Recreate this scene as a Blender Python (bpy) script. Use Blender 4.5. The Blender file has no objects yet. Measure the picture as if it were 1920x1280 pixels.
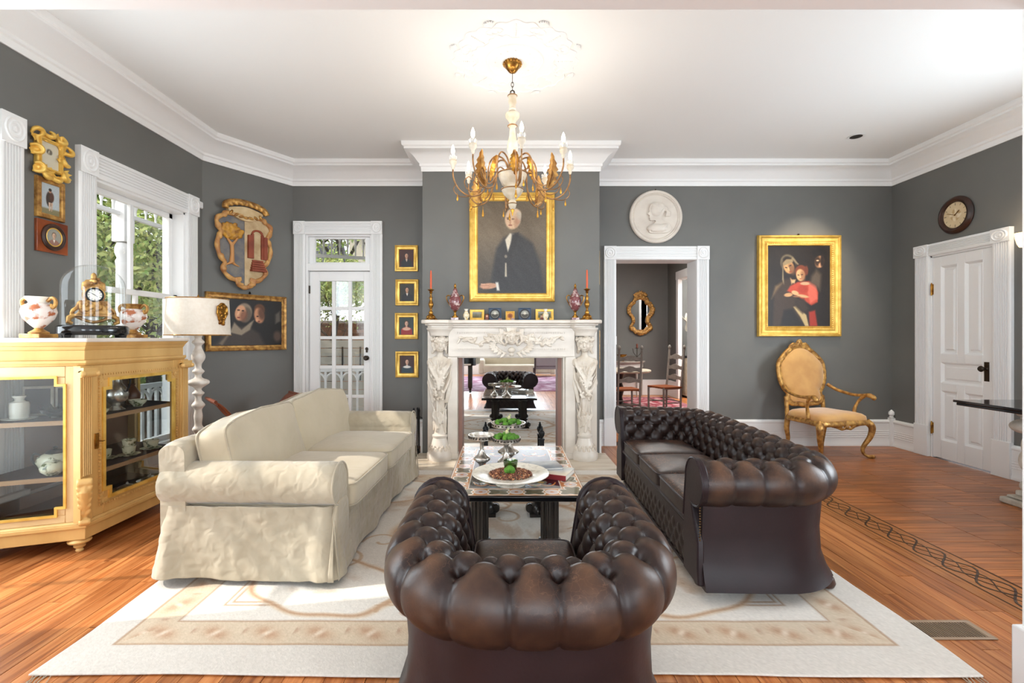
import bpy, math, random
import numpy as np
from math import sin, cos, pi, radians as R, sqrt
from mathutils import Vector, Matrix
random.seed(7); rng = np.random.default_rng(7)
SC = bpy.context.scene
COL = SC.collection
# ------------------------------------------------------------------ camera, world, sun, lights, exposure
CAMH = 1.38
cam = bpy.data.cameras.new('camera'); cam.lens = 900/1920*36; cam.sensor_width = 36; cam.clip_start = .05
cam.shift_x = (960-948)/1920; cam.shift_y = (633-640)/1920
co = bpy.data.objects.new('camera', cam); COL.objects.link(co)
co.location = (0, 0, CAMH); co.rotation_euler = (R(90), 0, 0)
SC.camera = co
vs = SC.view_settings
vs.view_transform = 'Standard'; vs.look = 'None'; vs.gamma = 1; vs.use_curve_mapping = False
vs.exposure = 0.32
w = bpy.data.worlds.new('world'); SC.world = w; w.use_nodes = True
nt = w.node_tree; bgn = nt.nodes['Background']
sky = nt.nodes.new('ShaderNodeTexSky'); sky.sky_type = 'HOSEK_WILKIE'; sky.turbidity = 5
sky.sun_direction = Vector((-.75, -.3, .62)).normalized()
mixw = nt.nodes.new('ShaderNodeMixRGB'); mixw.inputs[0].default_value = .72
mixw.inputs[2].default_value = (.92, .96, 1, 1)
nt.links.new(sky.outputs[0], mixw.inputs[1]); nt.links.new(mixw.outputs[0], bgn.inputs[0])
bgn.inputs[1].default_value = 2.6

def light(name, kind, loc, power, rot=(0,0,0), size=None, color=(1,1,1), **k):
    l = bpy.data.lights.new(name, kind); l.energy = power; l.color = color
    if kind == 'AREA':
        l.shape = 'RECTANGLE'; l.size, l.size_y = size
    for a, b in k.items(): setattr(l, a, b)
    o = bpy.data.objects.new(name, l); o.location = loc; o.rotation_euler = rot
    COL.objects.link(o); return o
sun = light('sun', 'SUN', (-8, 0, 8), 3.9, color=(1, .94, .86), angle=R(.6))
sun.rotation_euler = Vector((1, .17, -.80)).to_track_quat('-Z', 'Y').to_euler()
# daylight in the window openings of the room behind the camera
for i, x in enumerate((-1.9, .8, 3.5)):
    light('rear_window_light', 'AREA', (x, -7.02, 1.75), 150, (R(90), 0, 0), (1.5, 2.5), (.82, .92, 1))
for y in (-4.6, -2.0, .3):
    light('side_window_light', 'AREA', (-3.36, y, 1.6), 40, (0, R(-90), 0), (2.3, 1.1), (.82, .92, 1))
for y in (-4.0, -1.2):
    light('east_window_light', 'AREA', (4.98, y, 1.7), 60, (0, R(90), 0), (2.3, 1.3), (.82, .92, 1))
light('left_window_light', 'AREA', (-3.36, 2.55, 1.5), 52, (0, R(-90), 0), (2.2, 1.05), (.82, .92, 1))
light('right_fill_light', 'AREA', (4.985, 3.10, 1.75), 104, (0, R(90), 0), (1.9, 1.6), (.82, .92, 1))  # added off-frame fill lamp that brightens the ceiling from the right
light('dining_light', 'AREA', (2.6, 8.8, 3.45), 70, (0, 0, 0), (1.6, 1.6), (1, .95, .9))
light('side_room_light', 'AREA', (4.7, 9.6, 3.3), 110, (0, 0, 0), (1.0, 1.6), (1, .98, .95))

# ------------------------------------------------------------------ helpers
def lin(c):
    c = np.asarray(c, float)/255.
    return np.where(c <= .04045, c/12.92, ((c+.055)/1.055)**2.4)
def rgba(c): return (*[float(v) for v in lin(c)], 1.)
class N:                       # tiny node-graph helper
    def __init__(s, m): s.t = m.node_tree; s.n = s.t.nodes; s.l = s.t.links
    def new(s, ty, ins=None, **k):
        n = s.n.new(ty)
        for a, b in k.items(): setattr(n, a, b)
        for a, b in (ins or {}).items(): s.set(n, a, b)
        return n
    def set(s, n, a, b):
        if isinstance(b, bpy.types.NodeSocket): s.l.new(b, n.inputs[a])
        else: n.inputs[a].default_value = b
def mat(name, c, rough=.5, metal=0, c2=None, ns=6, nstretch=(1,1,1), ramp=(.35,.65), bump=0, bs=60, bstretch=(1,1,1), bd=.01, bdet=4., coat=0, sheen=0, emit=0, vcol=False, world=False, rand=0, spec=.5, trans=0, rough2=None, sss=0):
    m = bpy.data.materials.new(name); m.use_nodes = True; g = N(m)
    b = g.n['Principled BSDF']
    b.inputs['Roughness'].default_value = rough; b.inputs['Metallic'].default_value = metal
    b.inputs['Coat Weight'].default_value = coat; b.inputs['Sheen Weight'].default_value = sheen
    b.inputs['Specular IOR Level'].default_value = spec
    if trans: b.inputs['Transmission Weight'].default_value = trans
    crd = g.new('ShaderNodeNewGeometry').outputs['Position'] if world else g.new('ShaderNodeTexCoord').outputs['Object']
    base = None
    if vcol: base = g.new('ShaderNodeVertexColor', layer_name='Col').outputs[0]
    elif c2 is not None:
        mp = g.new('ShaderNodeMapping', {'Vector': crd, 'Scale': nstretch})
        no = g.new('ShaderNodeTexNoise', {'Vector': mp.outputs[0], 'Scale': ns, 'Detail': 6.})
        rm = g.new('ShaderNodeMapRange', {'Value': no.outputs[0], 'From Min': ramp[0], 'From Max': ramp[1]})
        mx = g.new('ShaderNodeMixRGB', {'Fac': rm.outputs[0], 'Color1': rgba(c), 'Color2': rgba(c2)})
        base = mx.outputs[0]
        if rough2 is not None:
            rr = g.new('ShaderNodeMapRange', {'Value': rm.outputs[0], 'To Min': rough, 'To Max': rough2})
            g.set(b, 'Roughness', rr.outputs[0])
    if rand:
        oi = g.new('ShaderNodeObjectInfo')
        rr = g.new('ShaderNodeMapRange', {'Value': oi.outputs['Random'], 'To Min': 1-rand, 'To Max': 1+rand})
        hs = g.new('ShaderNodeHueSaturation', {'Value': rr.outputs[0], 'Color': base if base else rgba(c)})
        base = hs.outputs[0]
    if base is not None: g.set(b, 'Base Color', base)
    else: b.inputs['Base Color'].default_value = rgba(c)
    if bump:
        mp = g.new('ShaderNodeMapping', {'Vector': crd, 'Scale': bstretch})
        no = g.new('ShaderNodeTexNoise', {'Vector': mp.outputs[0], 'Scale': bs, 'Detail': bdet, 'Distortion': .6 if bdet < 4 else 0.})
        bp = g.new('ShaderNodeBump', {'Height': no.outputs[0], 'Strength': bump, 'Distance': bd})
        g.set(b, 'Normal', bp.outputs[0])
    if emit:
        b.inputs['Emission Color'].default_value = rgba(c); b.inputs['Emission Strength'].default_value = emit
    return m
def glass_mat(name, tint=(255,255,255), fac=.06, rough=.0, f90=.7):
    m = bpy.data.materials.new(name); m.use_nodes = True; g = N(m); g.n.clear()
    out = g.new('ShaderNodeOutputMaterial')
    tr = g.new('ShaderNodeBsdfTransparent', {'Color': rgba(tint)}); gl = g.new('ShaderNodeBsdfGlossy', {'Roughness': rough})
    lw = g.new('ShaderNodeLayerWeight', {'Blend': .35})
    mr = g.new('ShaderNodeMapRange', {'Value': lw.outputs['Facing'], 'From Min': .3, 'From Max': 1., 'To Min': fac, 'To Max': f90})
    mx = g.new('ShaderNodeMixShader', {0: mr.outputs[0], 1: tr.outputs[0], 2: gl.outputs[0]})
    g.l.new(mx.outputs[0], out.inputs[0]); return m

# geometry: (V ndarray n x 3, F list of tuples)
def join(*gs):
    gs = [g for g in (gs[0] if len(gs) == 1 and isinstance(gs[0], list) else gs)]
    V = []; F = []; n = 0
    for v, f in gs:
        V.append(v); F += [tuple(i+n for i in q) for q in f]; n += len(v)
    return np.vstack(V), F
def xf(g, loc=(0,0,0), rot=(0,0,0), s=1):
    from mathutils import Euler
    M = np.array(Euler(rot).to_matrix()); sc = np.array(s if hasattr(s, '__len__') else (s,)*3, float)
    V = (g[0]*sc) @ M.T + np.array(loc, float)
    F = g[1]
    if sc.prod() < 0: F = [tuple(reversed(f)) for f in F]
    return V, F
def box(c, s):
    x, y, z = c; a, b, d = [q/2 for q in s]
    V = np.array([(x+i*a, y+j*b, z+k*d) for k in (-1,1) for j in (-1,1) for i in (-1,1)], float)
    return V, [(0,2,3,1),(4,5,7,6),(0,1,5,4),(2,6,7,3),(0,4,6,2),(1,3,7,5)]
def bx(x0, x1, y0, y1, z0, z1): return box(((x0+x1)/2,(y0+y1)/2,(z0+z1)/2), (abs(x1-x0),abs(y1-y0),abs(z1-z0)))
def gridf(P, cu=False, cv=False, flip=False):
    P = np.asarray(P, float); nu, nv = P.shape[:2]
    F = []
    for i in range(nu if cu else nu-1):
        i2 = (i+1) % nu
        for j in range(nv if cv else nv-1):
            j2 = (j+1) % nv
            q = (i*nv+j, i2*nv+j, i2*nv+j2, i*nv+j2)
            F.append(q[::-1] if flip else q)
    return P.reshape(-1, 3), F
def lathe(prof, seg=24, capped=True):
    prof = [(max(r, 1e-4), z) for r, z in prof]
    a = np.linspace(0, 2*pi, seg, endpoint=False)
    P = np.array([[(r*cos(t), r*sin(t), z) for r, z in prof] for t in a])
    V, F = gridf(P, cu=True)
    n = len(prof)
    if capped:
        F.append(tuple(i*n for i in range(seg))[::-1]); F.append(tuple(i*n+n-1 for i in range(seg)))
    return V, F
def tube(path, r, seg=8, closed=False):
    P = np.asarray(path, float); n = len(P)
    r = np.full(n, r, float) if not hasattr(r, '__len__') else np.asarray(r, float)
    if closed: T = np.roll(P, -1, 0)-np.roll(P, 1, 0)
    else: T = np.gradient(P, axis=0)
    T /= np.linalg.norm(T, axis=1)[:, None]+1e-12
    up = np.array((0, 0, 1.)) if abs(T[0][2]) < .9 else np.array((1., 0, 0))
    nrm = np.cross(T[0], up); nrm /= np.linalg.norm(nrm)
    a = np.linspace(0, 2*pi, seg, endpoint=False); rings = []
    for i in range(n):
        nrm = nrm - T[i]*np.dot(nrm, T[i]); nrm /= np.linalg.norm(nrm)+1e-12
        b = np.cross(T[i], nrm)
        rings.append(P[i]+r[i]*(np.outer(np.cos(a), nrm)+np.outer(np.sin(a), b)))
    V, F = gridf(np.array(rings), cu=closed, cv=True, flip=True)
    if not closed:
        F.append(tuple(range(seg))); F.append(tuple((n-1)*seg+i for i in range(seg))[::-1])
    return V, F
def sph(c, r, seg=12, rings=8):
    r = r if hasattr(r, '__len__') else (r,)*3
    th = np.linspace(0, pi, rings+1)[1:-1]; ph = np.linspace(0, 2*pi, seg, endpoint=False)
    V = [(0,0,1)]+[(sin(t)*cos(p), sin(t)*sin(p), cos(t)) for t in th for p in ph]+[(0,0,-1)]
    F = [(0, 1+j, 1+(j+1) % seg) for j in range(seg)]
    for i in range(len(th)-1):
        for j in range(seg):
            a = 1+i*seg+j; b = 1+i*seg+(j+1) % seg; F.append((a, a+seg, b+seg, b))
    l = len(V)-1; k = 1+(len(th)-1)*seg
    F += [(l, k+(j+1) % seg, k+j) for j in range(seg)]
    return np.array(V)*np.array(r)+np.array(c, float), F
def rsph(c, r, rot, seg=12, rings=8): return xf(sph((0,0,0), r, seg, rings), c, rot)
def prism(poly, d0, d1, plane='xz'):
    """polygon in a plane, extruded along the third axis"""
    n = len(poly); V = []
    for d in (d0, d1):
        for a, b in poly:
            V.append({'xz': (a, d, b), 'yz': (d, a, b), 'xy': (a, b, d)}[plane])
    ar = sum(poly[i][0]*poly[(i+1) % n][1]-poly[(i+1) % n][0]*poly[i][1] for i in range(n))
    F = [tuple(range(n)), tuple(range(n, 2*n))[::-1]]
    F += [(i, i+n, (i+1) % n+n, (i+1) % n) for i in range(n)]
    s = {'xz': -1, 'yz': 1, 'xy': 1}[plane]*(1 if ar > 0 else -1)*(1 if d1 > d0 else -1)
    if s > 0: F = [f[::-1] for f in F]
    return np.array(V, float), F
def sweep(path, prof, closed=False):
    """path 2D points (x,y); prof list of (offset to the right of travel, z); mitred"""
    P = [np.array(p, float) for p in path]; n = len(P); rows = []
    for i in range(n):
        def nr(a, b):
            d = b-a; d = d/np.linalg.norm(d); return np.array((d[1], -d[0]))
        if closed or 0 < i < n-1:
            n1 = nr(P[i-1], P[i]); n2 = nr(P[i], P[(i+1) % n]); m = n1+n2; m = m/np.dot(m, n1)
        else: m = nr(P[0], P[1]) if i == 0 else nr(P[-2], P[-1])
        rows.append([(P[i][0]+m[0]*o, P[i][1]+m[1]*o, z) for o, z in prof])
    k = len(prof); V, F = gridf(np.array(rows), cu=closed, cv=True)
    if not closed: F.append(tuple(range(k))); F.append(tuple((n-1)*k+i for i in range(k))[::-1])
    return V, F
def squad(w, d, h, e1=.3, e2=.3, nu=40, nv=20, crown=0):
    def c(a, e): return np.sign(np.cos(a))*np.abs(np.cos(a))**e
    def s(a, e): return np.sign(np.sin(a))*np.abs(np.sin(a))**e
    u = np.linspace(0, 2*pi, nu, endpoint=False); v = np.linspace(-pi/2, pi/2, nv)
    u = u - .18*np.sin(4*u)*e2; 
    U, Vv = np.meshgrid(u, v, indexing='ij')
    X = w/2*c(Vv, e1)*c(U, e2); Y = d/2*c(Vv, e1)*s(U, e2); Z = h/2*s(Vv, e1)
    if crown: Z = Z + np.sign(Z)*crown*(1-(2*X/w)**2)*(1-(2*Y/d)**2)
    return gridf(np.stack([X, Y, Z], -1), cu=True)
def link(name, geo, m=None, parent=None, smooth=35, bevel=0, kind=None, loc=None, rot=None, col=None, seg=2):
    V, F = geo
    me = bpy.data.meshes.new(name); me.from_pydata(V.tolist() if hasattr(V, 'tolist') else V, [], F)
    if smooth:
        me.polygons.foreach_set('use_smooth', [True]*len(me.polygons))
        me.set_sharp_from_angle(angle=R(smooth))
    if m: me.materials.append(m)
    if col is not None:
        at = me.color_attributes.new('Col', 'FLOAT_COLOR', 'POINT')
        c4 = np.ones((len(me.vertices), 4), np.float32); c4[:, :3] = np.asarray(col).reshape(-1, 3)
        at.data.foreach_set('color', c4.ravel())
    me.update()
    o = bpy.data.objects.new(name, me); COL.objects.link(o)
    if parent is not None: o.parent = parent
    if loc is not None: o.location = loc
    if rot is not None: o.rotation_euler = rot
    if bevel:
        b = o.modifiers.new('b', 'BEVEL'); b.width = bevel; b.segments = seg; b.limit_method = 'ANGLE'; b.angle_limit = R(40)
    if kind: o['kind'] = kind
    return o
def carve(name, gs, m, parent=None, vox=.006, sm=2, **k):
    o = link(name, join(gs) if isinstance(gs, list) else gs, m, parent, **k)
    r = o.modifiers.new('r', 'REMESH'); r.mode = 'VOXEL'; r.voxel_size = vox; r.use_smooth_shade = True
    if sm: s = o.modifiers.new('s', 'SMOOTH'); s.factor = .5; s.iterations = sm
    return o
def tag(o, label, cat, group=None):
    o['label'] = label; o['category'] = cat
    if group: o['group'] = group
    return o
def thing(name, label, cat, loc=(0,0,0), rz=0, group=None, rot=None):
    o = bpy.data.objects.new(name, None); o.empty_display_size = .05; COL.objects.link(o)
    o.location = loc; o.rotation_euler = rot if rot else (0, 0, rz)
    return tag(o, label, cat, group)
def struct(name, geo, m, **k): return link(name, geo, m, kind='structure', **k)
def sroot(name, loc=(0,0,0), rz=0):
    o = bpy.data.objects.new(name, None); COL.objects.link(o); o.location = loc; o.rotation_euler = (0,0,rz); o['kind'] = 'structure'
    return o
def copy_tree(o, parent=None, label=None, loc=None, rot=None):
    kids = [c for c in COL.objects if c.parent == o]
    c = o.copy(); COL.objects.link(c); c.parent = parent
    if loc is not None: c.location = loc
    if rot is not None: c.rotation_euler = rot
    if label: c['label'] = label
    for k in kids: copy_tree(k, c)
    return c
def wav(X, Y, Z=0, seed=0, k=1.0, oct=4):
    """cheap smooth pseudo-noise"""
    r = np.random.default_rng(seed); out = 0; a = 1
    for o in range(oct):
        for _ in range(3):
            d = r.normal(size=3); d /= np.linalg.norm(d); f = k*(2**o)*r.uniform(.7, 1.3)
            out = out + a*np.sin((X*d[0]+Y*d[1]+Z*d[2])*f+r.uniform(0, 6.28))
        a *= .55
    return out/4
# ---- small raster painter: pictures become colours on the vertices of a fine flat grid
class Pic:
    def __init__(s, W, H, bg):
        s.W, s.H = W, H; s.a = np.zeros((H, W, 3))+np.array(bg, float)
        s.X, s.Y = np.meshgrid(np.linspace(0, 1, W), np.linspace(0, 1, H))
    def mix(s, m, c, a=1):
        m = (np.clip(m, 0, 1)*a)[..., None]; s.a = s.a*(1-m)+np.array(c, float)*m
    def ell(s, cx, cy, rx, ry, c, soft=.15, ang=0, a=1):
        asp = s.H/s.W; dx = (s.X-cx); dy = (s.Y-cy)*asp; ry = ry*asp
        ca, sa = cos(R(ang)), sin(R(ang)); u = dx*ca+dy*sa; v = -dx*sa+dy*ca
        d = np.sqrt((u/rx)**2+(v/ry)**2); s.mix((1-d)/soft+.5, c, a)
    def poly(s, pts, c, soft=.008, a=1):
        pts = np.array(pts, float); n = len(pts); ins = np.zeros_like(s.X, bool); dm = np.full_like(s.X, 9.)
        for i in range(n):
            x0, y0 = pts[i]; x1, y1 = pts[(i+1) % n]
            cond = ((y0 > s.Y) != (y1 > s.Y)) & (s.X < (x1-x0)*(s.Y-y0)/((y1-y0) if y1 != y0 else 1e-9)+x0); ins ^= cond
            L = (x1-x0)**2+(y1-y0)**2+1e-12; t = np.clip(((s.X-x0)*(x1-x0)+(s.Y-y0)*(y1-y0))/L, 0, 1)
            dm = np.minimum(dm, np.hypot(s.X-x0-t*(x1-x0), s.Y-y0-t*(y1-y0)))
        s.mix(np.where(ins, dm, -dm)/soft+.5, c, a)
    def line(s, pts, wd, c, a=1):
        dm = np.full_like(s.X, 9.)
        for (x0, y0), (x1, y1) in zip(pts[:-1], pts[1:]):
            L = (x1-x0)**2+(y1-y0)**2+1e-12; t = np.clip(((s.X-x0)*(x1-x0)+(s.Y-y0)*(y1-y0))/L, 0, 1)
            dm = np.minimum(dm, np.hypot(s.X-x0-t*(x1-x0), s.Y-y0-t*(y1-y0)))
        s.mix((wd/2-dm)/(wd*.4)+.5, c, a)
    def noise(s, amt, k=12, seed=1): s.a += (wav(s.X, s.Y*s.H/s.W, 0, seed, k)*amt)[..., None]
    def grain(s, amt): s.a += rng.normal(size=s.a.shape[:2])[..., None]*amt
    def obj(s, name, w, h, m, parent, loc=(0,0,0), rot=(0,0,0)):
        """flat panel in local xz plane facing -y"""
        c = lin(np.clip(s.a, 0, 255))
        P = np.stack([(s.X-.5)*w, 0*s.X, (.5-s.Y)*h], -1)
        return link(name, gridf(P, flip=True), m, parent, smooth=0, loc=loc, rot=rot, col=c.reshape(-1, 3))
def rect_frame(name, w, h, prof, m, parent, **k):
    """mitred frame in local xz plane facing -y; prof = (inset from outer edge, y) points; w,h outer size"""
    rows = []
    for sx, sz in ((-1,-1),(1,-1),(1,1),(-1,1)):
        rows.append([(sx*(w/2-i), y, sz*(h/2-i)) for i, y in prof])
    return link(name, gridf(np.array(rows), cu=True, cv=True), m, parent, **k)
# ------------------------------------------------------------------ materials
M = {}
M['wall'] = mat('grey_wall_paint', (106,106,103), .6, c2=(112,112,108), ns=1.5, bump=.05, bs=220, world=True)
M['white'] = mat('white_trim_paint', (238,238,237), .38)
M['ceil'] = mat('ceiling_paint', (243,243,241), .8, world=True)
M['crown'] = mat('crown_paint', (246,246,245), .5)
def plank_mat(name, ca, cb, cc, ax, rough=.28):
    m = bpy.data.materials.new(name); m.use_nodes = True; g = N(m); b = g.n['Principled BSDF']
    pos = g.new('ShaderNodeNewGeometry').outputs['Position']; oi = g.new('ShaderNodeObjectInfo')
    off = g.new('ShaderNodeVectorMath', {0: pos}, operation='ADD')
    cmb = g.new('ShaderNodeCombineXYZ', {0: oi.outputs['Random'], 1: oi.outputs['Random'], 2: oi.outputs['Random']})
    sc = g.new('ShaderNodeVectorMath', {0: cmb.outputs[0], 1: (37,53,11)}, operation='MULTIPLY'); g.set(off, 1, sc.outputs[0])
    st = (22, 1.1, 1) if ax == 'y' else (1.6, 26, 1)
    mp = g.new('ShaderNodeMapping', {'Vector': off.outputs[0], 'Scale': st})
    no = g.new('ShaderNodeTexNoise', {'Vector': mp.outputs[0], 'Scale': 1.6, 'Detail': 7., 'Roughness': .62, 'Distortion': .5})
    rp = g.new('ShaderNodeValToRGB', {'Fac': no.outputs[0]})
    e = rp.color_ramp.elements; e[0].position = .28; e[0].color = rgba(cb); e[1].position = .62; e[1].color = rgba(ca)
    x = e.new(.45); x.color = rgba(cc)
    mr = g.new('ShaderNodeMapRange', {'Value': oi.outputs['Random'], 'To Min': .78, 'To Max': 1.18})
    hs = g.new('ShaderNodeHueSaturation', {'Value': mr.outputs[0], 'Color': rp.outputs[0]})
    big = g.new('ShaderNodeTexNoise', {'Vector': pos, 'Scale': 1.3, 'Detail': 3.})
    mr2 = g.new('ShaderNodeMapRange', {'Value': big.outputs[0], 'From Min': .3, 'From Max': .7, 'To Min': .82, 'To Max': 1.1})
    hs2 = g.new('ShaderNodeHueSaturation', {'Value': mr2.outputs[0], 'Color': hs.outputs[0]})
    g.set(b, 'Base Color', hs2.outputs[0])
    rr = g.new('ShaderNodeMapRange', {'Value': big.outputs[0], 'To Min': rough-.05, 'To Max': rough+.12}); g.set(b, 'Roughness', rr.outputs[0])
    bp = g.new('ShaderNodeBump', {'Height': no.outputs[0], 'Strength': .12, 'Distance': .003}); g.set(b, 'Normal', bp.outputs[0])
    return m
M['plank'] = plank_mat('heart_pine_planks', (200,132,78), (116,60,28), (174,102,52), 'y')
M['parq'] = plank_mat('oak_parquet', (188,118,68), (112,62,34), (158,94,50), 'x', .3)
M['gap'] = mat('floor_gap', (52,28,14), .7)
M['border'] = mat('inlay_border_wood', (176,112,58), .3, c2=(140,82,38), ns=5, nstretch=(12,1,1), world=True)
M['inlay'] = mat('dark_inlay', (62,40,26), .35)
def leather(name, base, warm, scuff):
    m = bpy.data.materials.new(name); m.use_nodes = True; g = N(m); b = g.n['Principled BSDF']
    crd = g.new('ShaderNodeTexCoord').outputs['Object']
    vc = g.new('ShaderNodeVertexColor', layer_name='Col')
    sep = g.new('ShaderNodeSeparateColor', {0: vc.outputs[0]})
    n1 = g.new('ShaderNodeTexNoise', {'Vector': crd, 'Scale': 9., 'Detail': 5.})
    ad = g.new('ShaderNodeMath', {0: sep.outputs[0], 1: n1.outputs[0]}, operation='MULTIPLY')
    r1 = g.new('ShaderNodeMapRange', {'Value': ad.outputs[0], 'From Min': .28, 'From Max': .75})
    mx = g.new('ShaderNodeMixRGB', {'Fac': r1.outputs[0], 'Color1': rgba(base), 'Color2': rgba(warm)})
    vo = g.new('ShaderNodeTexVoronoi', {'Vector': crd, 'Scale': 34.}, feature='DISTANCE_TO_EDGE')
    nd = g.new('ShaderNodeTexNoise', {'Vector': crd, 'Scale': 14., 'Detail': 3.})
    mv = g.new('ShaderNodeVectorMath', {0: crd, 1: nd.outputs['Color']}, operation='MULTIPLY_ADD'); mv.inputs[1].default_value = (1,1,1)
    wv = g.new('ShaderNodeVectorMath', {0: nd.outputs['Color'], 1: (.12,.12,.12)}, operation='MULTIPLY')
    av = g.new('ShaderNodeVectorMath', {0: crd, 1: wv.outputs[0]}, operation='ADD'); g.set(vo, 'Vector', av.outputs[0])
    g.n.remove(mv)
    r2 = g.new('ShaderNodeMapRange', {'Value': vo.outputs[0], 'From Min': .0, 'From Max': .028, 'To Min': 1., 'To Max': 0.})
    n3 = g.new('ShaderNodeTexNoise', {'Vector': crd, 'Scale': 5., 'Detail': 4.})
    r3 = g.new('ShaderNodeMapRange', {'Value': n3.outputs[0], 'From Min': .45, 'From Max': .6})
    k1 = g.new('ShaderNodeMath', {0: r2.outputs[0], 1: sep.outputs[1]}, operation='MULTIPLY')
    k2 = g.new('ShaderNodeMath', {0: k1.outputs[0], 1: r3.outputs[0]}, operation='MULTIPLY')
    m2 = g.new('ShaderNodeMixRGB', {'Fac': k2.outputs[0], 'Color1': mx.outputs[0], 'Color2': rgba(scuff)})
    g.set(b, 'Base Color', m2.outputs[0])
    rr = g.new('ShaderNodeMapRange', {'Value': n1.outputs[0], 'To Min': .30, 'To Max': .48}); g.set(b, 'Roughness', rr.outputs[0])
    nb = g.new('ShaderNodeTexNoise', {'Vector': crd, 'Scale': 55., 'Detail': 6.})
    bp = g.new('ShaderNodeBump', {'Height': nb.outputs[0], 'Strength': .14, 'Distance': .004}); g.set(b, 'Normal', bp.outputs[0])
    b.inputs['Specular IOR Level'].default_value = .38
    return m
M['lea'] = leather('brown_leather', (38,24,20), (92,63,43), (150,108,84))
M['lea2'] = mat('dark_leather_panel', (30,18,20), .42, spec=.28, c2=(38,24,26), ns=5, bump=.12, bs=70, bd=.004)
M['nail'] = mat('brass_nails', (120,95,60), .35, .9)
M['linen'] = mat('cream_linen', (172,160,138), .9, c2=(160,147,124), ns=4, bump=.5, bs=15, bd=.022, bdet=1.2, sheen=.3)
M['linen2'] = mat('cream_linen_cushion', (184,170,145), .9, c2=(174,160,134), ns=3, bump=.3, bs=9, bd=.02, bdet=1.5, sheen=.3)
M['marble'] = mat('white_marble', (224,215,203), .33, c2=(205,194,182), ns=3.2, nstretch=(1,1,1.6), ramp=(.45,.75), bump=.05, bs=30)
M['marble_c'] = mat('carved_marble', (224,214,200), .42, c2=(206,192,174), ns=7, ramp=(.4,.7))
M['travertine'] = mat('hearth_stone', (214,202,184), .4, c2=(196,180,158), ns=3, nstretch=(1,5,1), world=True)
M['gold'] = mat('gilt_frame', (240,200,104), .34, .45, c2=(216,168,72), ns=14)
M['gold2'] = mat('antique_gilt', (208,160,86), .4, .45, c2=(136,92,46), ns=22)
M['goldcan'] = mat('gilt_wood_cabinet', (218,178,112), .45, .12, c2=(198,156,92), ns=4, nstretch=(1,1,.2))
M['goldp'] = mat('pale_gilt_wood', (218,190,142), .5, .05, c2=(204,172,122), ns=3, nstretch=(1,1,.2))
M['brass'] = mat('old_brass', (190,142,64), .28, .9, c2=(120,78,34), ns=18)
M['bronze'] = mat('dark_bronze', (58,50,42), .4, .8)
M['silver'] = mat('tarnished_silver', (226,220,210), .26, .85, c2=(168,160,150), ns=30)
M['iron'] = mat('black_iron', (28,28,30), .45, .5)
M['black'] = mat('black_lacquer', (16,16,18), .18, coat=.4)
M['ebony'] = mat('ebonised_wood', (26,22,20), .3, c2=(40,32,26), ns=12)
M['mahog'] = mat('red_mahogany', (158,80,38), .3, c2=(104,44,20), ns=4, nstretch=(1,8,1), coat=.3)
M['walnut'] = mat('dark_walnut', (62,34,22), .35, c2=(40,22,14), ns=8)
M['shelfw'] = mat('cabinet_shelf_wood', (190,150,110), .5, c2=(172,130,92), ns=4)
M['cabin'] = mat('cabinet_interior', (156,128,112), .7, c2=(140,112,98), ns=3)
M['baize'] = mat('dark_shelf_cloth', (52,38,42), .9)
M['porc'] = mat('white_porcelain', (232,226,212), .2, coat=.3)
M['vcol'] = mat('painted', (255,255,255), .5, vcol=True)
M['oil'] = mat('varnished_oil_paint', (255,255,255), .48, vcol=True, bump=.08, bs=120, bd=.002)
M['mosaic'] = mat('pietra_dura_top', (255,255,255), .1, vcol=True, coat=.5)
M['rug'] = mat('woven_rug', (255,255,255), .95, vcol=True, bump=.3, bs=180, bd=.004, sheen=.2)
M['cream'] = mat('cream_painted_wood', (222,212,194), .5, c2=(200,186,160), ns=16)
M['rust'] = mat('gilded_iron', (168,124,76), .45, .4, c2=(116,84,52), ns=25)
M['leafgold'] = mat('gilt_leaf', (222,168,66), .35, .75, c2=(150,98,44), ns=18)
M['candle'] = mat('orange_candle', (214,92,52), .5)
M['bulb'] = mat('lit_bulb', (255,236,200), .3, emit=14)
M['glass'] = glass_mat('clear_glass')
M['cabglass'] = glass_mat('cabinet_glass', (236,239,240), .045, f90=.4)
M['green'] = mat('moss_green', (96,146,44), .9, c2=(60,104,26), ns=30, bump=.6, bs=90)
M['mirror'] = mat('mirror', (232,234,235), .015, 1)
M['shade'] = mat('linen_lampshade', (232,222,208), .85, c2=(226,214,198), ns=40, emit=0)
M['turned'] = mat('white_turned_wood', (226,220,212), .45, c2=(206,196,184), ns=20)
M['velvet'] = mat('mustard_velvet', (214,164,96), .85, c2=(196,144,80), ns=5, sheen=.6)
M['red'] = mat('purple_griotte_marble', (122,66,70), .22, c2=(216,196,190), ns=18, ramp=(.52,.66), coat=.4)
M['greypaint'] = mat('grey_painted_wood', (168,160,150), .55, c2=(150,142,132), ns=12)
M['rush'] = mat('brown_seat_leather', (156,84,42), .5)
M['rugred'] = mat('red_persian_rug', (142,52,64), .95, c2=(188,150,150), ns=7, ramp=(.5,.56))
M['rugpur'] = mat('pale_purple_rug', (120,66,92), .95, c2=(172,146,158), ns=3, ramp=(.45,.6))
M['stone'] = mat('weathered_stone', (222,217,206), .85, c2=(184,176,162), ns=9, bump=.5, bs=40)
M['brick'] = mat('brick', (150,100,80), .9, c2=(190,160,140), ns=14)
M['bark'] = mat('tree_bark', (62,52,44), .9, c2=(40,34,30), ns=14, bump=.6, bs=30, bd=.03)
M['leaf'] = mat('tree_leaves', (126,160,80), .6, c2=(204,206,132), ns=5, world=True, spec=.3)
M['outground'] = mat('paving_outside', (170,160,148), .9, c2=(130,122,108), ns=3, world=True)
M['hair'] = mat('tan_leather', (120,70,50), .6)

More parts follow.
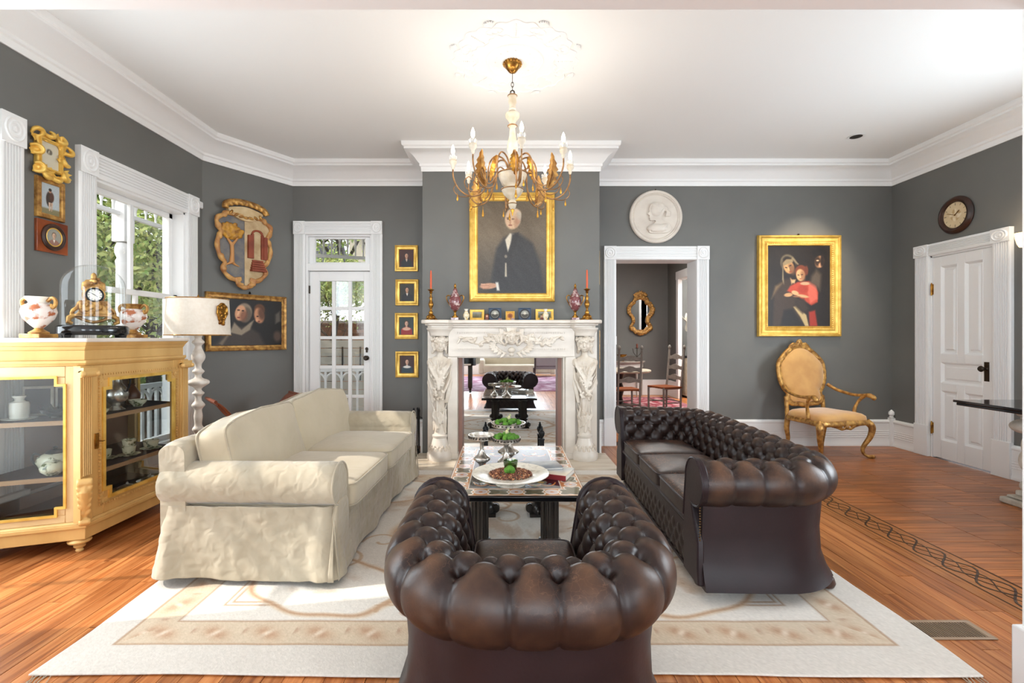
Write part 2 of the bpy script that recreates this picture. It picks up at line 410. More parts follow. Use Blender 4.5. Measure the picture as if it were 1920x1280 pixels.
# ------------------------------------------------------------------ setting
XL, XR, YB, YR, ZC = -3.32, 4.95, 6.15, -7.05, 3.60
AX, AY, BX_ = -3.32, 5.25, -2.73           # canted corner from (AX,AY) to (BX_,YB)
def wallg(p0, p1, z0, z1, th, holes=()):
    """wall whose room face runs p0->p1, thickness th to the LEFT of travel; holes (s0,s1,z0,z1)"""
    p0 = np.array(p0, float); p1 = np.array(p1, float); L = np.linalg.norm(p1-p0); d = (p1-p0)/L; n = np.array((-d[1], d[0]))
    S = sorted({0, L, *[h[0] for h in holes], *[h[1] for h in holes]}); Z = sorted({z0, z1, *[h[2] for h in holes], *[h[3] for h in holes]})
    gs = []
    for a, b in zip(S[:-1], S[1:]):
        zz = None; runs = []
        for c, e in zip(Z[:-1], Z[1:]):
            hole = any(h[0]-1e-6 <= a and b <= h[1]+1e-6 and h[2]-1e-6 <= c and e <= h[3]+1e-6 for h in holes)
            if hole: continue
            if runs and abs(runs[-1][1]-c) < 1e-6: runs[-1][1] = e
            else: runs.append([c, e])
        for c, e in runs:
            q = [p0+d*a, p0+d*b, p0+d*b+n*th, p0+d*a+n*th]
            gs.append(prism([tuple(v) for v in q], c, e, 'xy'))
    return join(gs)
WZ0, WZ1 = .35, 2.67
# left wall (room on the right of travel going +y, thickness on the left = outside)
lh = [(y0-YR, y1-YR, WZ0, WZ1) for y0, y1 in ((3.865, 4.97), (1.985, 3.118), (-.3, .9), (-2.6, -1.4), (-5.2, -4.0))]
struct('wall_left', wallg((XL, YR), (XL, AY), 0, ZC, .22, lh), M['wall'], smooth=0)
struct('wall_corner', wallg((AX, AY), (BX_, YB), 0, ZC, .2), M['wall'], smooth=0)
struct('wall_back', wallg((BX_, YB), (XR, YB), 0, ZC, .27, [(-2.56-BX_, -1.715-BX_, 0, 2.70), (1.41-BX_, 2.44-BX_, 0, 2.377)]), M['wall'], smooth=0)
struct('wall_chimney', bx(-.972, 1.097, 5.61, YB, 0, ZC), M['wall'], smooth=0)
struct('wall_right', wallg((XR, YB), (XR, YR), 0, ZC, .2, [(YB-5.59, YB-4.858, 0, 2.33), (YB-3.9, YB-2.2, .75, 2.75), (YB+.5, YB+1.9, .6, 2.8), (YB+3.3, YB+4.7, .6, 2.8)]), M['wall'], smooth=0)  # second opening is made up to hold the right fill lamp
struct('wall_rear', wallg((XR, YR), (XL, YR), 0, ZC, .2, [(XR-x-.8, XR-x+.8, .45, 3.1) for x in (3.5, .8, -1.9)]), M['white'], smooth=0)
# opening the camera looks through: header + jambs
struct('wall_opening', join(bx(XL, -2.2, 1.76, 1.88, 0, ZC), bx(-2.2, 2.024, 1.76, 1.88, 2.665, ZC), bx(2.024, XR, 1.76, 1.88, 0, ZC)), M['ceil'], smooth=0)
struct('trim_1', bx(2.0, 2.12, 1.74, 1.90, 0, .25), M['white'], bevel=.006)
struct('ceiling', bx(XL-.2, XR+.2, YR-.2, YB+.1, ZC, ZC+.12), M['ceil'], smooth=0)
# crown moulding
crp = [(0, 0), (0, .0), (.012, 0), (.016, .05), (.03, .06), (.03, .085), (.05, .105), (.085, .15), (.14, .19), (.18, .205), (.18, .225), (.20, .235), (.205, .255), (.205, .28), (0, .28)]
crp = [(o, z+3.32) for o, z in crp[1:]]
room = [(XL, 1.88), (AX, AY), (BX_, YB), (-.972, YB), (-.972, 5.61), (1.097, 5.61), (1.097, YB), (XR, YB), (XR, 1.88)]
struct('trim_2', sweep(room, crp), M['crown'], smooth=30)
# baseboards (ribbed)
bbp = [(0, 0), (.03, 0), (.03, .03), (.022, .045), (.022, .11), (.026, .115), (.022, .12), (.022, .135), (.026, .14), (.022, .145), (.022, .16), (.026, .165), (.022, .17), (.022, .185), (.026, .19), (.022, .195), (.022, .29), (.03, .30), (.03, .315), (.012, .335), (0, .335)]
def bboard(name, path): struct(name, sweep(path, bbp), M['white'], smooth=30)
bboard('baseboard_left', [(XL, 1.9), (AX, AY), (BX_, YB), (-2.706, YB)])
bboard('baseboard_back', [(-1.572, YB), (-.972, YB), (-.972, 5.612)])
bboard('baseboard_chimney', [(1.097, 5.612), (1.097, YB), (1.257, YB)])
bboard('baseboard_back_right', [(2.596, YB), (XR, YB), (XR, 5.786)])
bboard('baseboard_right', [(XR, 4.68), (XR, 1.9)])
for i, (x, y) in enumerate(((4.93, 6.13),)):
    struct('trim_3', join(bx(x-.035, x+.02, y-.035, y+.02, 0, .36), xf(lathe([(.02,0),(.03,.01),(.018,.02),(.034,.045),(.03,.075),(.008,.1),(.001,.105)], 16), (x-.01, y-.01, .36))), M['white'])
# ---- casings
def fluted(w, L, th=.035):
    """cross-section in x (0..w), proud towards -y, length along z"""
    pts = [(0, 0), (0, -th*.8), (.012, -th)]
    n = 6; a, b = .025, w-.025
    for i in range(n):
        x0 = a+(b-a)*i/n; x1 = a+(b-a)*(i+1)/n; m = (x0+x1)/2; q = (x1-x0)*.32
        pts += [(x0, -th), (m-q, -th), (m-q*.6, -th+.010), (m+q*.6, -th+.010), (m+q, -th)]
    pts += [(w-.012, -th), (w, -th*.8), (w, 0)]
    return prism(pts, 0, L, 'xy')
def rosette(w):
    g = [box((w/2, -.024, w/2), (w, .048, w))]
    pr = [(.42*w, 0), (.42*w, .006), (.38*w, .012), (.33*w, .004), (.27*w, .004), (.24*w, .011), (.19*w, .011), (.16*w, .003), (.11*w, .003), (.09*w, .012), (.03*w, .015)]
    g.append(xf(lathe(pr, 24), (w/2, -.047, w/2), (R(90), 0, 0)))
    return join(g)
def casing(root, x0, x1, top, wc=.14, z0=0, plinth=.36, hh=None):
    """fluted casing round an opening x0..x1 (local), opening top z; pieces are parts"""
    hh = hh or wc
    for xa in (x0-wc, x1):
        if plinth: link('plinth_block', bx(xa, xa+wc, -.045, 0, 0, plinth), M['white'], root, bevel=.004)
        link('side_casing', xf(fluted(wc, top-(plinth or z0)), (xa, 0, plinth or z0)), M['white'], root)
        link('corner_block', xf(rosette(wc), (xa, 0, top), s=(1, 1, hh/wc)), M['white'], root)
    link('head_casing', xf(xf(fluted(hh, x1-x0), rot=(0, R(90), 0)), (x0, 0, top+hh)), M['white'], root)
# local x along wall seen from room left->right, local -y towards the room
# French door in the back wall
d1 = sroot('door_1', (0, YB, 0))
casing(d1, -2.56, -1.715, 2.70, .142, hh=.165)
link('jamb', join(bx(-2.56, -2.535, 0, .2, 0, 2.70), bx(-1.74, -1.715, 0, .2, 0, 2.70), bx(-2.535, -1.74, 0, .2, 2.68, 2.70), bx(-2.535, -1.74, 0, .2, 2.24, 2.33)), M['white'], d1, bevel=.003)
fr = []
tx0, tx1, tz0, tz1 = -2.46, -1.815, 2.34, 2.66
tr = link('transom', join(bx(-2.535, tx0, .05, .09, 2.33, 2.68), bx(tx1, -1.74, .05, .09, 2.33, 2.68), bx(tx0, tx1, .05, .09, 2.33, 2.355), bx(tx0, tx1, .05, .09, 2.655, 2.68)), M['white'], d1, bevel=.004)
link('pane', bx(tx0, tx1, .068, .072, 2.355, 2.655), M['glass'], tr)
lx0, lx1 = -2.53, -1.745
cols = [(-2.405, -2.245), (-2.2, -2.035), (-1.99, -1.83)]
def zpx(y, d): return CAMH-(y-633)*d/900
rows = [(zpx(b, 6.2), zpx(a, 6.2)) for a, b in ((527,575),(581,630),(636,685),(691,740),(746,795))]
leafg = [bx(lx0, cols[0][0], .045, .09, .01, 2.235), bx(cols[2][1], lx1, .045, .09, .01, 2.235), bx(cols[0][1], cols[1][0], .052, .083, rows[-1][0], rows[0][1]), bx(cols[1][1], cols[2][0], .052, .083, rows[-1][0], rows[0][1]),
         bx(cols[0][0], cols[2][1], .045, .09, .01, rows[-1][0]), bx(cols[0][0], cols[2][1], .045, .09, rows[0][1], 2.235)]
for a, b in zip(rows[:-1], rows[1:]):
    for c in cols: leafg.append(bx(c[0], c[1], .054, .081, b[1], a[0]))
lf = link('door_leaf', join(leafg), M['white'], d1, bevel=.004)
for z0, z1 in rows:
    for c in cols: link('pane', bx(c[0], c[1], .066, .07, z0, z1), M['glass'], lf)
link('door_knob', xf(join(lathe([(.03,0),(.03,.006),(.012,.01),(.012,.03),(.03,.04),(.032,.055),(.02,.066)], 20)), (-1.79, .046, 1.12), (R(90), 0, 0)), M['bronze'], lf)
link('latch_plate', join(bx(-1.802, -1.778, .036, .046, 1.19, 1.25), xf(tube([(cos(t)*.017, 0, sin(t)*.02) for t in np.linspace(-.6, 3.7, 12)], .004), (-1.79, .035, 1.235))), M['bronze'], lf)
for z in (.3, 1.95): link('hinge', bx(-2.545, -2.52, .03, .05, z, z+.1), M['bronze'], lf)
link('threshold', bx(-2.56, -1.715, -.01, .27, 0, .02), M['mahog'], d1)
# doorway to the dining room
d2 = sroot('door_2', (0, YB, 0))
casing(d2, 1.41, 2.44, 2.377, .155, hh=.17)
link('jamb', join(bx(1.385, 1.412, 0, .3, 0, 2.377), bx(2.438, 2.465, 0, .3, 0, 2.377), bx(1.385, 2.465, 0, .3, 2.375, 2.40)), M['white'], d2, bevel=.003)
# right wall door: local x runs along -world y ; root rotated -90
d3 = sroot('door_3', (XR, 0, 0), R(-90))
ya, yb = 5.59, 4.858      # local x = -y
casing(d3, -ya, -yb, 2.33, .185, hh=.135)
link('jamb', join(bx(-ya, -ya+.02, 0, .15, 0, 2.33), bx(-yb-.02, -yb, 0, .15, 0, 2.33), bx(-ya, -yb, 0, .15, 2.31, 2.33)), M['white'], d3)
a0, a1 = -ya+.022, -yb-.022; W3 = a1-a0; st = .105
pan = [(a0+st, a0+W3/2-.045, 1.20, 2.19), (a0+W3/2+.045, a1-st, 1.20, 2.19), (a0+st, a1-st, .87, 1.10), (a0+st, a0+W3/2-.045, .22, .78), (a0+W3/2+.045, a1-st, .22, .78)]
g3 = wallg((a0, .005), (a1, .005), .012, 2.305, .04, [(p[0]-a0, p[1]-a0, p[2], p[3]) for p in pan])
lf3 = link('door_leaf', g3, M['white'], d3, bevel=.005)
for p in pan:
    w_, h_ = p[1]-p[0], p[3]-p[2]
    P = []
    for ins, y in ((0, .006), (.012, .02), (.02, .03), (.04, .03), (.055, .016), (.058, .016)):
        P.append([(p[0]+ins, y, p[2]+ins), (p[1]-ins, y, p[2]+ins), (p[1]-ins, y, p[3]-ins), (p[0]+ins, y, p[3]-ins)])
    V, F = gridf(np.array(P), cv=True, flip=True); n = len(V); F.append((n-4, n-3, n-2, n-1))
    link('door_panel', (V, F), M['white'], lf3, smooth=20)
link('lock_plate', bx(a1-.085, a1-.035, -.002, .006, .93, 1.13), M['bronze'], lf3, bevel=.002)
link('door_knob', xf(lathe([(.022,0),(.01,.012),(.01,.035),(.026,.045),(.032,.06),(.022,.075),(.004,.08)], 20), (a1-.06, 0, 1.06), (R(90), 0, 0)), M['bronze'], lf3)
for z in (.28, 1.88): link('hinge', join(bx(a0-.012, a0+.012, -.008, .01, z, z+.12), xf(lathe([(.007,-.01),(.009,0),(.009,.12),(.004,.135)], 10), (a0-.002, -.008, z))), M['brass'], lf3)
# left windows: local x runs along +world y, -y(local) -> room (+X world): rotate +90
def window(n, y0, y1, detail=True):
    r = sroot('window_%d' % n, (XL, 0, 0), R(90))
    casing(r, y0, y1, WZ1, .165, z0=WZ0, plinth=None, hh=.20)
    link('window_sill', bx(y0-.17, y1+.17, -.07, .02, WZ0-.04, WZ0), M['white'], r, bevel=.006)
    link('apron', bx(y0-.14, y1+.14, -.025, 0, WZ0-.16, WZ0-.04), M['white'], r, bevel=.004)
    link('jamb', join(bx(y0, y0+.02, 0, .22, WZ0, WZ1), bx(y1-.02, y1, 0, .22, WZ0, WZ1), bx(y0, y1, 0, .22, WZ1-.02, WZ1), bx(y0, y1, 0, .22, WZ0, WZ0+.02)), M['white'], r)
    zm = 1.80; c = (y0+y1)/2
    for k, (za, zb, ya_) in enumerate(((WZ0+.02, zm+.02, .07), (zm-.02, WZ1-.02, .115))):
        t = .05
        s = link('sash', join(bx(y0+.02, y0+.02+t, ya_, ya_+.04, za, zb), bx(y1-.02-t, y1-.02, ya_, ya_+.04, za, zb), bx(y0+.02, y1-.02, ya_, ya_+.04, za, za+t*.9), bx(y0+.02, y1-.02, ya_, ya_+.04, zb-t, zb), bx(c-.018, c+.018, ya_+.004, ya_+.036, za, zb)), M['white'], r, bevel=.003)
        for p, q in ((y0+.02+t, c-.018), (c+.018, y1-.02-t)):
            link('pane', bx(p, q, ya_+.018, ya_+.022, za+t*.9, zb-t), M['glass'], s)
    return r
window(1, 1.985, 3.118); w2 = window(2, 3.865, 4.97)
link('sash_latch', xf(join(bx(-.02,.02,-.02,.02,0,.012), bx(-.005,.03,-.006,.006,.012,.025)), (4.42, .06, 1.82)), M['bronze'], w2)
for i, (y0, y1) in enumerate(((-.3, .9), (-2.6, -1.4), (-5.2, -4.0))): window(3+i, y0, y1)
# ------------------------------------------------------------------ floors
fl = struct('floor', bx(XL-.2, XR+.2, YR-.2, 6.5, -.12, -.014), M['gap'], smooth=0)
random.seed(3)
PW = .0835; x = XL; plank_meshes = {}
segs = [(1.2, 2.35), (2.35, 3.5), (3.5, 4.6), (4.6, 6.15)]
xi = 0
def plank(x0, x1, y0, y1, m, par, nm='plank'):
    g = .0012
    V, F = bx(x0+g, x1-g, y0+g, y1-g, -.02, random.uniform(-.0008, .0006))
    return link(nm, (V, F), m, par, smooth=0)
while x < 2.52:
    x1 = min(x+PW, 2.52)
    cx = (x+x1)/2
    cuts = [1.0]
    y = 1.0
    under = -1.75 < cx < 1.75
    if under: ys = [1.0, random.uniform(1.4, 2.6), 4.97, 6.15]
    else:
        o = random.uniform(0, 1); ys = [1.0, 2.0+o, 3.9+o, 6.15]
    for a, b in zip(ys[:-1], ys[1:]): plank(x, x1, a, b, M['plank'], fl)
    x = x1
rb = join([bx(XL+k*.12, XL+(k+1)*.12-.003, YR, 1.0, -.02, 0) for k in range(69)])
link('far_planks', rb, M['plank'], fl, smooth=0, kind='stuff')
# border board, inlay band and parquet blocks on the right
for y0, y1 in ((1.0, 3.3), (3.3, 6.15)): plank(2.523, 2.583, y0, y1, M['border'], fl, 'border_strip')
for y0, y1 in ((1.0, 2.9), (2.9, 4.6), (4.6, 6.15)): plank(2.583, 2.85, y0, y1, M['border'], fl, 'inlay_board')
ig = [bx(2.612, 2.619, 1.0, 6.14, -.01, .0012), bx(2.842, 2.850, 1.0, 6.14, -.01, .0012)]
xm = 2.73; y = 1.1; per = .42
def strip(pts, w=.011):
    gs = []
    for (a, b), (c, d) in zip(pts[:-1], pts[1:]):
        dx, dy = c-a, d-b; L = sqrt(dx*dx+dy*dy); nx, ny = -dy/L*w/2, dx/L*w/2
        gs.append(prism([(a-nx, b-ny), (c-nx, d-ny), (c+nx, d+ny), (a+nx, b+ny)], -.01, .0014, 'xy'))
    return gs
while y < 6.0:
    q = per
    tt = np.linspace(0, 1, 13)
    for ph_, w_, am_ in ((0, .012, .080), (pi, .012, .080), (pi/2, .006, .045), (-pi/2, .006, .045)):
        ig += strip([(xm+am_*sin(2*pi*v+ph_)*(1 if abs(am_) > .05 else 1), y+q*v) for v in tt], w_)
    y += q
link('inlay_strip', join(ig), M['inlay'], fl, smooth=0, kind='stuff')
nb = 0; x = 2.853; big = []
ci = 0
while x < XR-.01:
    x1 = min(x+.42, XR); y = 2.0+(ci % 2)*.03
    while y < YB:
        y1 = min(y+.078, YB)
        if nb < 290: plank(x, x1, y, y1, M['parq'], fl, 'parquet_block'); nb += 1
        y = y1
    x = x1; ci += 1
link('parquet_panel', join([bx(2.853, XR, 1.0, 2.0, -.02, 0)]), M['parq'], fl, smooth=0)
# floor vent
v = thing('floor_vent', 'brown metal floor grille with slats set in the planks by the rug', 'vent', (2.075, 2.265, 0))
link('vent_frame', join(bx(-.175,.175,-.075,-.058,0,.006), bx(-.175,.175,.058,.075,0,.006), bx(-.175,-.145,-.058,.058,0,.006), bx(.145,.175,-.058,.058,0,.006)), mat('vent_metal', (160,134,108), .5, .2), v, bevel=.002)
link('vent_pit', bx(-.145,.145,-.058,.058,.0005,.0012), M['iron'], v, smooth=0)
for k in range(22):
    xx = -.138+k*.0132
    link('slat', xf(box((0,0,0), (.0045,.114,.004)), (xx, 0, .0035), (0, R(12), 0)), bpy.data.materials['vent_metal'], v, smooth=0)

# ------------------------------------------------------------------ rug
RX0, RX1, RY0, RY1 = -1.945, 1.93, 1.95, 4.98
nx, ny = 520, 400
p = Pic(nx, ny, (208,200,189))
X, Y = p.X, p.Y
wm, hm = RX1-RX0, RY1-RY0
p.a += (wav(X*wm, Y*hm, 0, 5, 3)*7)[..., None]
ex = np.minimum(X, 1-X)*wm; ey = np.minimum(Y, 1-Y)*hm; e = np.minimum(ex, ey)
along = np.where(ex < ey, Y*hm, X*wm)
def bandm(a, b, s=.006): return np.clip((e-a)/s+.5, 0, 1)*np.clip((b-e)/s+.5, 0, 1)
tan = (186,158,128); rose = (188,160,140); pale = (222,214,202)
p.mix(bandm(.19, .36), (200,178,148), .85)
for a in (.185, .36, .50, .53): p.mix(bandm(a, a+.012), (166,132,100), .9)
p.mix(bandm(.38, .50), pale, .6)
ph = (along/.24) % 1; cc = (e-.275)/.06
lf_ = np.exp(-((ph-.5+cc*.18)/.22)**2-(cc/.8)**2)
p.mix(lf_*.9*bandm(.2, .35), (166,120,84), .9)
p.mix(np.exp(-((ph-.5-cc*.12)/.08)**2-(cc/.5)**2)*bandm(.2, .35), (226,214,194), .8)
p.mix(np.exp(-((ph-.02)/.07)**2-((cc-.3)/.4)**2)*bandm(.2, .35), (166,128,100), .7)
def med(cx, cy, rx, ry, ang=0):
    dx = (X-cx)*wm; dy = (Y-cy)*hm; ca, sa = cos(R(ang)), sin(R(ang)); u = (dx*ca+dy*sa)/rx; v_ = (-dx*sa+dy*ca)/ry
    d = np.hypot(u, v_)+.03*np.sin(8*np.arctan2(v_, u))
    p.mix((1.1-d)/.05, (204,178,146), .6); p.mix((.95-d)/.03, (220,213,202), .95)
    p.mix(np.exp(-((d-1.0)/.035)**2), (172,128,90), .8)
    n = wav(dx*10, dy*10, 0, int(cx*100), 2)
    p.mix(np.clip((.62-d)/.3, 0, 1)*np.clip(n*1.6, 0, 1), (186,156,128), .8)
    p.mix(np.clip((.45-d)/.3, 0, 1)*np.clip(-n*1.6, 0, 1), (176,168,148), .6)
for cx, cy in ((.24, .24), (.76, .24), (.24, .76), (.76, .76)):   # image row 0 = far
    med(cx, cy, .46, .28, -25 if (cx < .5) == (cy < .5) else 25)
med(.5, .5, .75, .55)
# scrolls
rs = np.random.default_rng(4)
def scroll(cx, cy, r, s, a0):
    t = np.linspace(0, 3.6*pi/2, 22); rr = r*(1-t/7.5); a = a0+s*t
    p.line([(cx+q*cos(b)/wm, cy+q*sin(b)/hm) for q, b in zip(rr, a)], .006, (178,142,106), .75)
for k in range(16):
    yy = .80 if k % 2 else .20
    scroll(.33+.34*rs.random(), yy+rs.normal()*.03, .12+.08*rs.random(), rs.choice((-1,1)), rs.random()*6)
for k in range(20): scroll(.2+.6*rs.random(), .3+.4*rs.random(), .1+.1*rs.random(), rs.choice((-1,1)), rs.random()*6)
fm = np.clip(wav(X*wm, Y*hm, 0, 21, 16)*1.4-.5, 0, 1)*np.clip((e-.56)/.05, 0, 1)
p.mix(fm, (178,148,120), .7)
fm = np.clip(wav(X*wm, Y*hm, 0, 33, 14)*1.4-.7, 0, 1)*np.clip((e-.56)/.05, 0, 1); p.mix(fm, (180,172,160), .5)
p.grain(4)
# folds: the rug lies a little wavy along its edges
Zr = .012+.003*wav(X*wm, Y*hm, 0, 8, 5)*1.0+.0012*wav(X*wm, Y*hm, 0, 9, 22, 3)
edge = np.clip(e/.03, 0, 1)
Xw = RX0+X*wm+.012*np.sin(Y*hm*5)*np.clip(1-ex/.3, 0, 1); Yw = RY1-Y*hm+.01*np.sin(X*wm*3.1)*np.clip(1-ey/.3, 0, 1)
top = gridf(np.stack([Xw, Yw, np.maximum(Zr, .007)], -1))
ro = link('area_rug', top, M['rug'], smooth=60, col=lin(np.clip(p.a, 0, 255)))
sd = ro.modifiers.new('s', 'SOLIDIFY'); sd.thickness = .006; sd.offset = 1 if False else -1
tag(ro, 'large cream and tan floral woven rug under the sofas and armchair', 'rug')
fg = []
for sx in (RX0+.02, RX1-.08):
    for k in range(7): 
        x0 = sx+k*.012; fg.append(tube([(x0, RY0+.01, .006), (x0+random.uniform(-.02,.02), RY0-.03, .004), (x0+random.uniform(-.03,.03), RY0-.06, .003)], .0018, 5))
link('fringe', join(fg), M['linen'], ro, kind='stuff')

# ------------------------------------------------------------------ Chesterfield builder (local: seat opens to +y)
def upath(Wi, D, rc, ds):
    """inner plan line, from left-arm front to right-arm front; returns points, outward normals"""
    yf = D; hw = Wi/2; pts = []; nr = []
    L1 = D-rc; n1 = int(L1/ds)
    for i in range(n1+1): pts.append((-hw, yf-L1*i/n1)); nr.append((-1, 0))
    na = 46
    for i in range(1, na): a = pi/2*i/na; pts.append((-hw+rc-rc*cos(a), rc-rc*sin(a))); nr.append((-cos(a), -sin(a)))
    L2 = Wi-2*rc; n2 = int(L2/ds)
    for i in range(n2+1): pts.append((-hw+rc+L2*i/n2, 0)); nr.append((0, -1))
    for i in range(1, na): a = pi/2*(1-i/na); pts.append((hw-rc+rc*cos(a), rc-rc*sin(a))); nr.append((cos(a), -sin(a)))
    for i in range(n1+1): pts.append((hw, rc+L1*i/n1)); nr.append((1, 0))
    return np.array(pts), np.array(nr)
def csection(r, zt, zb, lean=.035, n=90, a_end=-115):
    """inner face then roll; returns points (u,z), normals, s"""
    cu, cz = lean+r, zt-r
    a0 = R(188); pts = []
    L1 = cz-zb; n1 = int(n*.3)
    for i in range(n1): t = i/n1; pts.append((lean*t**1.5, zb+(cz-zb)*t))
    n2 = n-n1; 
    for i in range(n2):
        a = a0+(R(a_end)-a0)*i/(n2-1); pts.append((cu+r*cos(a), cz+r*sin(a)))
    P = np.array(pts); T = np.gradient(P, axis=0); T /= np.linalg.norm(T, axis=1)[:, None]
    Nn = np.stack([-T[:, 1], T[:, 0]], 1)   # left of travel: travel up => normal towards -u (the seat)
    s = np.r_[0, np.cumsum(np.linalg.norm(np.diff(P, axis=0), axis=1))]
    ac = np.argmin(np.abs(s-(s[n1]+r*(a0-R(64)))))
    return P, Nn, s, s[ac], (cu, cz)
def tuft(t, s, p_, q, s0, depth, dimple, L, woff=.0):
    """t along, s across, last button row at s0; s<s0 inner. returns displacement, raised value"""
    n = max(2, round(L/p_)); pp = L/n; tt = t/pp+.5*0
    sp = s0-s
    a = tt+sp/(2*q); b = tt-sp/(2*q)
    hin = (np.abs(np.sin(pi*a))*np.abs(np.sin(pi*b)))**.42
    ho = np.abs(np.sin(pi*tt))**.84
    dtp = np.abs(tt-np.round(tt))*pp
    cr = np.exp(-(dtp/.009)**2)
    f = .12+.88*np.exp(np.minimum(sp, 0)/.05)
    hout = 1-(1-ho)*f-.22*cr*np.clip(-sp/.03, 0, 1)
    h = np.where(sp >= 0, hin, hout)
    ra = a-np.round(a); rb_ = b-np.round(b)
    dt = (ra+rb_)/2*pp; dsv = (ra-rb_)*q
    dist2 = dt**2+dsv**2
    dm = np.exp(-dist2/(.022**2))*(np.round(a)-np.round(b) > -.5)
    return (h-1)*depth-dm*dimple, h*(1-dm)
def chesterfield(root, Wi, D, zt, r, seat_z, p_=.15, q=.075, depth=.024, dimple=.022, ncush=1, cush_t=.13, rail_rows=2, flare=.05, ds=.009, bun=True):
    P, Nn = upath(Wi, D, .13, ds)
    zb = seat_z-.06
    C, CN, s, s0, (cu, cz) = csection(r, zt, zb)
    # arclength measured at the crest of the roll
    Q = P+Nn*cu; t = np.r_[0, np.cumsum(np.linalg.norm(np.diff(Q, axis=0), axis=1))]; L = t[-1]
    Tm, Sm = np.meshgrid(t, s, indexing='ij')
    disp, h = tuft(Tm, Sm, p_, q, s0, depth, dimple, L)
    fade = np.clip(Tm/.05, 0, 1)*np.clip((L-Tm)/.05, 0, 1); fade = fade*.85+.15
    low = np.clip((s[-1]-Sm)/.06, 0, 1); disp = disp*fade*(low*.85+.15)
    xx = P[:, 0][:, None]; yy = P[:, 1][:, None]
    disp = disp + .0022*wav(xx*1+0*Sm, yy*1+0*Sm, Sm, 3, 22)
    U = C[:, 0][None]+CN[:, 0][None]*disp; Z = C[:, 1][None]+CN[:, 1][None]*disp
    V = np.stack([xx+Nn[:, 0][:, None]*U, yy+Nn[:, 1][:, None]*U, Z], -1)
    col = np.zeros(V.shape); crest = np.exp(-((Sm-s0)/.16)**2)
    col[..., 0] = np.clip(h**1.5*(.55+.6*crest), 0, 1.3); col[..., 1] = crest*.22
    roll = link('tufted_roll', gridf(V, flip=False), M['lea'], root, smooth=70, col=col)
    # buttons
    n = max(2, round(L/p_)); pp = L/n; gs = []
    k = 0
    while s0-k*q > s[0]+.02:
        for j in range(n+1):
            tt = (j+.5*(k % 2))*pp
            if tt < .06 or tt > L-.06: continue
            i = np.argmin(np.abs(t-tt)); jj = np.argmin(np.abs(s-(s0-k*q)))
            gs.append(sph(V[i, jj]-0*V[i, jj], .009, 8, 5))
        k += 1
    link('buttons', join(gs), M['lea2'], root, kind='stuff')
    # body behind and below the roll
    bo = cu+r*.42
    prof = [(.06, .10), (.06, seat_z), (.075, cz), (cu*.95, cz+r*.2), (bo, cz-r*.35), (bo, cz-r*.9), (bo-.012, .34), (bo-.004, .2), (bo+flare*.5, .11), (bo+flare, .07), (bo+flare*.6, .065), (.06, .065)]
    rows_ = [[(a[0]+b[0]*u, a[1]+b[1]*u, z) for u, z in prof] for a, b in zip(P[::3], Nn[::3])]
    Vb, Fb = gridf(np.array(rows_), cv=True); k_ = len(prof); nr_ = len(rows_)
    Fb.append(tuple(range(k_))); Fb.append(tuple((nr_-1)*k_+i for i in range(k_))[::-1])
    Vb = Vb+np.stack([.004*wav(Vb[:,0], Vb[:,1], Vb[:,2], 2, 9), .004*wav(Vb[:,0], Vb[:,1], Vb[:,2], 4, 9), 0*Vb[:,0]], -1)
    link('outer_panel', (Vb, Fb), M['lea2'], root, smooth=50)
    # scroll fronts with piping and nails
    for sx in (-1, 1):
        out = [(.0, .08), (.0, seat_z)]+[(C[i, 0], C[i, 1]) for i in range(28, len(C), 3)]+[(bo, .30), (bo+.0, .16), (bo+.01, .08)]
        o2 = []
        g = prism([(sx*(Wi/2+u), z) for u, z in out], D-.01, D+.028, 'xz')
        link('arm_front', g, M['lea2'], root, smooth=30, bevel=.008)
        pth = [(sx*(Wi/2+u), D+.026, z) for u, z in out[1:-3]]
        link('piping', tube(pth, .0065, 6), M['lea2'], root)
        ns = [sph((sx*(Wi/2+bo-.006), D+.012, .09+.014*i), .0048, 6, 4) for i in range(int((cz-r-.06)/.014))]
        link('nail_heads', join(ns), M['nail'], root, kind='stuff')
    # front rail
    nxr = int(Wi/.011); zr = np.linspace(.075, seat_z-.03, 24); xr = np.linspace(-Wi/2, Wi/2, nxr)
    Xr, Zr_ = np.meshgrid(xr, zr, indexing='ij')
    pr = .1
    a = Xr/pr+Zr_/.12; b = Xr/pr-Zr_/.12
    hh = (np.abs(np.sin(pi*a))*np.abs(np.sin(pi*b)))**.45
    Yr = D-.005+.016*hh-.012*((Zr_-.18)/.12)**2
    colr = np.zeros(Xr.shape+(3,)); colr[..., 0] = hh*.55; colr[..., 1] = .1
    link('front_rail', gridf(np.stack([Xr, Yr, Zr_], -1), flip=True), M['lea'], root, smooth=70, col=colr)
    link('seat_deck', bx(-Wi/2-.01, Wi/2+.01, 0, D, .09, seat_z-.05), M['lea2'], root, bevel=.02)
    link('rail_top', tube([(-Wi/2, D, seat_z-.035), (Wi/2, D, seat_z-.035)], .02, 10), M['lea2'], root); link('rail_piping', tube([(-Wi/2, D+.004, .075), (Wi/2, D+.004, .075)], .008, 8), M['lea2'], root)
    cw = Wi/ncush
    for i in range(ncush):
        V_, F_ = squad(cw-.004, D-.015, cush_t, .28, .16, 72, 30, crown=.022)
        V_ = V_+np.stack([0*V_[:,0], 0*V_[:,0], .004*wav(V_[:,0], V_[:,1], 0, i, 12)*(V_[:,2] > 0)], -1)
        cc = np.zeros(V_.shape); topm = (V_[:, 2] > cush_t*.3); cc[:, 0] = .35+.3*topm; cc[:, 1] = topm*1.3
        cu_ = link('seat_cushion', (V_, F_), M['lea'], root, smooth=60, loc=(-Wi/2+cw*(i+.5), D/2+.022, seat_z+cush_t/2-.05), col=cc)
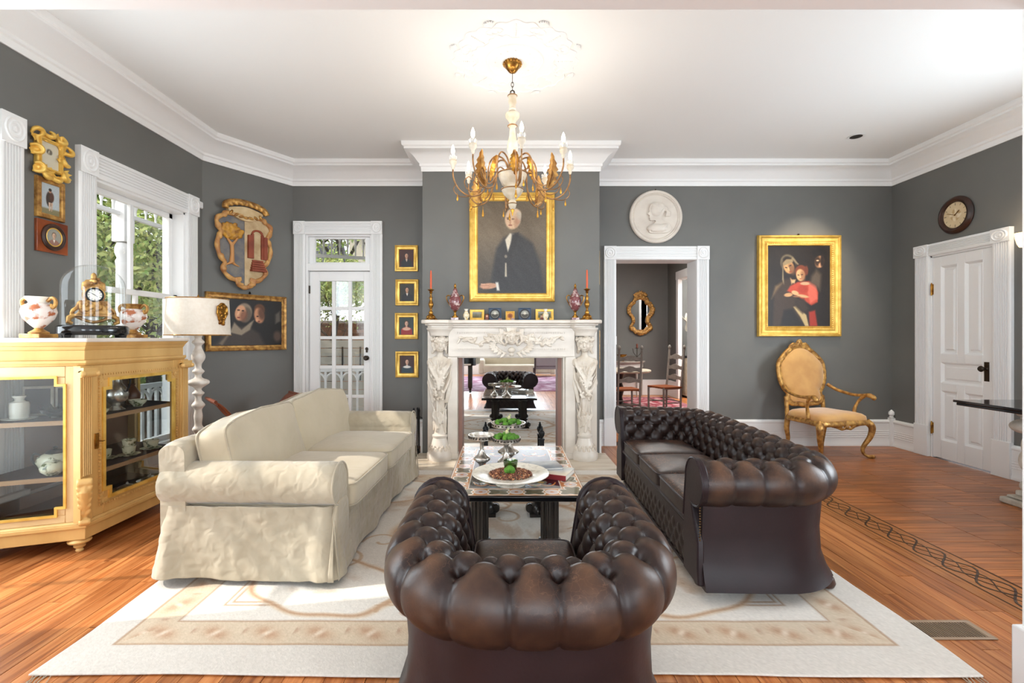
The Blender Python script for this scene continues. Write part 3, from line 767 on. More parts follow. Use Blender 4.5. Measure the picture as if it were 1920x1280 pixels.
        for zz in (-.36, .36):
            pth = []
            for th in np.linspace(0, 2*pi, 60, endpoint=False):
                c_, s_ = np.cos(th), np.sin(th)
                pth.append((np.sign(c_)*abs(c_)**.16*(cw-.004)/2*1.0, np.sign(s_)*abs(s_)**.16*(D-.015)/2*1.0, zz*cush_t))
            link('piping', tube(pth, .0055, 6, closed=True), M['lea2'], cu_)
    if bun:
        for bxx, by in ((-Wi/2-.05, D-.06), (Wi/2+.05, D-.06), (-Wi/2-.05, -cu-.02), (Wi/2+.05, -cu-.02)):
            link('bun_foot', lathe([(.02,0),(.04,.01),(.048,.03),(.04,.055),(.03,.066),(.035,.075)], 18), M['walnut'], root, loc=(bxx, by, 0), smooth=60)
    return roll
ac = thing('leather_armchair', 'brown button-tufted leather club armchair seen from behind in the foreground', 'armchair', (.082, 1.60, .012))
chesterfield(ac, .44, .63, .71, .128, .36, p_=.140, q=.086, depth=.034, dimple=.036)
so = thing('leather_sofa', 'long brown tufted leather sofa with three cracked seat cushions', 'sofa', (1.60, 3.50, .012), R(88.5))
chesterfield(so, 1.62, .55, .73, .125, .38, p_=.150, q=.080, depth=.028, dimple=.026, ncush=3, ds=.011)
# ------------------------------------------------------------------ cream slipcovered sofa (local: seat opens to +y)
cs = thing('slipcovered_sofa', 'cream linen slipcovered two-cushion sofa with rolled arms and pleated skirt', 'sofa', (-1.42, 3.70, .012), R(-91.5))
LW, LD = 2.14, 1.0     # overall
hw = LW/2; yb_, yf_ = -.50, .50
def crumple(V, a=.008, k=14, seed=1):
    return V+np.stack([a*wav(V[:,0], V[:,1], V[:,2], seed, k), a*wav(V[:,0], V[:,1], V[:,2], seed+1, k), a*.4*wav(V[:,0], V[:,1], V[:,2], seed+2, k)], -1)
def rrect(x0, x1, y0, y1, r, n=6, ds=.012):
    pts = []
    for cx, cy, a0 in ((x1-r, y0+r, -90), (x1-r, y1-r, 0), (x0+r, y1-r, 90), (x0+r, y0+r, 180)):
        for i in range(n+1): a = R(a0+90*i/n); pts.append((cx+r*cos(a), cy+r*sin(a)))
    out = []
    for i in range(len(pts)):
        a = np.array(pts[i]); b = np.array(pts[(i+1) % len(pts)]); m = max(1, int(np.linalg.norm(b-a)/ds))
        for j in range(m): out.append(a+(b-a)*j/m)
    return np.array(out)
rr_ = rrect(-hw+.05, hw-.05, yb_+.03, yf_-.03, .05)
d_ = np.roll(rr_, -1, 0)-np.roll(rr_, 1, 0); d_ /= np.linalg.norm(d_, axis=1)[:, None]; nn = np.stack([d_[:, 1], -d_[:, 0]], 1)
arc = np.r_[0, np.cumsum(np.linalg.norm(np.diff(rr_, axis=0), axis=1))]
zs = np.linspace(.43, .025, 60)
rows_ = []
corner = np.minimum.reduce([np.hypot(rr_[:,0]-sx*(hw-.05), rr_[:,1]-sy) for sx in (-1,1) for sy in (yb_+.03, yf_-.03)])
for z in zs:
    f = (.43-z)/.405
    flare_ = .012+.040*f**1.3*np.exp(-(corner/.28)**2)+.012*f
    wv = .010*f**1.4*np.sin(arc*13+2*np.sin(arc*3))+.012*f*np.sin(corner*38)*np.exp(-(corner/.14)**2)+.006*wav(arc*1.0, z*1.0+0*arc, 0, 77, 22, 4)
    off = flare_+wv
    rows_.append(np.c_[rr_+nn*off[:, None], np.full(len(rr_), z+.012*f*np.sin(arc*6+1)+.01*f)])
V_, F_ = gridf(np.array(rows_), cv=True)
V_ = crumple(V_, .0075, 28, 5)+0
o_ = link('skirt', (V_, F_), M['linen'], cs, smooth=70)
o_.modifiers.new('s', 'SOLIDIFY').thickness = .006
# corner pleats
for sx in (-1, 1):
    for sy in (yf_,):
        x0 = sx*(hw-.03); 
        for k, (dx, dy, aa) in enumerate(((.028, -.035, 0), (-.028, .028, 1))):
            P = []
            for z in np.linspace(.36, .035, 12):
                f = (.36-z)/.33
                P.append([(x0+sx*(.004+.026*f)*(1 if k == 0 else .35)-sx*.035*k*f*u+sx*.004*sin(9*z), sy+np.sign(sy)*(.004+.030*f)*(1 if k == 1 else .35)-np.sign(sy)*.035*(1-k)*f*u, z) for u in np.linspace(0, 1, 5)])
            pl = link('pleat', gridf(np.array(P)), M['linen'], cs, smooth=70); pl.modifiers.new('s', 'SOLIDIFY').thickness = .005
# rolled arms
for sx in (-1, 1):
    sec = []
    r_ = .118; cxr = hw-r_-.0; czr = .66-r_
    for a in np.linspace(-75, 190, 44): sec.append((cxr+r_*1.02*cos(R(a)), czr+r_*sin(R(a))))
    sec += [(hw-.25, .5), (hw-.25, .36), (hw-.24, .22), (hw-.06, .22), (hw-.06, .36), (hw-.075, .41)]
    sec = np.array(sec)
    ys = np.linspace(yb_+.02, yf_, 110); P = []
    for y in ys:
        e_ = min((y-ys[0]), (ys[-1]-y)); sc_ = 1-.05*np.exp(-e_/.02)
        c0 = np.array((cxr, .45)); P.append([(sx*(c0[0]+(a-c0[0])*sc_), y, c0[1]+(b-c0[1])*sc_) for a, b in sec])
    V_, F_ = gridf(np.array(P), cv=True, flip=(sx > 0)); k_ = len(sec)
    F_.append(tuple(range(k_))[::-1] if sx < 0 else tuple(range(k_))); F_.append(tuple((109)*k_+i for i in range(k_)))
    V_ = crumple(V_, .006, 26, 11+sx)
    am = link('arm', (V_, F_), M['linen'], cs, smooth=60)
    pth = [(sx*(cxr+(a-cxr)*.985), yf_+.002, b) for a, b in sec[:44]]+[(sx*(hw-.25), yf_+.002, .3)]
    link('piping', tube(pth, .006, 6), M['linen'], am)
    link('seam', tube([(sx*(hw-.068+.008*sin(y*9)), y, .418+.004*sin(y*11)) for y in np.linspace(yb_+.03, yf_-.01, 40)], .005, 6), M['linen'], am)
    link('arm_front', xf(squad(.20, .03, .36, .5, .5, 24, 12), (sx*(hw-.155), yf_-.004, .27)), M['linen'], cs, smooth=60)
# back
P = []
for x in np.linspace(-hw+.035, hw-.035, 90):
    e_ = hw-.035-abs(x); s_ = 1-.35*np.exp(-e_/.035)-.0
    sec = [(-.48, .2), (-.485, .5), (-.49, .66)]+[(-.415+.075*cos(R(a)), .715+.075*s_*sin(R(a))) for a in np.linspace(180, 0, 14)]+[(-.34, .6), (-.33, .2)]
    P.append([(x, y, z+.006*sin(x*7)) for y, z in sec])
V_, F_ = gridf(np.array(P), cv=True, flip=True); k_ = len(sec); F_ += [tuple(range(k_)), tuple(89*k_+i for i in range(k_))[::-1]]
link('back', (crumple(V_, .008, 12, 31), F_), M['linen'], cs, smooth=60)
link('seat_base', bx(-hw+.2, hw-.2, yb_+.1, yf_-.02, .2, .37), M['linen'], cs, bevel=.02)
# seat cushions
for i, x in enumerate((-.41, .41)):
    V_, F_ = squad(.80, .84, .17, .3, .14, 84, 34, crown=.03)
    V_ = V_+np.stack([0*V_[:,0], 0*V_[:,0], (.008*wav(V_[:,0], V_[:,1], 0, 40+i, 7)-.02*np.exp(-((V_[:,0]+.4*np.sign(x))/.12)**2)*0)*(V_[:,2] > .0)], -1)
    c_ = link('seat_cushion', (crumple(V_, .003, 22, 50+i), F_), M['linen2'], cs, smooth=60, loc=(x, .115, .42))
    for zz in (-.062, .066):
        th = np.linspace(0, 2*pi, 90, endpoint=False)
        link('piping', tube([(np.sign(cos(t))*abs(cos(t))**.14*.398, np.sign(sin(t))*abs(sin(t))**.14*.418, zz) for t in th], .0055, 6, closed=True), M['linen'], c_)
# back cushions: leaning, soft
for i, (x, w_, rot_, dz) in enumerate(((.465, .955, 3.0, .0), (-.475, .94, -4, .03))):
    V_, F_ = squad(w_, .20, .50, .17, .12, 96, 64)
    u = V_[:, 0]/(w_/2); v_ = V_[:, 2]/.25
    V_[:, 1] *= 1+.30*(1-u**2)*(1-v_**2)
    V_[:, 2] += .018*np.cos(u*2.2)-.008*(abs(u)**3)+.01*np.sin(u*5+i*2)
    V_[:, 1] += .006*wav(V_[:,0]*1, 0*u, V_[:,2], 60+i, 9)+.010*np.sin((u*3+v_*4)+i*2.2)*(1-np.abs(v_)**3)
    ang = R(-15)
    c_ = link('back_cushion', (crumple(V_, .003, 26, 70+i), F_), M['linen2'], cs, smooth=60, loc=(x, -.235, .618+dz*.5), rot=(R(14), 0, R(rot_)))
    for sy in (.088, -.088):
        pth = []
        for t in np.linspace(0, 2*pi, 100, endpoint=False):
            uu = np.sign(cos(t))*abs(cos(t))**.12; vv = np.sign(sin(t))*abs(sin(t))**.17
            pth.append((uu*w_/2*1.0, sy*.95, vv*.25*1.0+.018*cos(uu*2.2)-.008*abs(uu)**3+.01*sin(uu*5+i*2)))
        link('piping', tube(pth, .0075, 6, closed=True), M['linen'], c_)

# ------------------------------------------------------------------ fireplace
FX = .065
fp = thing('marble_fireplace', 'carved white marble fireplace with two draped female figure columns', 'fireplace', (FX, 5.61, 0))
def fx(px): return (px-958)*5.35/900
link('hearth', join(bx(-1.08, 1.10, -.66, .0, 0, .035), ), M['travertine'], fp, bevel=.006)
# shelf with stepped ends
def shelf_poly(o, f1, f2, xe):
    return [(-xe-o, 0), (-xe-o, -f2-o+.05), (-xe-o+.05, -f2-o), (-xe+.30, -f2-o), (-xe+.34, -f1-o), (xe-.34, -f1-o), (xe-.30, -f2-o), (xe+o-.05, -f2-o), (xe+o, -f2-o+.05), (xe+o, 0)]
link('mantel_shelf', prism(shelf_poly(0, .38, .44, .985), 1.535, 1.575, 'xy'), M['marble'], fp, bevel=.012, seg=3)
link('shelf_moulding', join(prism(shelf_poly(-.035, .38, .44, .985), 1.515, 1.536, 'xy'), prism(shelf_poly(-.06, .38, .44, .985), 1.49, 1.516, 'xy')), M['marble'], fp, bevel=.006)
# frieze
link('frieze', join(bx(-.70, .70, -.30, 0, 1.17, 1.49)), M['marble'], fp, bevel=.004)
link('frieze_border', join([bx(-.62, .62, -.312, -.298, 1.445, 1.452), bx(-.62, .62, -.312, -.298, 1.235, 1.242)]+[bx(-.61+.0245*k, -.598+.0245*k, -.312, -.298, z, z+.018) for k in range(50) for z in (1.424, 1.245)]), M['marble'], fp, kind='stuff')
op = []
OX0, OX1, OZ = -.585, .555, 1.155
def uframe(x0, x1, z, wd, y0, y1):
    return join(bx(x0-wd, x0, y0, y1, .035, z+wd), bx(x1, x1+wd, y0, y1, .035, z+wd), bx(x0, x1, y0, y1, z, z+wd))
link('opening_moulding', join(uframe(OX0, OX1, OZ, .02, -.19, -.02), uframe(OX0-.02, OX1+.02, OZ+.02, .022, -.25, -.02), uframe(OX0-.042, OX1+.042, OZ+.042, .02, -.28, -.02), uframe(OX0-.062, OX1+.062, OZ+.0, .05, -.265, -.02), ), M['marble'], fp, bevel=.008, seg=3)
for q in (-1, 1): link('jamb_block', join(bx(q*.71, q*.60, -.285, 0, .035, 1.17), bx(q*.715,q*.59,-.30,0,.035,.10)), M['marble'], fp, bevel=.006)
link('inner_lining', join(bx(OX0-.01, OX0+.03, -.20, -.06, .035, OZ), bx(OX1-.03, OX1+.01, -.20, -.06, .035, OZ)), mat('red_lining', (140,104,92), .6), fp)
link('mirror_panel', bx(OX0+.02, OX1-.02, -.075, -.06, .037, OZ+.01), M['mirror'], fp, smooth=0)
# relief leaves, roses, mask on the frieze
def leaf(L, W, curl=.3, n=8, serr=.0, rib=.12, thick=.004):
    t = np.linspace(0, 1, n); P = []
    for k, q in enumerate(t):
        wd = W*np.sin(pi*min(.06+q*.92, 1))**.8*(1-.25*q)*(1-serr*(k % 2))
        z = curl*L*q**2
        P.append([(-wd, L*q, z-rib*wd), (-wd*.5, L*q+.0, z+rib*wd*.4), (0, L*q, z), (wd*.5, L*q, z+rib*wd*.4), (wd, L*q, z-rib*wd)])
    P = np.array(P); Q = P.copy(); Q[..., 2] -= thick
    V1, F1 = gridf(P, flip=True); V2, F2 = gridf(Q)
    V, F = join((V1, F1), (V2, F2)); m = 5*n
    ed = [(i, 0) for i in range(n)]+[(n-1, j) for j in range(1, 5)]+[(i, 4) for i in range(n-2, -1, -1)]+[(0, j) for j in range(3, 0, -1)]
    ed = [i*5+j for i, j in ed]
    for a, b in zip(ed, ed[1:]+ed[:1]): F.append((a, b, b+m, a+m))
    return V, F
rl = []
rs = np.random.default_rng(11)
for sx in (-1, 1):
    pth = [(sx*(.14+.44*t), -.303, 1.345+.035*sin(t*9)) for t in np.linspace(0, 1, 26)]
    rl.append(tube(pth, .009, 6))
    for k in range(30):
        t = rs.random(); a = rs.uniform(20, 160)*(1 if k % 2 else -1)
        g = leaf(rs.uniform(.05, .085), .017, .15, 6, rib=.4, thick=.016)
        g = xf(g, rot=(R(90), 0, 0)); g = xf(g, (sx*(.14+.44*t), -.322, 1.345+.035*sin(t*9)), (0, R(a)*sx, 0)); rl.append(g)
    for k in range(6):
        t = (.06, .2, .3, .12, .45, .7)[k]; c = (sx*(.14+.44*t), -.315, 1.345+.035*sin(t*9)+(.02 if k % 2 else -.015)); r0 = .028-.002*k
        rl.append(sph(c, (r0*.7, .022, r0*.7), 10, 6))
        for j in range(6): rl.append(rsph((c[0]+r0*.75*cos(j*pi/3), c[1]+.004, c[2]+r0*.75*sin(j*pi/3)), (.013,.014,.013), (0,0,0), 8, 5))
carve('relief_garland', rl, M['marble_c'], fp, .0045, 1)
def head(s=1.0, wreath=True):
    """female head, face to -y, centre at origin, height about .2*s"""
    g = [sph((0,0,.012), (.066,.078,.088), 20, 14), sph((0,-.018,-.035), (.048,.054,.052), 16, 10), sph((0,-.052,-.066), (.018,.017,.014), 10, 8),
         rsph((0,-.083,-.008), (.011,.018,.028), (R(-14),0,0), 10, 8), sph((0,-.087,-.024), (.014,.012,.009), 8, 6),
         sph((0,-.073,-.046), (.021,.011,.0055), 10, 6), sph((0,-.071,-.054), (.017,.011,.0055), 10, 6),
         sph((-.0,-.06,.04), (.05,.022,.025), 12, 8)]
    for q in (-1, 1):
        g += [sph((q*.024,-.066,.006), (.013,.009,.006), 10, 6), rsph((q*.025,-.071,.019), (.020,.009,.005), (0,R(q*8),0), 8, 6), sph((q*.034,-.052,-.022), (.022,.02,.026), 10, 8), sph((q*.067,.0,-.0), (.008,.016,.022), 8, 6)]
    rs2 = np.random.default_rng(3)
    if wreath:
        for k in range(46):
            a = rs2.uniform(-pi, pi); zz = rs2.uniform(.028, .095); rr = .078-(max(0, zz-.05))*.7
            g.append(rsph((rr*sin(a)*.98, -rr*cos(a), zz), (.02, .012, .014), tuple(rs2.uniform(-1, 1, 3)), 8, 5))
        for q in (-1, 1):
            for k in range(8): g.append(rsph((q*(.072+.01*sin(k)), .0+.006*k*sin(k), .03-.017*k), (.017,.016,.018), (0,0,0), 8, 5))
            for k in range(5): g.append(rsph((q*.085, -.02+.01*k, .055+.012*sin(k*2)), (.026,.014,.02), (0,k,k*.5), 8, 5))
    return xf(join(g), s=s)
mk = [xf(head(.85), (0, -.345, 1.375)), prism([(-.06,1.49),(.06,1.49),(.045,1.43),(-.045,1.43)], -.36, -.29, 'xz')]
for sx in (-1, 1):
    mk.append(tube([(sx*.05,-.33,1.43),(sx*.10,-.335,1.40),(sx*.115,-.335,1.34),(sx*.075,-.34,1.30)], [.014,.018,.02,.012], 8))
    mk.append(prism([(sx*.085,1.475),(sx*.14,1.485),(sx*.125,1.38),(sx*.085,1.36)], -.33, -.29, 'xz'))
    for k in range(20):
        t = k/19; c = (sx*(.05+.13*sin(t*pi*.9)), -.315-.01*(k % 2), 1.30-.03+(.0-.17*(1-t)) if False else 1.20+.16*t)
        a = sx*(100-80*t+(35 if k % 2 else -35))
        g = xf(leaf(.075, .017, .25, 6, thick=.009), rot=(R(90),0,0)); mk.append(xf(g, c, (0, R(a), 0)))
mk += [sph((0,-.335,1.245),(.04,.03,.035),10,8), sph((0,-.325,1.20),(.028,.024,.03),10,8)]
carve('mask_keystone', mk, M['marble_c'], fp, .005, 1)
# caryatid columns
def caryatid(flip=1):
    rs0 = np.random.default_rng(20+flip)
    g = [xf(head(1.0), (0, -.02, 1.305), (0, 0, R(-14*flip)))]
    g.append(tube([(0,-.01,1.25),(0,-.005,1.20),(0,0,1.15)], [.036,.034,.055], 14))
    g += [sph((0,0,1.10), (.115,.07,.085), 18, 12), sph((0,.0,1.0), (.095,.07,.14), 18, 12), sph((-.108,0,1.105), (.038,.045,.05), 12, 8), sph((.108,0,1.105), (.038,.045,.05), 12, 8),
          sph((-.05,-.055,1.03), (.042,.038,.042), 12, 8), sph((.05,-.055,1.03), (.042,.038,.042), 12, 8), sph((0,0,.86), (.082,.065,.12), 16, 10), sph((0,0,.75), (.062,.055,.10), 16, 10)]
    for k in range(30):
        x0 = rs0.uniform(-.12, .12); z0 = rs0.uniform(.92, 1.16); y0 = -.066-.03*(1-(x0/.12)**2)
        g.append(tube([(x0, y0+.01, z0), (x0*.8, y0-.008, z0-.04), (x0*.55+rs0.uniform(-.01,.01), y0-.004, z0-.09)], [.004,.0085,.004], 6))
    # drapery folds
    for q in (-1, 1):
        for k in range(8):
            x0 = q*(.125-.016*k); pth = [(x0, -.03-.004*k, 1.14-.006*k), (x0*.85, -.082, 1.06-.01*k), (x0*.45, -.10, .97-.012*k), (0.01*q, -.102, .905-.014*k)]
            g.append(tube(pth, [.007,.010,.010,.006], 6))
        for k in range(5):
            x0 = q*(.125-.012*k); g.append(tube([(x0,-.02,1.05-.03*k),(x0*.92,-.05,.93-.02*k),(x0*.62,-.075,.82-.01*k),(x0*.3,-.075,.73)], [.009,.012,.011,.006], 6))
        for k in range(3): g.append(tube([(q*.115,-.02+.01*k,.98),(q*(.125-.01*k),-.02,.88),(q*(.10-.01*k),-.03,.76),(q*(.085-.012*k),-.03,.66)], [.012,.016,.014,.006], 6))
    rs2 = np.random.default_rng(5+flip)
    for k in range(44): g.append(rsph((rs2.uniform(-.06,.06), -.088+rs2.uniform(-.01,.01), rs2.uniform(.70,.95)), (.022,.014,.014), tuple(rs2.uniform(-1,1,3)), 8, 5))
    # shaft
    g.append(lathe([(.05,.72),(.052,.6),(.056,.45),(.062,.33),(.068,.31),(.068,.30)], 20))
    for k in range(8):
        a = k*pi/4+.2; g.append(tube([(.054*cos(a), .054*sin(a), z) for z in (.70,.6,.5,.36)], .007, 6))
    for k in range(22):
        a = rs2.uniform(-pi, 0); z0 = rs2.uniform(.32, .46)
        lf__ = xf(leaf(rs2.uniform(.09,.16), .022, .25, 7, rib=.5, thick=.02), rot=(R(80), 0, 0)); lf__ = xf(lf__, (.078*cos(a), .078*sin(a), z0), (0, R(rs2.uniform(-16,16)), a+pi/2)); g.append(lf__)
    for q in (-1, 1): g.append(tube([(q*.03,-.06,.44),(q*.075,-.062,.52),(q*.06,-.06,.60),(q*.085,-.055,.66)], [.009,.011,.009,.004], 6))
    return join(g)
for q, xx in ((-1, -.795), (1, .815)):
    cb = xx
    link('pilaster', join(bx(xx-.145, xx+.145, -.23, 0, .035, 1.49), bx(xx-.15, xx+.15, -.26, 0, .035, .10)), M['marble'], fp, bevel=.005)
    carve('caryatid', [xf(caryatid(q), (xx, -.27, .0))], M['marble_c'], fp, .0045, 1)
    link('column_base', lathe([(.135,.035),(.137,.05),(.137,.10),(.125,.115),(.128,.135),(.118,.15),(.10,.19),(.085,.24),(.075,.275),(.085,.285),(.085,.305),(.06,.315)], 32), M['marble'], fp, loc=(xx, -.275, 0), smooth=50)
    rb_ = []
    for k in range(14):
        a = k*2*pi/14; rb_.append(rsph((.116*cos(a), .116*sin(a), .150), (.020,.012,.034), (R(0),0,a+pi/2), 10, 8)); rb_.append(rsph((.106*cos(a+.22), .106*sin(a+.22), .185), (.012,.010,.02), (0,0,a+pi/2), 8, 6))
    carve('base_leaves', [xf(join(rb_), (xx,-.275,0))], M['marble_c'], fp, .005, 1)
    link('column_capital', lathe([(.11,1.40),(.118,1.425),(.118,1.435),(.14,1.465),(.15,1.475),(.15,1.49)], 32), M['marble'], fp, loc=(xx, -.26, 0), smooth=50)
# andirons with urn finials standing in front of the mirror
for k, xx in enumerate((-.30, .34)):
    a_ = thing('andiron', ('left' if k == 0 else 'right')+' black iron andiron with urn finial before the fireplace mirror', 'andiron', (FX+xx, 5.40, .035), group=None)
    link('urn', lathe([(.02,.20),(.012,.215),(.03,.245),(.036,.275),(.028,.295),(.014,.305),(.02,.312),(.01,.33),(.012,.34),(.002,.355)], 18), M['iron'], a_, smooth=60)
    link('post', join(box((0,0,.1),(.055,.05,.2)), box((0,0,.205),(.065,.06,.015)), box((0,0,.01),(.085,.09,.02))), M['iron'], a_, bevel=.004)
    link('log_bar', join(bx(-.008,.008,.03,.115,.10,.115)), M['iron'], a_)
# fire tools
ft = thing('fire_tools', 'black iron fire tool set standing by the left side of the fireplace', 'fire tools', (-1.02, 5.66, 0))
link('stand', join(lathe([(.10,0),(.10,.012),(.02,.02),(.008,.03),(.008,.5),(.012,.52),(.002,.56)], 18), tube([(-.07,0,.42),(0,.0,.45),(.07,0,.42)], .006)), M['iron'], ft)
for k, (dx, dy) in enumerate(((-.07, 0), (.07, 0), (0, -.06), (-.03, .05))):
    link('tool', join(tube([(dx*1.5, dy*1.5, .04), (dx, dy, .44), (dx*.9, dy*.9, .52)], .005), sph((dx*.9, dy*.9, .535), (.012,.012,.02), 8, 6), box((dx*1.5, dy*1.5, .06), (.04 if k < 2 else .02, .015, .07))), M['iron'], ft)

# ------------------------------------------------------------------ coffee table
ct = thing('coffee_table', 'low table with inlaid stone top on black fluted column legs', 'coffee table', (.055, 3.34, .012))
TW, TD, TH = .825, 1.26, .475
TX, TY = TW/2, TD/2
link('table_edge', bx(-TX, TX, -TY, TY, TH-.035, TH-.004), M['black'], ct, bevel=.005)
p = Pic(260, 400, (18, 20, 26))
X, Y = p.X*TW, p.Y*TD; ex = np.minimum(X, TW-X); ey = np.minimum(Y, TD-Y); e = np.minimum(ex, ey); al = np.where(ex < ey, Y, X)
bw = .135
inb = np.clip((bw-e)/.003+.5, 0, 1)
p.mix(inb, (196,134,84))
ph = (al/.21) % 1 - .5; cc = (e-bw/2)/(bw/2)
dd = np.abs(ph)*2.0*1.0+np.abs(cc)*.72+.10*np.cos(4*pi*ph)*0
st_ = np.hypot(ph*2.2, cc*.85)+.14*np.cos(4*np.arctan2(cc, ph*2.4))
p.mix(inb*np.clip((.74-st_)/.04, 0, 1), (236,226,212)); p.mix(inb*np.clip((.62-st_)/.04, 0, 1), (104,98,72))
st2 = np.hypot((np.abs(ph)-.5)*3.2, cc*1.05)
p.mix(inb*np.clip((.66-st2)/.04, 0, 1), (236,226,212)); p.mix(inb*np.clip((.55-st2)/.04, 0, 1), (206,186,180)); p.mix(inb*np.clip((.2-st2)/.04, 0, 1), (190,118,66))
for a in (.004, bw-.002): p.mix(np.clip((.004-np.abs(e-a))/.002, 0, 1), (232,222,208))
for (cx, cy) in ((.3, .22), (.7, .22), (.5, .5), (.3, .8), (.7, .8), (.5, .33), (.5, .68)):
    for s_ in (-1, 1):
        t = np.linspace(0, 5, 18); rr2 = .10*(1-t/6.2)
        p.line([(cx+s_*(.05+q*cos(b))*1.0/TW*.6, cy+q*sin(b)/TD*.9) for q, b in zip(rr2, t)], .012, (206,132,66))
    p.ell(cx, cy, .05, .03, (120,132,120), .3); p.ell(cx, cy, .025, .016, (222,190,120), .3)
for k in range(60):
    cx, cy = rng.uniform(.2, .8), rng.uniform(.14, .86); p.ell(cx, cy, .014, .008, [(176,150,84),(110,140,150),(206,120,60),(150,168,120)][k % 4], .3, rng.uniform(0,180))
p.noise(5, 30); p.a = p.a*1.0
tp = p.obj('stone_top', TW-.012, TD-.012, M['mosaic'], ct, (0, 0, TH), (R(-90), 0, 0))
for sx in (-1, 1):
    for sy in (-1, 1):
        fl_ = []
        prof = [(.075,.02),(.08,.05),(.068,.075),(.05,.095),(.056,.11),(.07,.12),(.07,.135),(.056,.145)]
        x0, y0 = sx*.215, sy*.40
        a = np.linspace(0, 2*pi, 96, endpoint=False); P = []
        for t in a: rr = .056-.006*abs(sin(t*8)); P.append([(rr*cos(t), rr*sin(t), z) for z in (.145, .40)])
        col_ = gridf(np.array(P), cu=True)
        link('fluted_column', xf(join(lathe(prof, 24), col_, lathe([(.056,.40),(.068,.41),(.068,.425),(.058,.43),(.075,.44)], 24)), (x0, y0, 0)), M['ebony'], ct, smooth=40)
        link('scroll_foot', xf(join(bx(-.085,.085,-.085,.085,0,.022), *[xf(lathe([(.03,-.03),(.034,-.02),(.026,-.015),(.034,-.01),(.034,.01),(.026,.015),(.034,.02),(.03,.03)], 16), (px_, py_, .045), (R(90) if abs(py_) < .03 else 0, 0 if abs(py_) < .03 else R(90), 0)) for px_, py_ in ((-.08,0),(.08,0),(0,-.08),(0,.08))]), (x0, y0, 0)), M['ebony'], ct)
link('table_apron', join(bx(-.27,.27,-.46,-.34,.435,.45), bx(-.27,.27,.34,.46,.435,.45)), M['ebony'], ct, bevel=.004)
TZ = .012+.476
def wt(name, label, cat, x, y, rz=0, z=TZ, group=None): return thing(name, label, cat, (x, y, z), rz, group)
ds_ = wt('pedestal_dish', 'wide white footed dish of brown beads on the coffee table', 'dish', .03, 2.93)
link('bowl', lathe([(.09,0),(.092,.012),(.075,.025),(.07,.035),(.12,.05),(.225,.062),(.235,.068),(.233,.074),(.14,.062),(.128,.052),(.02,.05)], 56, capped=True), mat('crackled_white_glaze', (226,220,206), .3, c2=(176,170,156), ns=40, ramp=(.5,.75)), ds_, smooth=50)
bd = []
for k in range(900):
    r = .13*sqrt(random.random()); a = random.random()*6.283
    bd.append(sph((r*cos(a), r*sin(a), .062+.02*(1-(r/.13)**2)+random.uniform(-.002,.003)), random.uniform(.004,.0065), 6, 3))
bd_o = link('beads', join(bd), mat('brown_beads', (104,52,30), .3, c2=(196,140,96), ns=60, ramp=(.5,.62)), smooth=60)
bd_o.location = (.03, 2.93, TZ); tag(bd_o, 'heap of small brown beads in the white footed dish', 'beads'); bd_o['kind'] = 'stuff'
vt = wt('votive_glass', 'green glass votive holder standing in the dish of beads', 'candle holder', .03, 2.945, z=TZ+.078)
link('cup', lathe([(.034,0),(.04,.03),(.046,.062),(.042,.062),(.036,.03),(.03,.006)], 28, capped=True), glass_mat('green_glass', (150,176,120), .15, f90=.5), vt, smooth=60)
link('wax', lathe([(.03,.006),(.036,.04),(.0,.041)], 20), mat('pale_wax', (170,190,130), .5), vt)
def moss(n, R0, z0, s=.02, dome=.03):
    g = []
    for k in range(n):
        r = R0*sqrt(random.random())*.92; a = random.random()*6.283; q = s*random.uniform(.7, 1.2)
        g.append(rsph((r*cos(a), r*sin(a), z0+dome*(1-(r/R0)**2)), (q, q, q*.9), tuple(rng.uniform(-1,1,3)), 10, 7))
    return join(g)
mo = link('moss_ball', xf(moss(3, .02, .0, .024, .01)), M['green']); mo.location = (.022, 2.875, TZ+.092); tag(mo, 'small green moss clump leaning on the votive glass', 'moss')
def comport(label, x, y, R0, H, mossy):
    t = wt('silver_comport', label, 'cake stand', x, y)
    link('foot', lathe([(R0*.62,0),(R0*.62,.006),(R0*.5,.016),(R0*.32,.03),(R0*.2,.05),(R0*.15,.065),(R0*.15,H-.05),(R0*.24,H-.04),(R0*.18,H-.03),(R0*.6,H-.02)], 28), M['silver'], t, smooth=50)
    link('tray', lathe([(R0*.5,H-.022),(R0*.95,H-.02),(R0,H-.016),(R0*1.0,H+.008),(R0*1.03,H+.012),(R0*.98,H+.012),(R0*.96,H-.008),(.01,H-.01)], 36), M['silver'], t, smooth=40)
    g = [xf(lathe([(.0065,0),(.0065,.004),(.002,.005)], 8), ((R0*1.0)*cos(a), R0*1.0*sin(a), H-.003), (R(90), 0, a+pi/2)) for a in np.linspace(0, 2*pi, 26, endpoint=False)]
    link('rim_ornament', join(g), M['bronze'], t, kind='stuff')
    if mossy:
        o = link('moss', moss(34, R0*.86, 0, .02, .022), M['green']); o.location = (x, y, TZ+H+.004); o['kind'] = 'stuff'
        tag(o, 'green moss heaped on the '+mossy+' silver cake stand', 'moss')
        b = link('artichoke_bud' if mossy == 'tall rear' else 'ceramic_bird', join(sph((0,0,.02),(.014,.014,.018),10,8), sph((.008,-.006,.042),(.009,.009,.009),8,6), xf(lathe([(.005,0),(.001,.022)],6),(-.012,0,.022),(0,R(-70),0))), mat('pale_bird', (196,186,140), .6, c2=(120,150,110), ns=40))
        b.location = (x+.005, y-.01, TZ+H+.03); tag(b, 'small pale bird figure on top of the moss of the '+mossy+' stand', 'figurine')
    return t
comport('empty silver cake stand at left on the coffee table', -.175, 3.55, .098, .165, None)
comport('smaller moss-filled silver cake stand in front of the taller one', .005, 3.46, .100, .165, 'front')
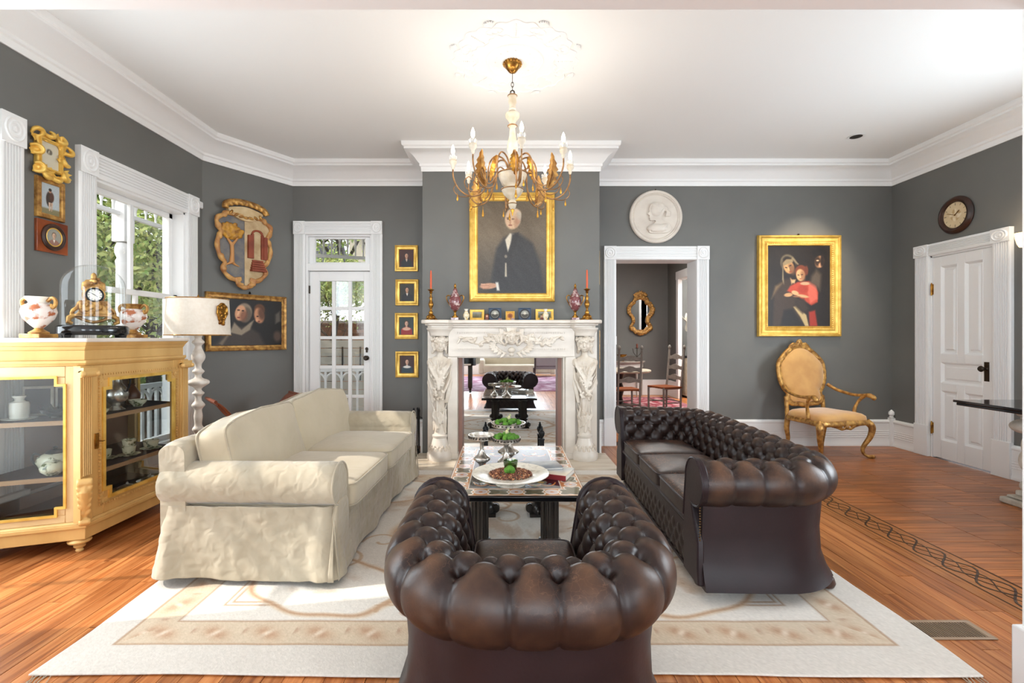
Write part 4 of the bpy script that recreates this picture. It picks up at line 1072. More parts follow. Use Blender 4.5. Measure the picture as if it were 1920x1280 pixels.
comport('tall moss-filled silver cake stand at the back of the table', .022, 3.78, .132, .215, 'tall rear')
bk = wt('book', 'glossy picture book with red spine lying on the coffee table', 'book', .29, 3.14, R(-24))
link('pages', bx(-.135,.135,-.10,.095,.004,.028), mat('paper', (220,214,204), .8), bk)
link('cover', join(bx(-.14,.14,-.105,.10,0,.004), bx(-.14,.14,-.105,.10,.028,.032)), mat('book_cover', (176,184,188), .15, c2=(222,206,178), ns=6, coat=.6), bk, bevel=.001)
link('spine', bx(-.14,.14,-.109,-.104,0,.032), mat('red_spine', (140,40,44), .4), bk)
bk2 = wt('picture_book', 'slim pale picture book lying partly over the red-spined book', 'book', .24, 3.20, R(10), z=TZ+.0325)
link('pages', bx(-.12,.12,-.085,.085,0.003,.012), mat('paper2', (226,222,214), .8), bk2)
link('cover', join(bx(-.124,.124,-.09,.088,0,.003), bx(-.124,.124,-.09,.088,.012,.015)), mat('book_cover2', (206,206,200), .12, c2=(120,130,140), ns=5, coat=.6), bk2)

# ------------------------------------------------------------------ pictures
def bust(p, cx, cy, s, skin, hair, coat, collar=(236,230,220), hat=None, long=False):
    """head-and-shoulders sitter; cx,cy head centre; s head height (fraction of picture height)"""
    k = p.H/p.W
    p.poly([(cx-s*1.35*k*.9, cy+s*3.2), (cx-s*1.15*k, cy+s*1.25), (cx-s*.45*k, cy+s*.72), (cx+s*.45*k, cy+s*.72), (cx+s*1.2*k, cy+s*1.25), (cx+s*1.45*k*.9, cy+s*3.2)], coat, .02)
    p.ell(cx, cy-s*.12, s*.46*k, s*.56, hair, .15)
    if long: p.ell(cx-s*.33*k, cy+s*.2, s*.17*k, s*.45, hair, .3); p.ell(cx+s*.33*k, cy+s*.2, s*.17*k, s*.45, hair, .3)
    p.ell(cx, cy+s*.55, s*.2*k, s*.32, tuple(c*.85 for c in skin), .3)
    if collar: p.poly([(cx-s*.22*k, cy+s*.72), (cx+s*.22*k, cy+s*.72), (cx+s*.05*k, cy+s*1.35)], collar, .02)
    p.ell(cx, cy, s*.34*k, s*.47, skin, .2)
    p.ell(cx+s*.18*k, cy+.02, s*.14*k, s*.38, tuple(c*.72 for c in skin), .8, a=.6)
    for q in (-1, 1): p.ell(cx+q*s*.13*k, cy-s*.06, s*.055*k, s*.035, (44,30,24), .5)
    p.ell(cx, cy+s*.10, s*.03*k, s*.12, tuple(c*.8 for c in skin), .8, a=.8); p.ell(cx, cy+s*.25, s*.10*k, s*.03, (150,70,60), .6)
FRP = [(0, 0), (0, -.02), (.004, -.028), (.016, -.032), (.022, -.026), (.04, -.020), (.052, -.022), (.058, -.012), (.058, 0)]
# four small portraits between french door and chimney
data = [(762, 484, (70,34,30), (210,160,130), (40,24,20), (36,40,44), 'dark-haired sitter in black against a red ground', (222,200,180)),
        (763, 548, (52,50,40), (206,156,124), (36,28,22), (26,28,32), 'dark-haired gentleman in a black coat with white shirt', (236,230,220)),
        (762, 611, (48,62,60), (226,180,154), (70,44,30), (150,30,34), 'young woman in a red dress', (226,180,154)),
        (763, 683, (60,30,26), (222,176,150), (60,36,24), (38,60,70), 'young girl in a dark blue-green dress with white collar', (236,232,226))]
for i, (px_, py_, bg, skin, hair, coat, lab, collar) in enumerate(data):
    X0, Z0 = (px_-948)*6.13/900, CAMH-(py_-633)*6.13/900
    t = thing('small_portrait', 'small gold-framed portrait of a '+lab, 'picture', (X0, YB-.002, Z0), 0, 'four small portraits beside the glazed door')
    rect_frame('frame', .295, .335, FRP, M['gold'], t, smooth=30)
    p = Pic(70, 84, bg); p.noise(6, 6, i); bust(p, .5, .36, .26, skin, hair, coat, collar, long=i > 1)
    if i == 2: p.ell(.5, .66, .28, .09, skin, .4)
    if i == 3: p.ell(.5, .64, .26, .07, (230,224,216), .4)
    p.obj('canvas', .19, .23, M['oil'], t, (0, -.012, 0))
lp = thing('wall_plate', 'dark blank wall plate between the two lower small portraits', 'switch plate', (-1.255, YB, .985)); link('plate', bx(-.045,.045,-.012,0,-.07,.07), mat('blue_grey_plate', (62,66,82), .5), lp, bevel=.004)
# large portrait over the mantel
t = thing('large_portrait', 'large gold-framed dark portrait of an elderly man above the mantel', 'picture', ((960-948)*5.58/900, 5.608, CAMH+(633-463)*5.58/900))
rect_frame('frame', .995, 1.27, [(0,0),(0,-.03),(.006,-.045),(.022,-.052),(.034,-.045),(.044,-.034),(.056,-.036),(.066,-.028),(.084,-.026),(.092,-.03),(.1,-.02),(.1,0)], M['gold'], t, smooth=30)
p = Pic(200, 268, (96,84,68))
p.noise(12, 5, 2); p.mix(np.clip(1.2-np.hypot((p.X-.18)/.5, (p.Y-.45)/.4), 0, 1), (128,112,90), .6); p.mix(np.clip(1.1-np.hypot((p.X-.92)/.3, (p.Y-.35)/.3), 0, 1), (118,104,86), .5)
p.mix(np.clip(p.Y*1.4-.5, 0, 1), (46,44,42), .8)
p.poly([(.17,1),(.22,.75),(.27,.52),(.38,.40),(.50,.36),(.62,.36),(.80,.46),(.90,.66),(.97,1)], (44,44,46), .05)
p.poly([(.40,.42),(.47,.35),(.53,.36),(.44,.55)], (206,196,176), .02); p.poly([(.50,.36),(.60,.34),(.55,.5),(.46,.62)], (36,36,38), .03)
p.ell(.515, .19, .115, .105, (168,152,134), .2); p.ell(.50, .205, .10, .10, (206,172,140), .25); p.ell(.53,.135,.10,.055,(206,178,148),.3); p.ell(.585, .215, .03, .035, (176,130,104), .5)
p.ell(.45, .195, .022, .008, (96,70,56), .8); p.ell(.515, .195, .02, .008, (100,74,58), .8); p.ell(.60,.16,.035,.045,(186,176,160),.6); p.ell(.565,.20,.05,.06,(176,138,110),.9,a=.5); p.ell(.45,.182,.03,.006,(110,92,78),.5); p.ell(.475, .225, .014, .03, (184,140,110), .7); p.ell(.475, .262, .03, .007, (140,80,66), .6); p.ell(.56,.24,.03,.05,(160,116,88),.9,a=.6)
p.poly([(.40,.67),(.42,.67),(.425,.82),(.395,.82)], (176,166,146), .015); p.ell(.41,.60,.02,.018,(120,112,98),.6)
p.ell(.16, .92, .13, .032, (186,140,112), .3, -4); 
for k in range(4): p.line([(.05+.01*k, .90+.016*k), (.16, .905+.012*k)], .012, (176,126,100) if k % 2 else (196,150,122))
p.poly([(.26,.88),(.30,.88),(.32,.97),(.28,.97)], (210,206,196), .02)
p.noise(5, 60, 9); p.grain(7)
p.obj('canvas', .80, 1.075, M['oil'], t, (0, -.02, 0))
# holy-family painting on the right
t = thing('figure_painting', 'gold-framed dark painting of a veiled woman, a child in red and a bearded man', 'picture', ((1500.5-948)*6.1/900, YB-.002, CAMH+(633-535.5)*6.1/900))
rect_frame('frame', 1.055, 1.29, [(0,0),(0,-.035),(.006,-.05),(.025,-.055),(.035,-.046),(.05,-.04),(.075,-.036),(.085,-.042),(.095,-.036),(.115,-.03),(.125,-.034),(.132,-.022),(.132,0)], M['gold'], t, smooth=30)
bds = [sph((sx*.418, -.046, -.53+.0265*k), .007, 6, 4) for k in range(41) for sx in (-1, 1)]+[sph((-.41+.0263*k, -.046, sz*.535), .007, 6, 4) for k in range(32) for sz in (-1, 1)]
link('frame_beading', join(bds), M['gold'], t, kind='stuff')
p = Pic(210, 280, (30,20,15)); p.noise(5, 5, 3)
p.poly([(.08,1),(.10,.62),(.14,.5),(.24,.42),(.38,.40),(.46,.60),(.56,1)], (60,42,30), .04); p.poly([(.06,.66),(.12,.50),(.24,.46),(.14,.56)], (120,96,66), .04)
p.ell(.33,.22,.125,.115,(110,98,76),.2,-20); p.ell(.345,.26,.11,.13,(34,24,18),.2,-20); p.poly([(.24,.18),(.23,.42),(.26,.48),(.25,.3)], (150,134,104), .02); p.poly([(.40,.14),(.50,.23),(.48,.24),(.38,.16)], (140,122,92), .015)
p.ell(.335,.262,.082,.088,(212,160,104),.25,-18); p.ell(.385,.29,.05,.07,(120,78,50),.7,-18,.8); p.poly([(.24,.22),(.30,.17),(.40,.165),(.41,.20),(.26,.25)], (150,130,96), .02)
p.ell(.295,.272,.022,.007,(56,34,22),.5,15); p.ell(.36,.248,.022,.007,(56,34,22),.5,-22); p.ell(.335,.29,.012,.026,(226,178,124),.7,-18); p.ell(.365,.325,.024,.007,(150,70,50),.6,-18)
p.poly([(.36,.40),(.42,.44),(.38,.48)], (206,164,116), .02); p.poly([(.40,.42),(.45,.42),(.43,.47),(.39,.46)], (214,178,128), .02)
p.poly([(.31,.56),(.36,.50),(.48,.45),(.66,.44),(.76,.48),(.81,.58),(.80,.70),(.70,.74),(.62,.70),(.46,.62)], (196,72,48), .025); p.poly([(.66,.46),(.78,.50),(.80,.66),(.68,.72),(.64,.58)], (222,104,82), .03); p.ell(.56,.54,.08,.05,(176,56,36),.6)
p.ell(.535,.315,.095,.075,(122,56,30),.25); p.ell(.62,.31,.03,.06,(110,50,28),.5); p.ell(.525,.365,.070,.075,(222,170,118),.25,-6); p.ell(.565,.375,.04,.065,(150,98,66),.7,-6,.7)
p.ell(.492,.365,.018,.006,(66,40,26),.5,10); p.ell(.55,.36,.018,.006,(66,40,26),.5,-8); p.ell(.523,.385,.009,.018,(232,186,136),.7); p.ell(.525,.412,.018,.006,(170,80,60),.6); p.ell(.60,.47,.08,.02,(206,164,126),.4)
p.ell(.33,.61,.07,.024,(206,156,106),.35,-6); p.ell(.44,.585,.06,.026,(222,176,126),.35,20); p.ell(.56,.625,.10,.018,(214,168,120),.4,10); p.ell(.46,.632,.06,.008,(150,100,68),.5,3)
p.ell(.83,.10,.13,.06,(20,14,12),.3,12); p.ell(.83,.20,.07,.075,(196,146,104),.3,14); p.ell(.80,.195,.05,.06,(60,40,28),.6); p.ell(.80,.185,.022,.009,(226,190,150),.5); p.ell(.85,.24,.035,.03,(206,150,110),.5); p.ell(.875,.19,.03,.08,(40,26,20),.7)
p.poly([(.70,.38),(.78,.30),(.86,.36),(.84,.56),(.76,.50),(.68,.46)], (92,78,64), .06)
p.poly([(.41,.76),(.46,.74),(.62,.86),(.66,1),(.60,1),(.52,.88)], (196,172,122), .02); p.poly([(.66,.82),(.76,.80),(.80,1),(.67,1)], (166,48,30), .03); p.poly([(.20,1),(.26,.80),(.40,.78),(.58,1)], (24,15,12), .04)
p.poly([(.44,.66),(.58,.66),(.66,.78),(.56,.84),(.42,.74)], (52,38,28), .04)
p.noise(3, 60, 9); p.grain(3)
p.obj('canvas', .795, 1.03, M['oil'], t, (0, -.02, 0))
link('hanging_hook', xf(join(lathe([(.008,0),(.014,.01),(.004,.02)], 10)), (0, -.01, .65)), M['bronze'], t)
# canted-wall painting
ang = math.atan2(YB-AY, BX_-AX); dv = (cos(ang), sin(ang))
def oncant(s, z, off=.002): return (AX+dv[0]*s+dv[1]*off*1, AY+dv[1]*s-dv[0]*off, z)
t = thing('dark_painting', 'wide gilt-framed dark painting of two upturned faces by the glazed door', 'picture', oncant(.50, 1.56), ang)
rect_frame('frame', .95, .66, [(0,0),(0,-.03),(.01,-.04),(.022,-.034),(.03,-.026),(.042,-.03),(.055,-.028),(.062,-.018),(.062,0)], M['gold2'], t, smooth=30)
p = Pic(200, 130, (24,20,18)); p.noise(4, 6, 4)
p.poly([(.03,1),(.18,.72),(.32,.60),(.50,.58),(.66,.74),(.74,1)], (62,52,46), .06); p.poly([(.24,.72),(.30,.50),(.40,.66),(.52,.50),(.58,.44),(.52,.66),(.40,.78)], (150,136,116), .03)
p.ell(.44,.28,.11,.20,(140,124,104),.2,12); p.ell(.46,.34,.08,.17,(100,86,72),.3,12); p.ell(.385,.30,.075,.17,(216,158,118),.25,14); p.ell(.43,.36,.05,.12,(126,78,56),.7,14,.8)
p.ell(.36,.24,.02,.016,(60,36,28),.5); p.ell(.42,.25,.018,.016,(60,36,28),.5); p.ell(.355,.31,.012,.05,(232,180,140),.7,20); p.ell(.36,.40,.022,.016,(140,60,50),.5)
p.ell(.66,.20,.08,.12,(96,60,36),.3); p.ell(.655,.34,.075,.17,(196,138,100),.3,-10); p.ell(.69,.30,.05,.14,(80,50,36),.7,-10,.8); p.ell(.63,.36,.016,.016,(56,32,26),.5); p.ell(.65,.47,.02,.014,(120,56,44),.5); p.ell(.62,.44,.02,.04,(216,158,120),.6)
p.poly([(.90,.3),(.97,.22),(.98,.45),(.90,.52)], (92,84,76), .04); p.ell(.93,.8,.06,.12,(84,66,56),.7); p.poly([(.10,.95),(.2,.78),(.24,.76),(.14,1)], (120,106,88), .03); p.grain(3)
p.obj('canvas', .83, .54, M['oil'], t, (0, -.018, 0))
link('hanging_hook', xf(lathe([(.008,0),(.014,.01),(.004,.03)], 10), (0.02, -.01, .335)), M['bronze'], t)
# painted coat of arms
t = thing('coat_of_arms', 'carved and painted wooden shield with a tree and a doorway under a crown', 'wall shield', oncant(.43, 2.43, .012), ang)
half = [(0,-.47),(.07,-.45),(.10,-.40),(.20,-.36),(.27,-.28),(.245,-.20),(.30,-.14),(.335,-.02),(.32,.08),(.29,.14),(.33,.20),(.335,.28),(.26,.33),(.20,.36)]
out = [(-x, z) for x, z in half[::-1]][:-1]+half
out = [(x, z) for x, z in out]
def spl(pts, n=6, closed=True):
    P = np.array(pts, float); m = len(P); r = []
    for i in range(m if closed else m-1):
        p0, p1, p2, p3 = [P[(i+k) % m] if closed else P[min(max(i+k, 0), m-1)] for k in (-1, 0, 1, 2)]
        for q in np.linspace(0, 1, n, endpoint=False): r.append(.5*((2*p1)+(-p0+p2)*q+(2*p0-5*p1+4*p2-p3)*q*q+(-p0+3*p1-3*p2+p3)*q**3))
    return np.array(r)
so_ = spl(out, 5)
S_ = .92
bi = int(np.argmin(so_[:, 1])); cl = so_[bi+5:]
LP_ = [tuple(v) for v in so_[:bi+1] if v[0] <= 0]+[(0, .372)]+[tuple(v) for v in cl if v[0] < -.001 and v[1] > .3]
RP_ = [tuple(v) for v in so_[bi:] if v[0] >= 0]+[(0, .372)]
link('shield_left_field', prism([(x*S_, z) for x, z in LP_], -.05, 0, 'xz'), mat('blue_grey_field', (98,98,104), .6, c2=(128,122,112), ns=14), t, smooth=30)
link('shield_right_field', prism([(x*S_, z) for x, z in RP_], -.054, 0, 'xz'), mat('cream_field', (206,182,142), .6, c2=(176,146,104), ns=9), t, smooth=30)
ring = [tube([(x*S_, -.06, z) for x, z in so_], [.026+.004*sin(k*.9) for k in range(len(so_))], 8, closed=True)]
for (x, z) in half[::2]+[(-a, b) for a, b in half[::2]]: ring.append(rsph((x*S_*.96, -.075, z), (.034,.02,.026), (0, x*5, 0), 10, 6))
for q in (-1, 1): ring.append(tube([(q*.03,-.075,-.44),(q*.10,-.08,-.43),(q*.11,-.08,-.37),(q*.06,-.08,-.36),(q*.055,-.08,-.395)], [.02,.02,.017,.014,.01], 8))
carve('scroll_border', ring, mat('ochre_carving', (212,164,96), .5, c2=(166,108,62), ns=12), t, .007, 2)
tr_ = [tube([(-.15,-.06,-.20),(-.145,-.062,-.1),(-.15,-.065,.03)], [.03,.022,.02], 8)]
for q in (-1,1): tr_ += [tube([(-.15,-.064,.0),(-.15+q*.05,-.068,.07),(-.15+q*.07,-.07,.14)], [.018,.012,.008], 7), tube([(-.148,-.06,-.19),(-.15+q*.04,-.06,-.215),(-.15+q*.09,-.058,-.235)], [.02,.013,.005], 7)]
carve('tree_trunk', tr_, mat('tan_trunk', (196,140,84), .6), t, .006, 1)
rc = np.random.default_rng(2); cr_ = [sph((-.15,-.052,.15), (.125,.03,.09), 16, 8)]
for k in range(34): a = rc.uniform(0, 6.28); q = sqrt(rc.random()); cr_.append(sph((-.15+.125*q*cos(a), -.07, .16+.085*q*sin(a)), (.026,.018,.024), 8, 6))
carve('tree_crown', cr_, mat('gold_foliage', (206,150,48), .5, c2=(130,84,34), ns=16), t, .006, 1)
terr = mat('terracotta_door', (150,72,44), .6, c2=(120,52,32), ns=8)
link('doorway', join(bx(.07,.10,-.075,-.05,-.12,.17), bx(.19,.22,-.075,-.05,-.12,.17), xf(tube([(.06*cos(a), 0, .045*sin(a)) for a in np.linspace(0, pi, 12)], .013, 6), (.145,-.063,.17)), bx(.03,.075,-.085,-.05,-.12,.15), bx(.215,.26,-.085,-.05,-.12,.15), *[bx(.06+.006*k,.24-.006*k,-.11+.01*k,-.05,-.27+.028*k,-.245+.028*k) for k in range(5)]), terr, t, bevel=.003)
cw_ = [tube(spl([(-.235,.40),(-.22,.46),(-.1,.50),(.06,.50),(.2,.465),(.25,.40)], 5, False)@np.array([[1,0,0],[0,0,1]])+np.array((0,-.09,0)), .036, 10)]
link('crown_lining', prism([(x, z) for x, z in spl([(-.20,.40),(-.16,.43),(0,.46),(.16,.43),(.20,.40),(.12,.33),(0,.30),(-.12,.33)], 4)], -.085, -.03, 'xz'), mat('crown_cream', (220,196,152), .5, c2=(190,160,112), ns=6), t, smooth=30)
for k in range(9): 
    a = -1+2*k/8; cw_.append(sph((.235*a, -.11, .485-.06*a*a), (.022,.018,.022), 10, 7))
for k in range(7):
    a = -1+2*k/6; cw_.append(rsph((.17*a, -.09, .335+.035*a*a), (.035,.018,.016), (0, a, 0), 8, 6))
carve('crown', cw_, M['gold2'], t, .007, 2)
# thermostat
link_t = thing('wall_sensor', 'small white square sensor on the grey wall beside the window', 'sensor', (XL+.001, 5.2, CAMH+(633-384)*5.2/900)); link('case', box((.012,0,0),(.025,.075,.075)), M['white'], link_t, bevel=.012)
# three pictures between the windows on the left wall
def onleft(px_, py_): y = 3.32*900/(948-px_); return (XL, y, CAMH+(633-py_)*y/900)
t = thing('acanthus_frame', 'small sketch in a gilt frame of carved curling acanthus leaves', 'picture', onleft(87, 292), 0, rot=(0,0,R(90)))
ga = []
for (cx, cz, r_, a0, sg) in ((-.11,.15,.05,200,-1),(-.02,.19,.045,180,1),(.07,.17,.05,60,-1),(.13,.09,.05,80,-1),(.13,-.02,.045,100,1),(.12,-.14,.05,-20,-1),(.045,-.18,.04,160,1),(-.045,-.18,.04,20,-1),(-.12,-.13,.055,240,1),(-.125,0,.05,150,-1)):
    tt = np.linspace(0, 4.4, 12)
    ga.append(tube([(cx+r_*(1-v/7)*cos(R(a0)+sg*v), -.03-.022*sin(v*.7), cz+r_*(1-v/7)*sin(R(a0)+sg*v)) for v in tt], list(np.interp(tt, [0,1.5,3.2,4.4], [.010,.022,.018,.010])), 8))
    for q in range(3): ga.append(xf(xf(leaf(.07,.022,.5,6,thick=.008), rot=(R(70),0,0)), (cx*.9,-.035,cz*.9), (0, R(a0-90+q*35)*-1, 0)))
ga.append(join(bx(-.11,-.08,-.035,0,-.14,.14), bx(.08,.11,-.035,0,-.14,.14), bx(-.11,.11,-.035,0,-.14,-.11), bx(-.11,.11,-.035,0,.11,.14)))
carve('carved_frame', [xf(join(ga), s=(.9,1,.82))], M['gold'], t, .005, 2)
rect_frame('inner_frame', .18, .225, [(0,-.02),(.004,-.045),(.012,-.045),(.02,-.025),(.02,-.01)], M['gold'], t)
p = Pic(60, 80, (206,200,180)); p.noise(4, 6, 1); p.ell(.5,.36,.14,.10,(90,84,74),.6); p.ell(.5,.38,.08,.08,(180,172,150),.5)
for k in range(14): p.line([(.36+.02*k,.28+.01*(k%4)),(.38+.018*k,.44)], .01, (70,64,58), .6)
p.obj('sketch', .148, .19, M['vcol'], t, (0, -.022, 0))
t = thing('figure_picture', 'small gold-framed picture of a standing cloaked figure', 'picture', onleft(91, 374), 0, rot=(0,0,R(90)))
rect_frame('frame', .215, .29, [(0,0),(0,-.018),(.004,-.026),(.024,-.028),(.03,-.022),(.034,-.022),(.036,-.012),(.036,0)], M['gold2'], t, smooth=30)
p = Pic(70, 96, (176,186,190)); p.mix(np.clip((p.Y-.78)/.06, 0, 1), (130,124,92)); p.ell(.45,.5,.16,.24,(60,48,40),.3); p.ell(.5,.24,.07,.055,(190,140,110),.3); p.ell(.5,.19,.08,.05,(50,40,34),.4); p.ell(.58,.42,.12,.16,(84,56,44),.4)
p.poly([(.42,.6),(.52,.6),(.50,.88),(.44,.88)], (206,176,150), .02); p.poly([(.54,.6),(.64,.6),(.60,.88),(.56,.88)], (196,164,140), .02); p.grain(6)
p.obj('painting', .148, .222, M['vcol'], t, (0, -.012, 0))
t = thing('oval_miniature', 'red wood frame holding an oval portrait miniature', 'picture', onleft(94, 445), 0, rot=(0,0,R(90)))
link('frame', bx(-.12,.12,-.022,0,-.115,.115), M['mahog'], t, bevel=.004)
link('oval_rim', xf(tube([(.078*cos(a), 0, .082*sin(a)) for a in np.linspace(0, 2*pi, 40, endpoint=False)], .016, 10, closed=True), (0,-.024,0)), M['walnut'], t, smooth=60)
link('gilt_ring', xf(tube([(.060*cos(a), 0, .064*sin(a)) for a in np.linspace(0, 2*pi, 40, endpoint=False)], .004, 8, closed=True), (0,-.03,0)), M['gold'], t)
p = Pic(60, 60, (150,150,140)); bust(p, .5, .42, .3, (214,178,150), (120,100,84), (150,110,96))
m_ = np.hypot(p.X-.5, p.Y-.5) > .5; p.a[m_] = (84,46,30)
p.obj('miniature', .125, .132, M['vcol'], t, (0, -.0285, 0))
# plaster roundel
t = thing('plaster_roundel', 'round white plaster relief of a woman in profile above the doorway', 'wall relief', ((1230-948)*6.12/900, YB, CAMH+(633-406)*6.12/900))
link('disc', xf(lathe([(.30,0),(.335,.004),(.338,.028),(.325,.042),(.305,.040),(.296,.028),(.285,.034),(.275,.022),(.02,.018)], 72), rot=(R(90),0,0)), M['marble'], t, smooth=40)
pr_ = [(-.03,.17),(.05,.185),(.10,.14),(.11,.08),(.085,.03),(.07,-.02),(.09,-.05),(.16,-.09),(.20,-.16),(.14,-.205),(0,-.215),(-.09,-.20),(-.06,-.12),(-.01,-.07),(-.02,-.05),(-.06,-.055),(-.085,-.04),(-.08,-.02),(-.095,-.01),(-.085,.0),(-.095,.02),(-.115,.035),(-.09,.06),(-.09,.10),(-.07,.15)]
gp = [prism([(x, z) for x, z in spl(pr_, 4)], -.045, -.012, 'xz'), sph((0,-.03,.08), (.085,.04,.09), 16, 10), sph((.06,-.03,.12), (.06,.035,.06), 12, 8), sph((.12,-.03,.10), (.03,.025,.035), 10, 8), sph((.02,-.03,-.15), (.14,.045,.06), 14, 8), tube([(.02,-.05,.02),(.05,-.055,.05),(.03,-.05,.08)], .009, 6)]
for k in range(5): gp.append(tube([(.12,-.045,.12-.01*k),(.135+.01*k,-.04,.06),(.12+.012*k,-.035,.0)], .008, 6))
for k in range(5): gp.append(tube([(-.06+.02*k,-.06,-.19),(.03+.02*k,-.065,-.13),(.1+.01*k,-.05,-.10)], .008, 6)); gp.append(tube([(-.05+.02*k,-.055,.15-.005*k),(.03,-.065,.12-.02*k),(.10,-.055,.12)], .007, 6))
carve('profile_relief', gp, M['marble'], t, .005, 2)
link('hook', xf(lathe([(.006,0),(.012,.01),(.004,.022)], 10), (0,-.012,.337)), M['bronze'], t)
# side-on pictures on the chimney flank
for k, (y, z, h, mt) in enumerate(((5.9, 2.22, .42, 'gold'), (5.9, 1.72, .40, 'walnut'), (5.88, 1.24, .46, 'gold2'))):
    t = thing('gallery_picture', ['gilt','dark','carved gilt'][k]+' framed picture hung on the chimney side by the doorway, '+['uppermost','middle','lowest'][k]+' of three', 'picture', (1.098, y, z), 0, 'pictures on the chimney side', rot=(0,0,R(90)))
    rect_frame('frame', .3, h, FRP, M[mt], t); p = Pic(24, 30, (60,52,44)); p.noise(14, 8, k); p.obj('canvas', .19, h-.11, M['oil'], t, (0,-.012,0))
# light switch at doorway
t = thing('light_switch', 'white light switch plate at the left edge of the dining doorway', 'switch', (1.43, 6.47, CAMH-(638-633)*.0072)); link('plate', box((.02,-.006,0),(.09,.012,.115)), M['white'], t, bevel=.003); link('toggle', box((.03,-.016,0),(.012,.015,.024)), M['white'], t)
# wall clock on the right wall
def onright(px_, py_): y = 4.95*900/(px_-948); return (XR, y, CAMH+(633-py_)*y/900)
t = thing('round_wall_clock', 'round brown-rimmed wall clock above the white panelled door', 'clock', onright(1795, 403), 0, rot=(0,0,R(-90)))
link('rim', xf(lathe([(.15,0),(.20,.006),(.205,.02),(.19,.042),(.17,.05),(.155,.04),(.145,.04),(.138,.022)], 48), rot=(R(90),0,0)), M['walnut'], t, smooth=50)
p = Pic(90, 90, (222,200,160)); p.noise(10, 7, 1); rr3 = np.hypot(p.X-.5, p.Y-.5)
for k in range(9): p.ell(.5+.16*cos(k*2.4), .5+.16*sin(k*2.4), .09, .05, (196,164,118) if k % 2 else (236,220,190), .6, k*40)
for k in range(12):
    a = k*pi/6; p.line([(.5+.38*sin(a), .5-.38*cos(a)), (.5+.45*sin(a), .5-.45*cos(a))], .014 if k % 3 else .024, (60,40,30))
p.a[rr3 > .5] = (62,34,22)
p.obj('dial', .285, .285, M['vcol'], t, (0, -.024, 0))
link('hands', join(xf(box((0,0,.03),(.006,.003,.075)), (0,-.03,0), (0,R(50),0)), xf(box((0,0,.045),(.005,.003,.10)), (0,-.032,0), (0,R(-70),0)), xf(lathe([(.008,0),(.006,.006)],12), (0,-.028,0), (R(90),0,0))), M['brass'], t)
# wall sconce at right edge
t = thing('wall_sconce', 'wall sconce with a lit cream glass shade beside the right door', 'wall lamp', (XR, 4.44, 2.20), 0, rot=(0,0,R(-90)))
link('back_plate', xf(lathe([(.05,0),(.055,.008),(.03,.02)], 20), rot=(R(90),0,0)), M['brass'], t)
link('arm', tube(spl([(0,-.01,0),(0,-.08,-.05),(0,-.14,-.02),(0,-.15,.03)], 5, False), .009, 8), M['brass'], t)
link('shade', xf(lathe([(.035,.02),(.05,.05),(.062,.10),(.068,.15),(.064,.15),(.058,.10),(.045,.05),(.03,.024)], 28), (0,-.15,0)), mat('lit_cream_glass', (255,226,170), .5, emit=1.6), t, smooth=60)
light('sconce_light', 'POINT', (XR-.15, 4.44, 2.40), 1.8, color=(1,.82,.6), shadow_soft_size=.04)
# recessed spot
t = thing('recessed_downlight', 'dark round recessed spotlight in the white ceiling', 'ceiling light', (3.87, 5.30, ZC))
link('trim_ring', lathe([(.085,-.001),(.09,-.006),(.078,-.008),(.06,-.002)], 32), M['white'], t); link('baffle', lathe([(.078,-.0015),(.03,-.004),(.02,-.0035)], 28), M['bronze'], t)
sp = light('spot_light', 'SPOT', (3.87, 5.28, ZC-.03), 95, color=(1,.86,.68), spot_size=R(62), spot_blend=.7, shadow_soft_size=.03)
sp.rotation_euler = Vector((-.05, .62, -1.35)).to_track_quat('-Z', 'Y').to_euler()
# ------------------------------------------------------------------ glazed cabinet
CB = (-2.95, 3.55, 0)
cb = thing('display_cabinet', 'gilded glass-fronted display cabinet with canted ends and marble top', 'cabinet', CB)
def K(g): return xf(g, (-CB[0], -CB[1], 0))
FP = [(-3.30, 2.86), (-2.70, 3.08), (-2.70, 4.02), (-3.30, 4.22)]
def band(o0, o1, z0, z1):
    """closed slab following the footprint, offset o outward"""
    def off(o):
        P = [np.array(q) for q in FP]; r = []
        for i in range(4):
            def nr(a, b): d = b-a; d = d/np.linalg.norm(d); return np.array((d[1], -d[0]))
            if i == 0: m = nr(P[0], P[1]); m = m*1
            elif i == 3: m = nr(P[2], P[3])
            else: a, b = nr(P[i-1], P[i]), nr(P[i], P[i+1]); m = a+b; m = m/np.dot(m, a)
            r.append(tuple(P[i]+m*o))
        return r
    a, b = off(o0), off(o1)
    V = np.array([(x, y, z0) for x, y in a]+[(x, y, z1) for x, y in b]); n = 4
    return V, [(3,2,1,0), (4,5,6,7)]+[(i, (i+1) % n, (i+1) % n+n, i+n) for i in range(n)]
link('marble_top', K(band(.035, .035, 1.352, 1.378)), M['marble'], cb, bevel=.006)
link('cornice', K(join(band(.012, .03, 1.325, 1.352), band(.0, .012, 1.30, 1.325), band(.0, .0, 1.235, 1.30), band(.018, .018, 1.215, 1.235), band(.006, .016, 1.20, 1.215))), M['goldcan'], cb, bevel=.003)
link('base_rail', K(join(band(.012, .004, .19, .205), band(.02, .02, .165, .19), band(.006, .006, .09, .165))), M['goldcan'], cb, bevel=.003)
link('cabinet_floor', K(band(-.02, -.02, .19, .21)), M['walnut'], cb)
link('back_panel', K(bx(-3.305, -3.295, 2.86, 4.22, .09, 1.3)), M['cabin'], cb)
for z in (.82, .46): 
    sh = link('shelf', K(band(-.045, -.045, z, z+.028)), M['shelfw'], cb); link('shelf_cloth', K(band(-.055, -.055, z+.028, z+.031)), M['baize'], sh)
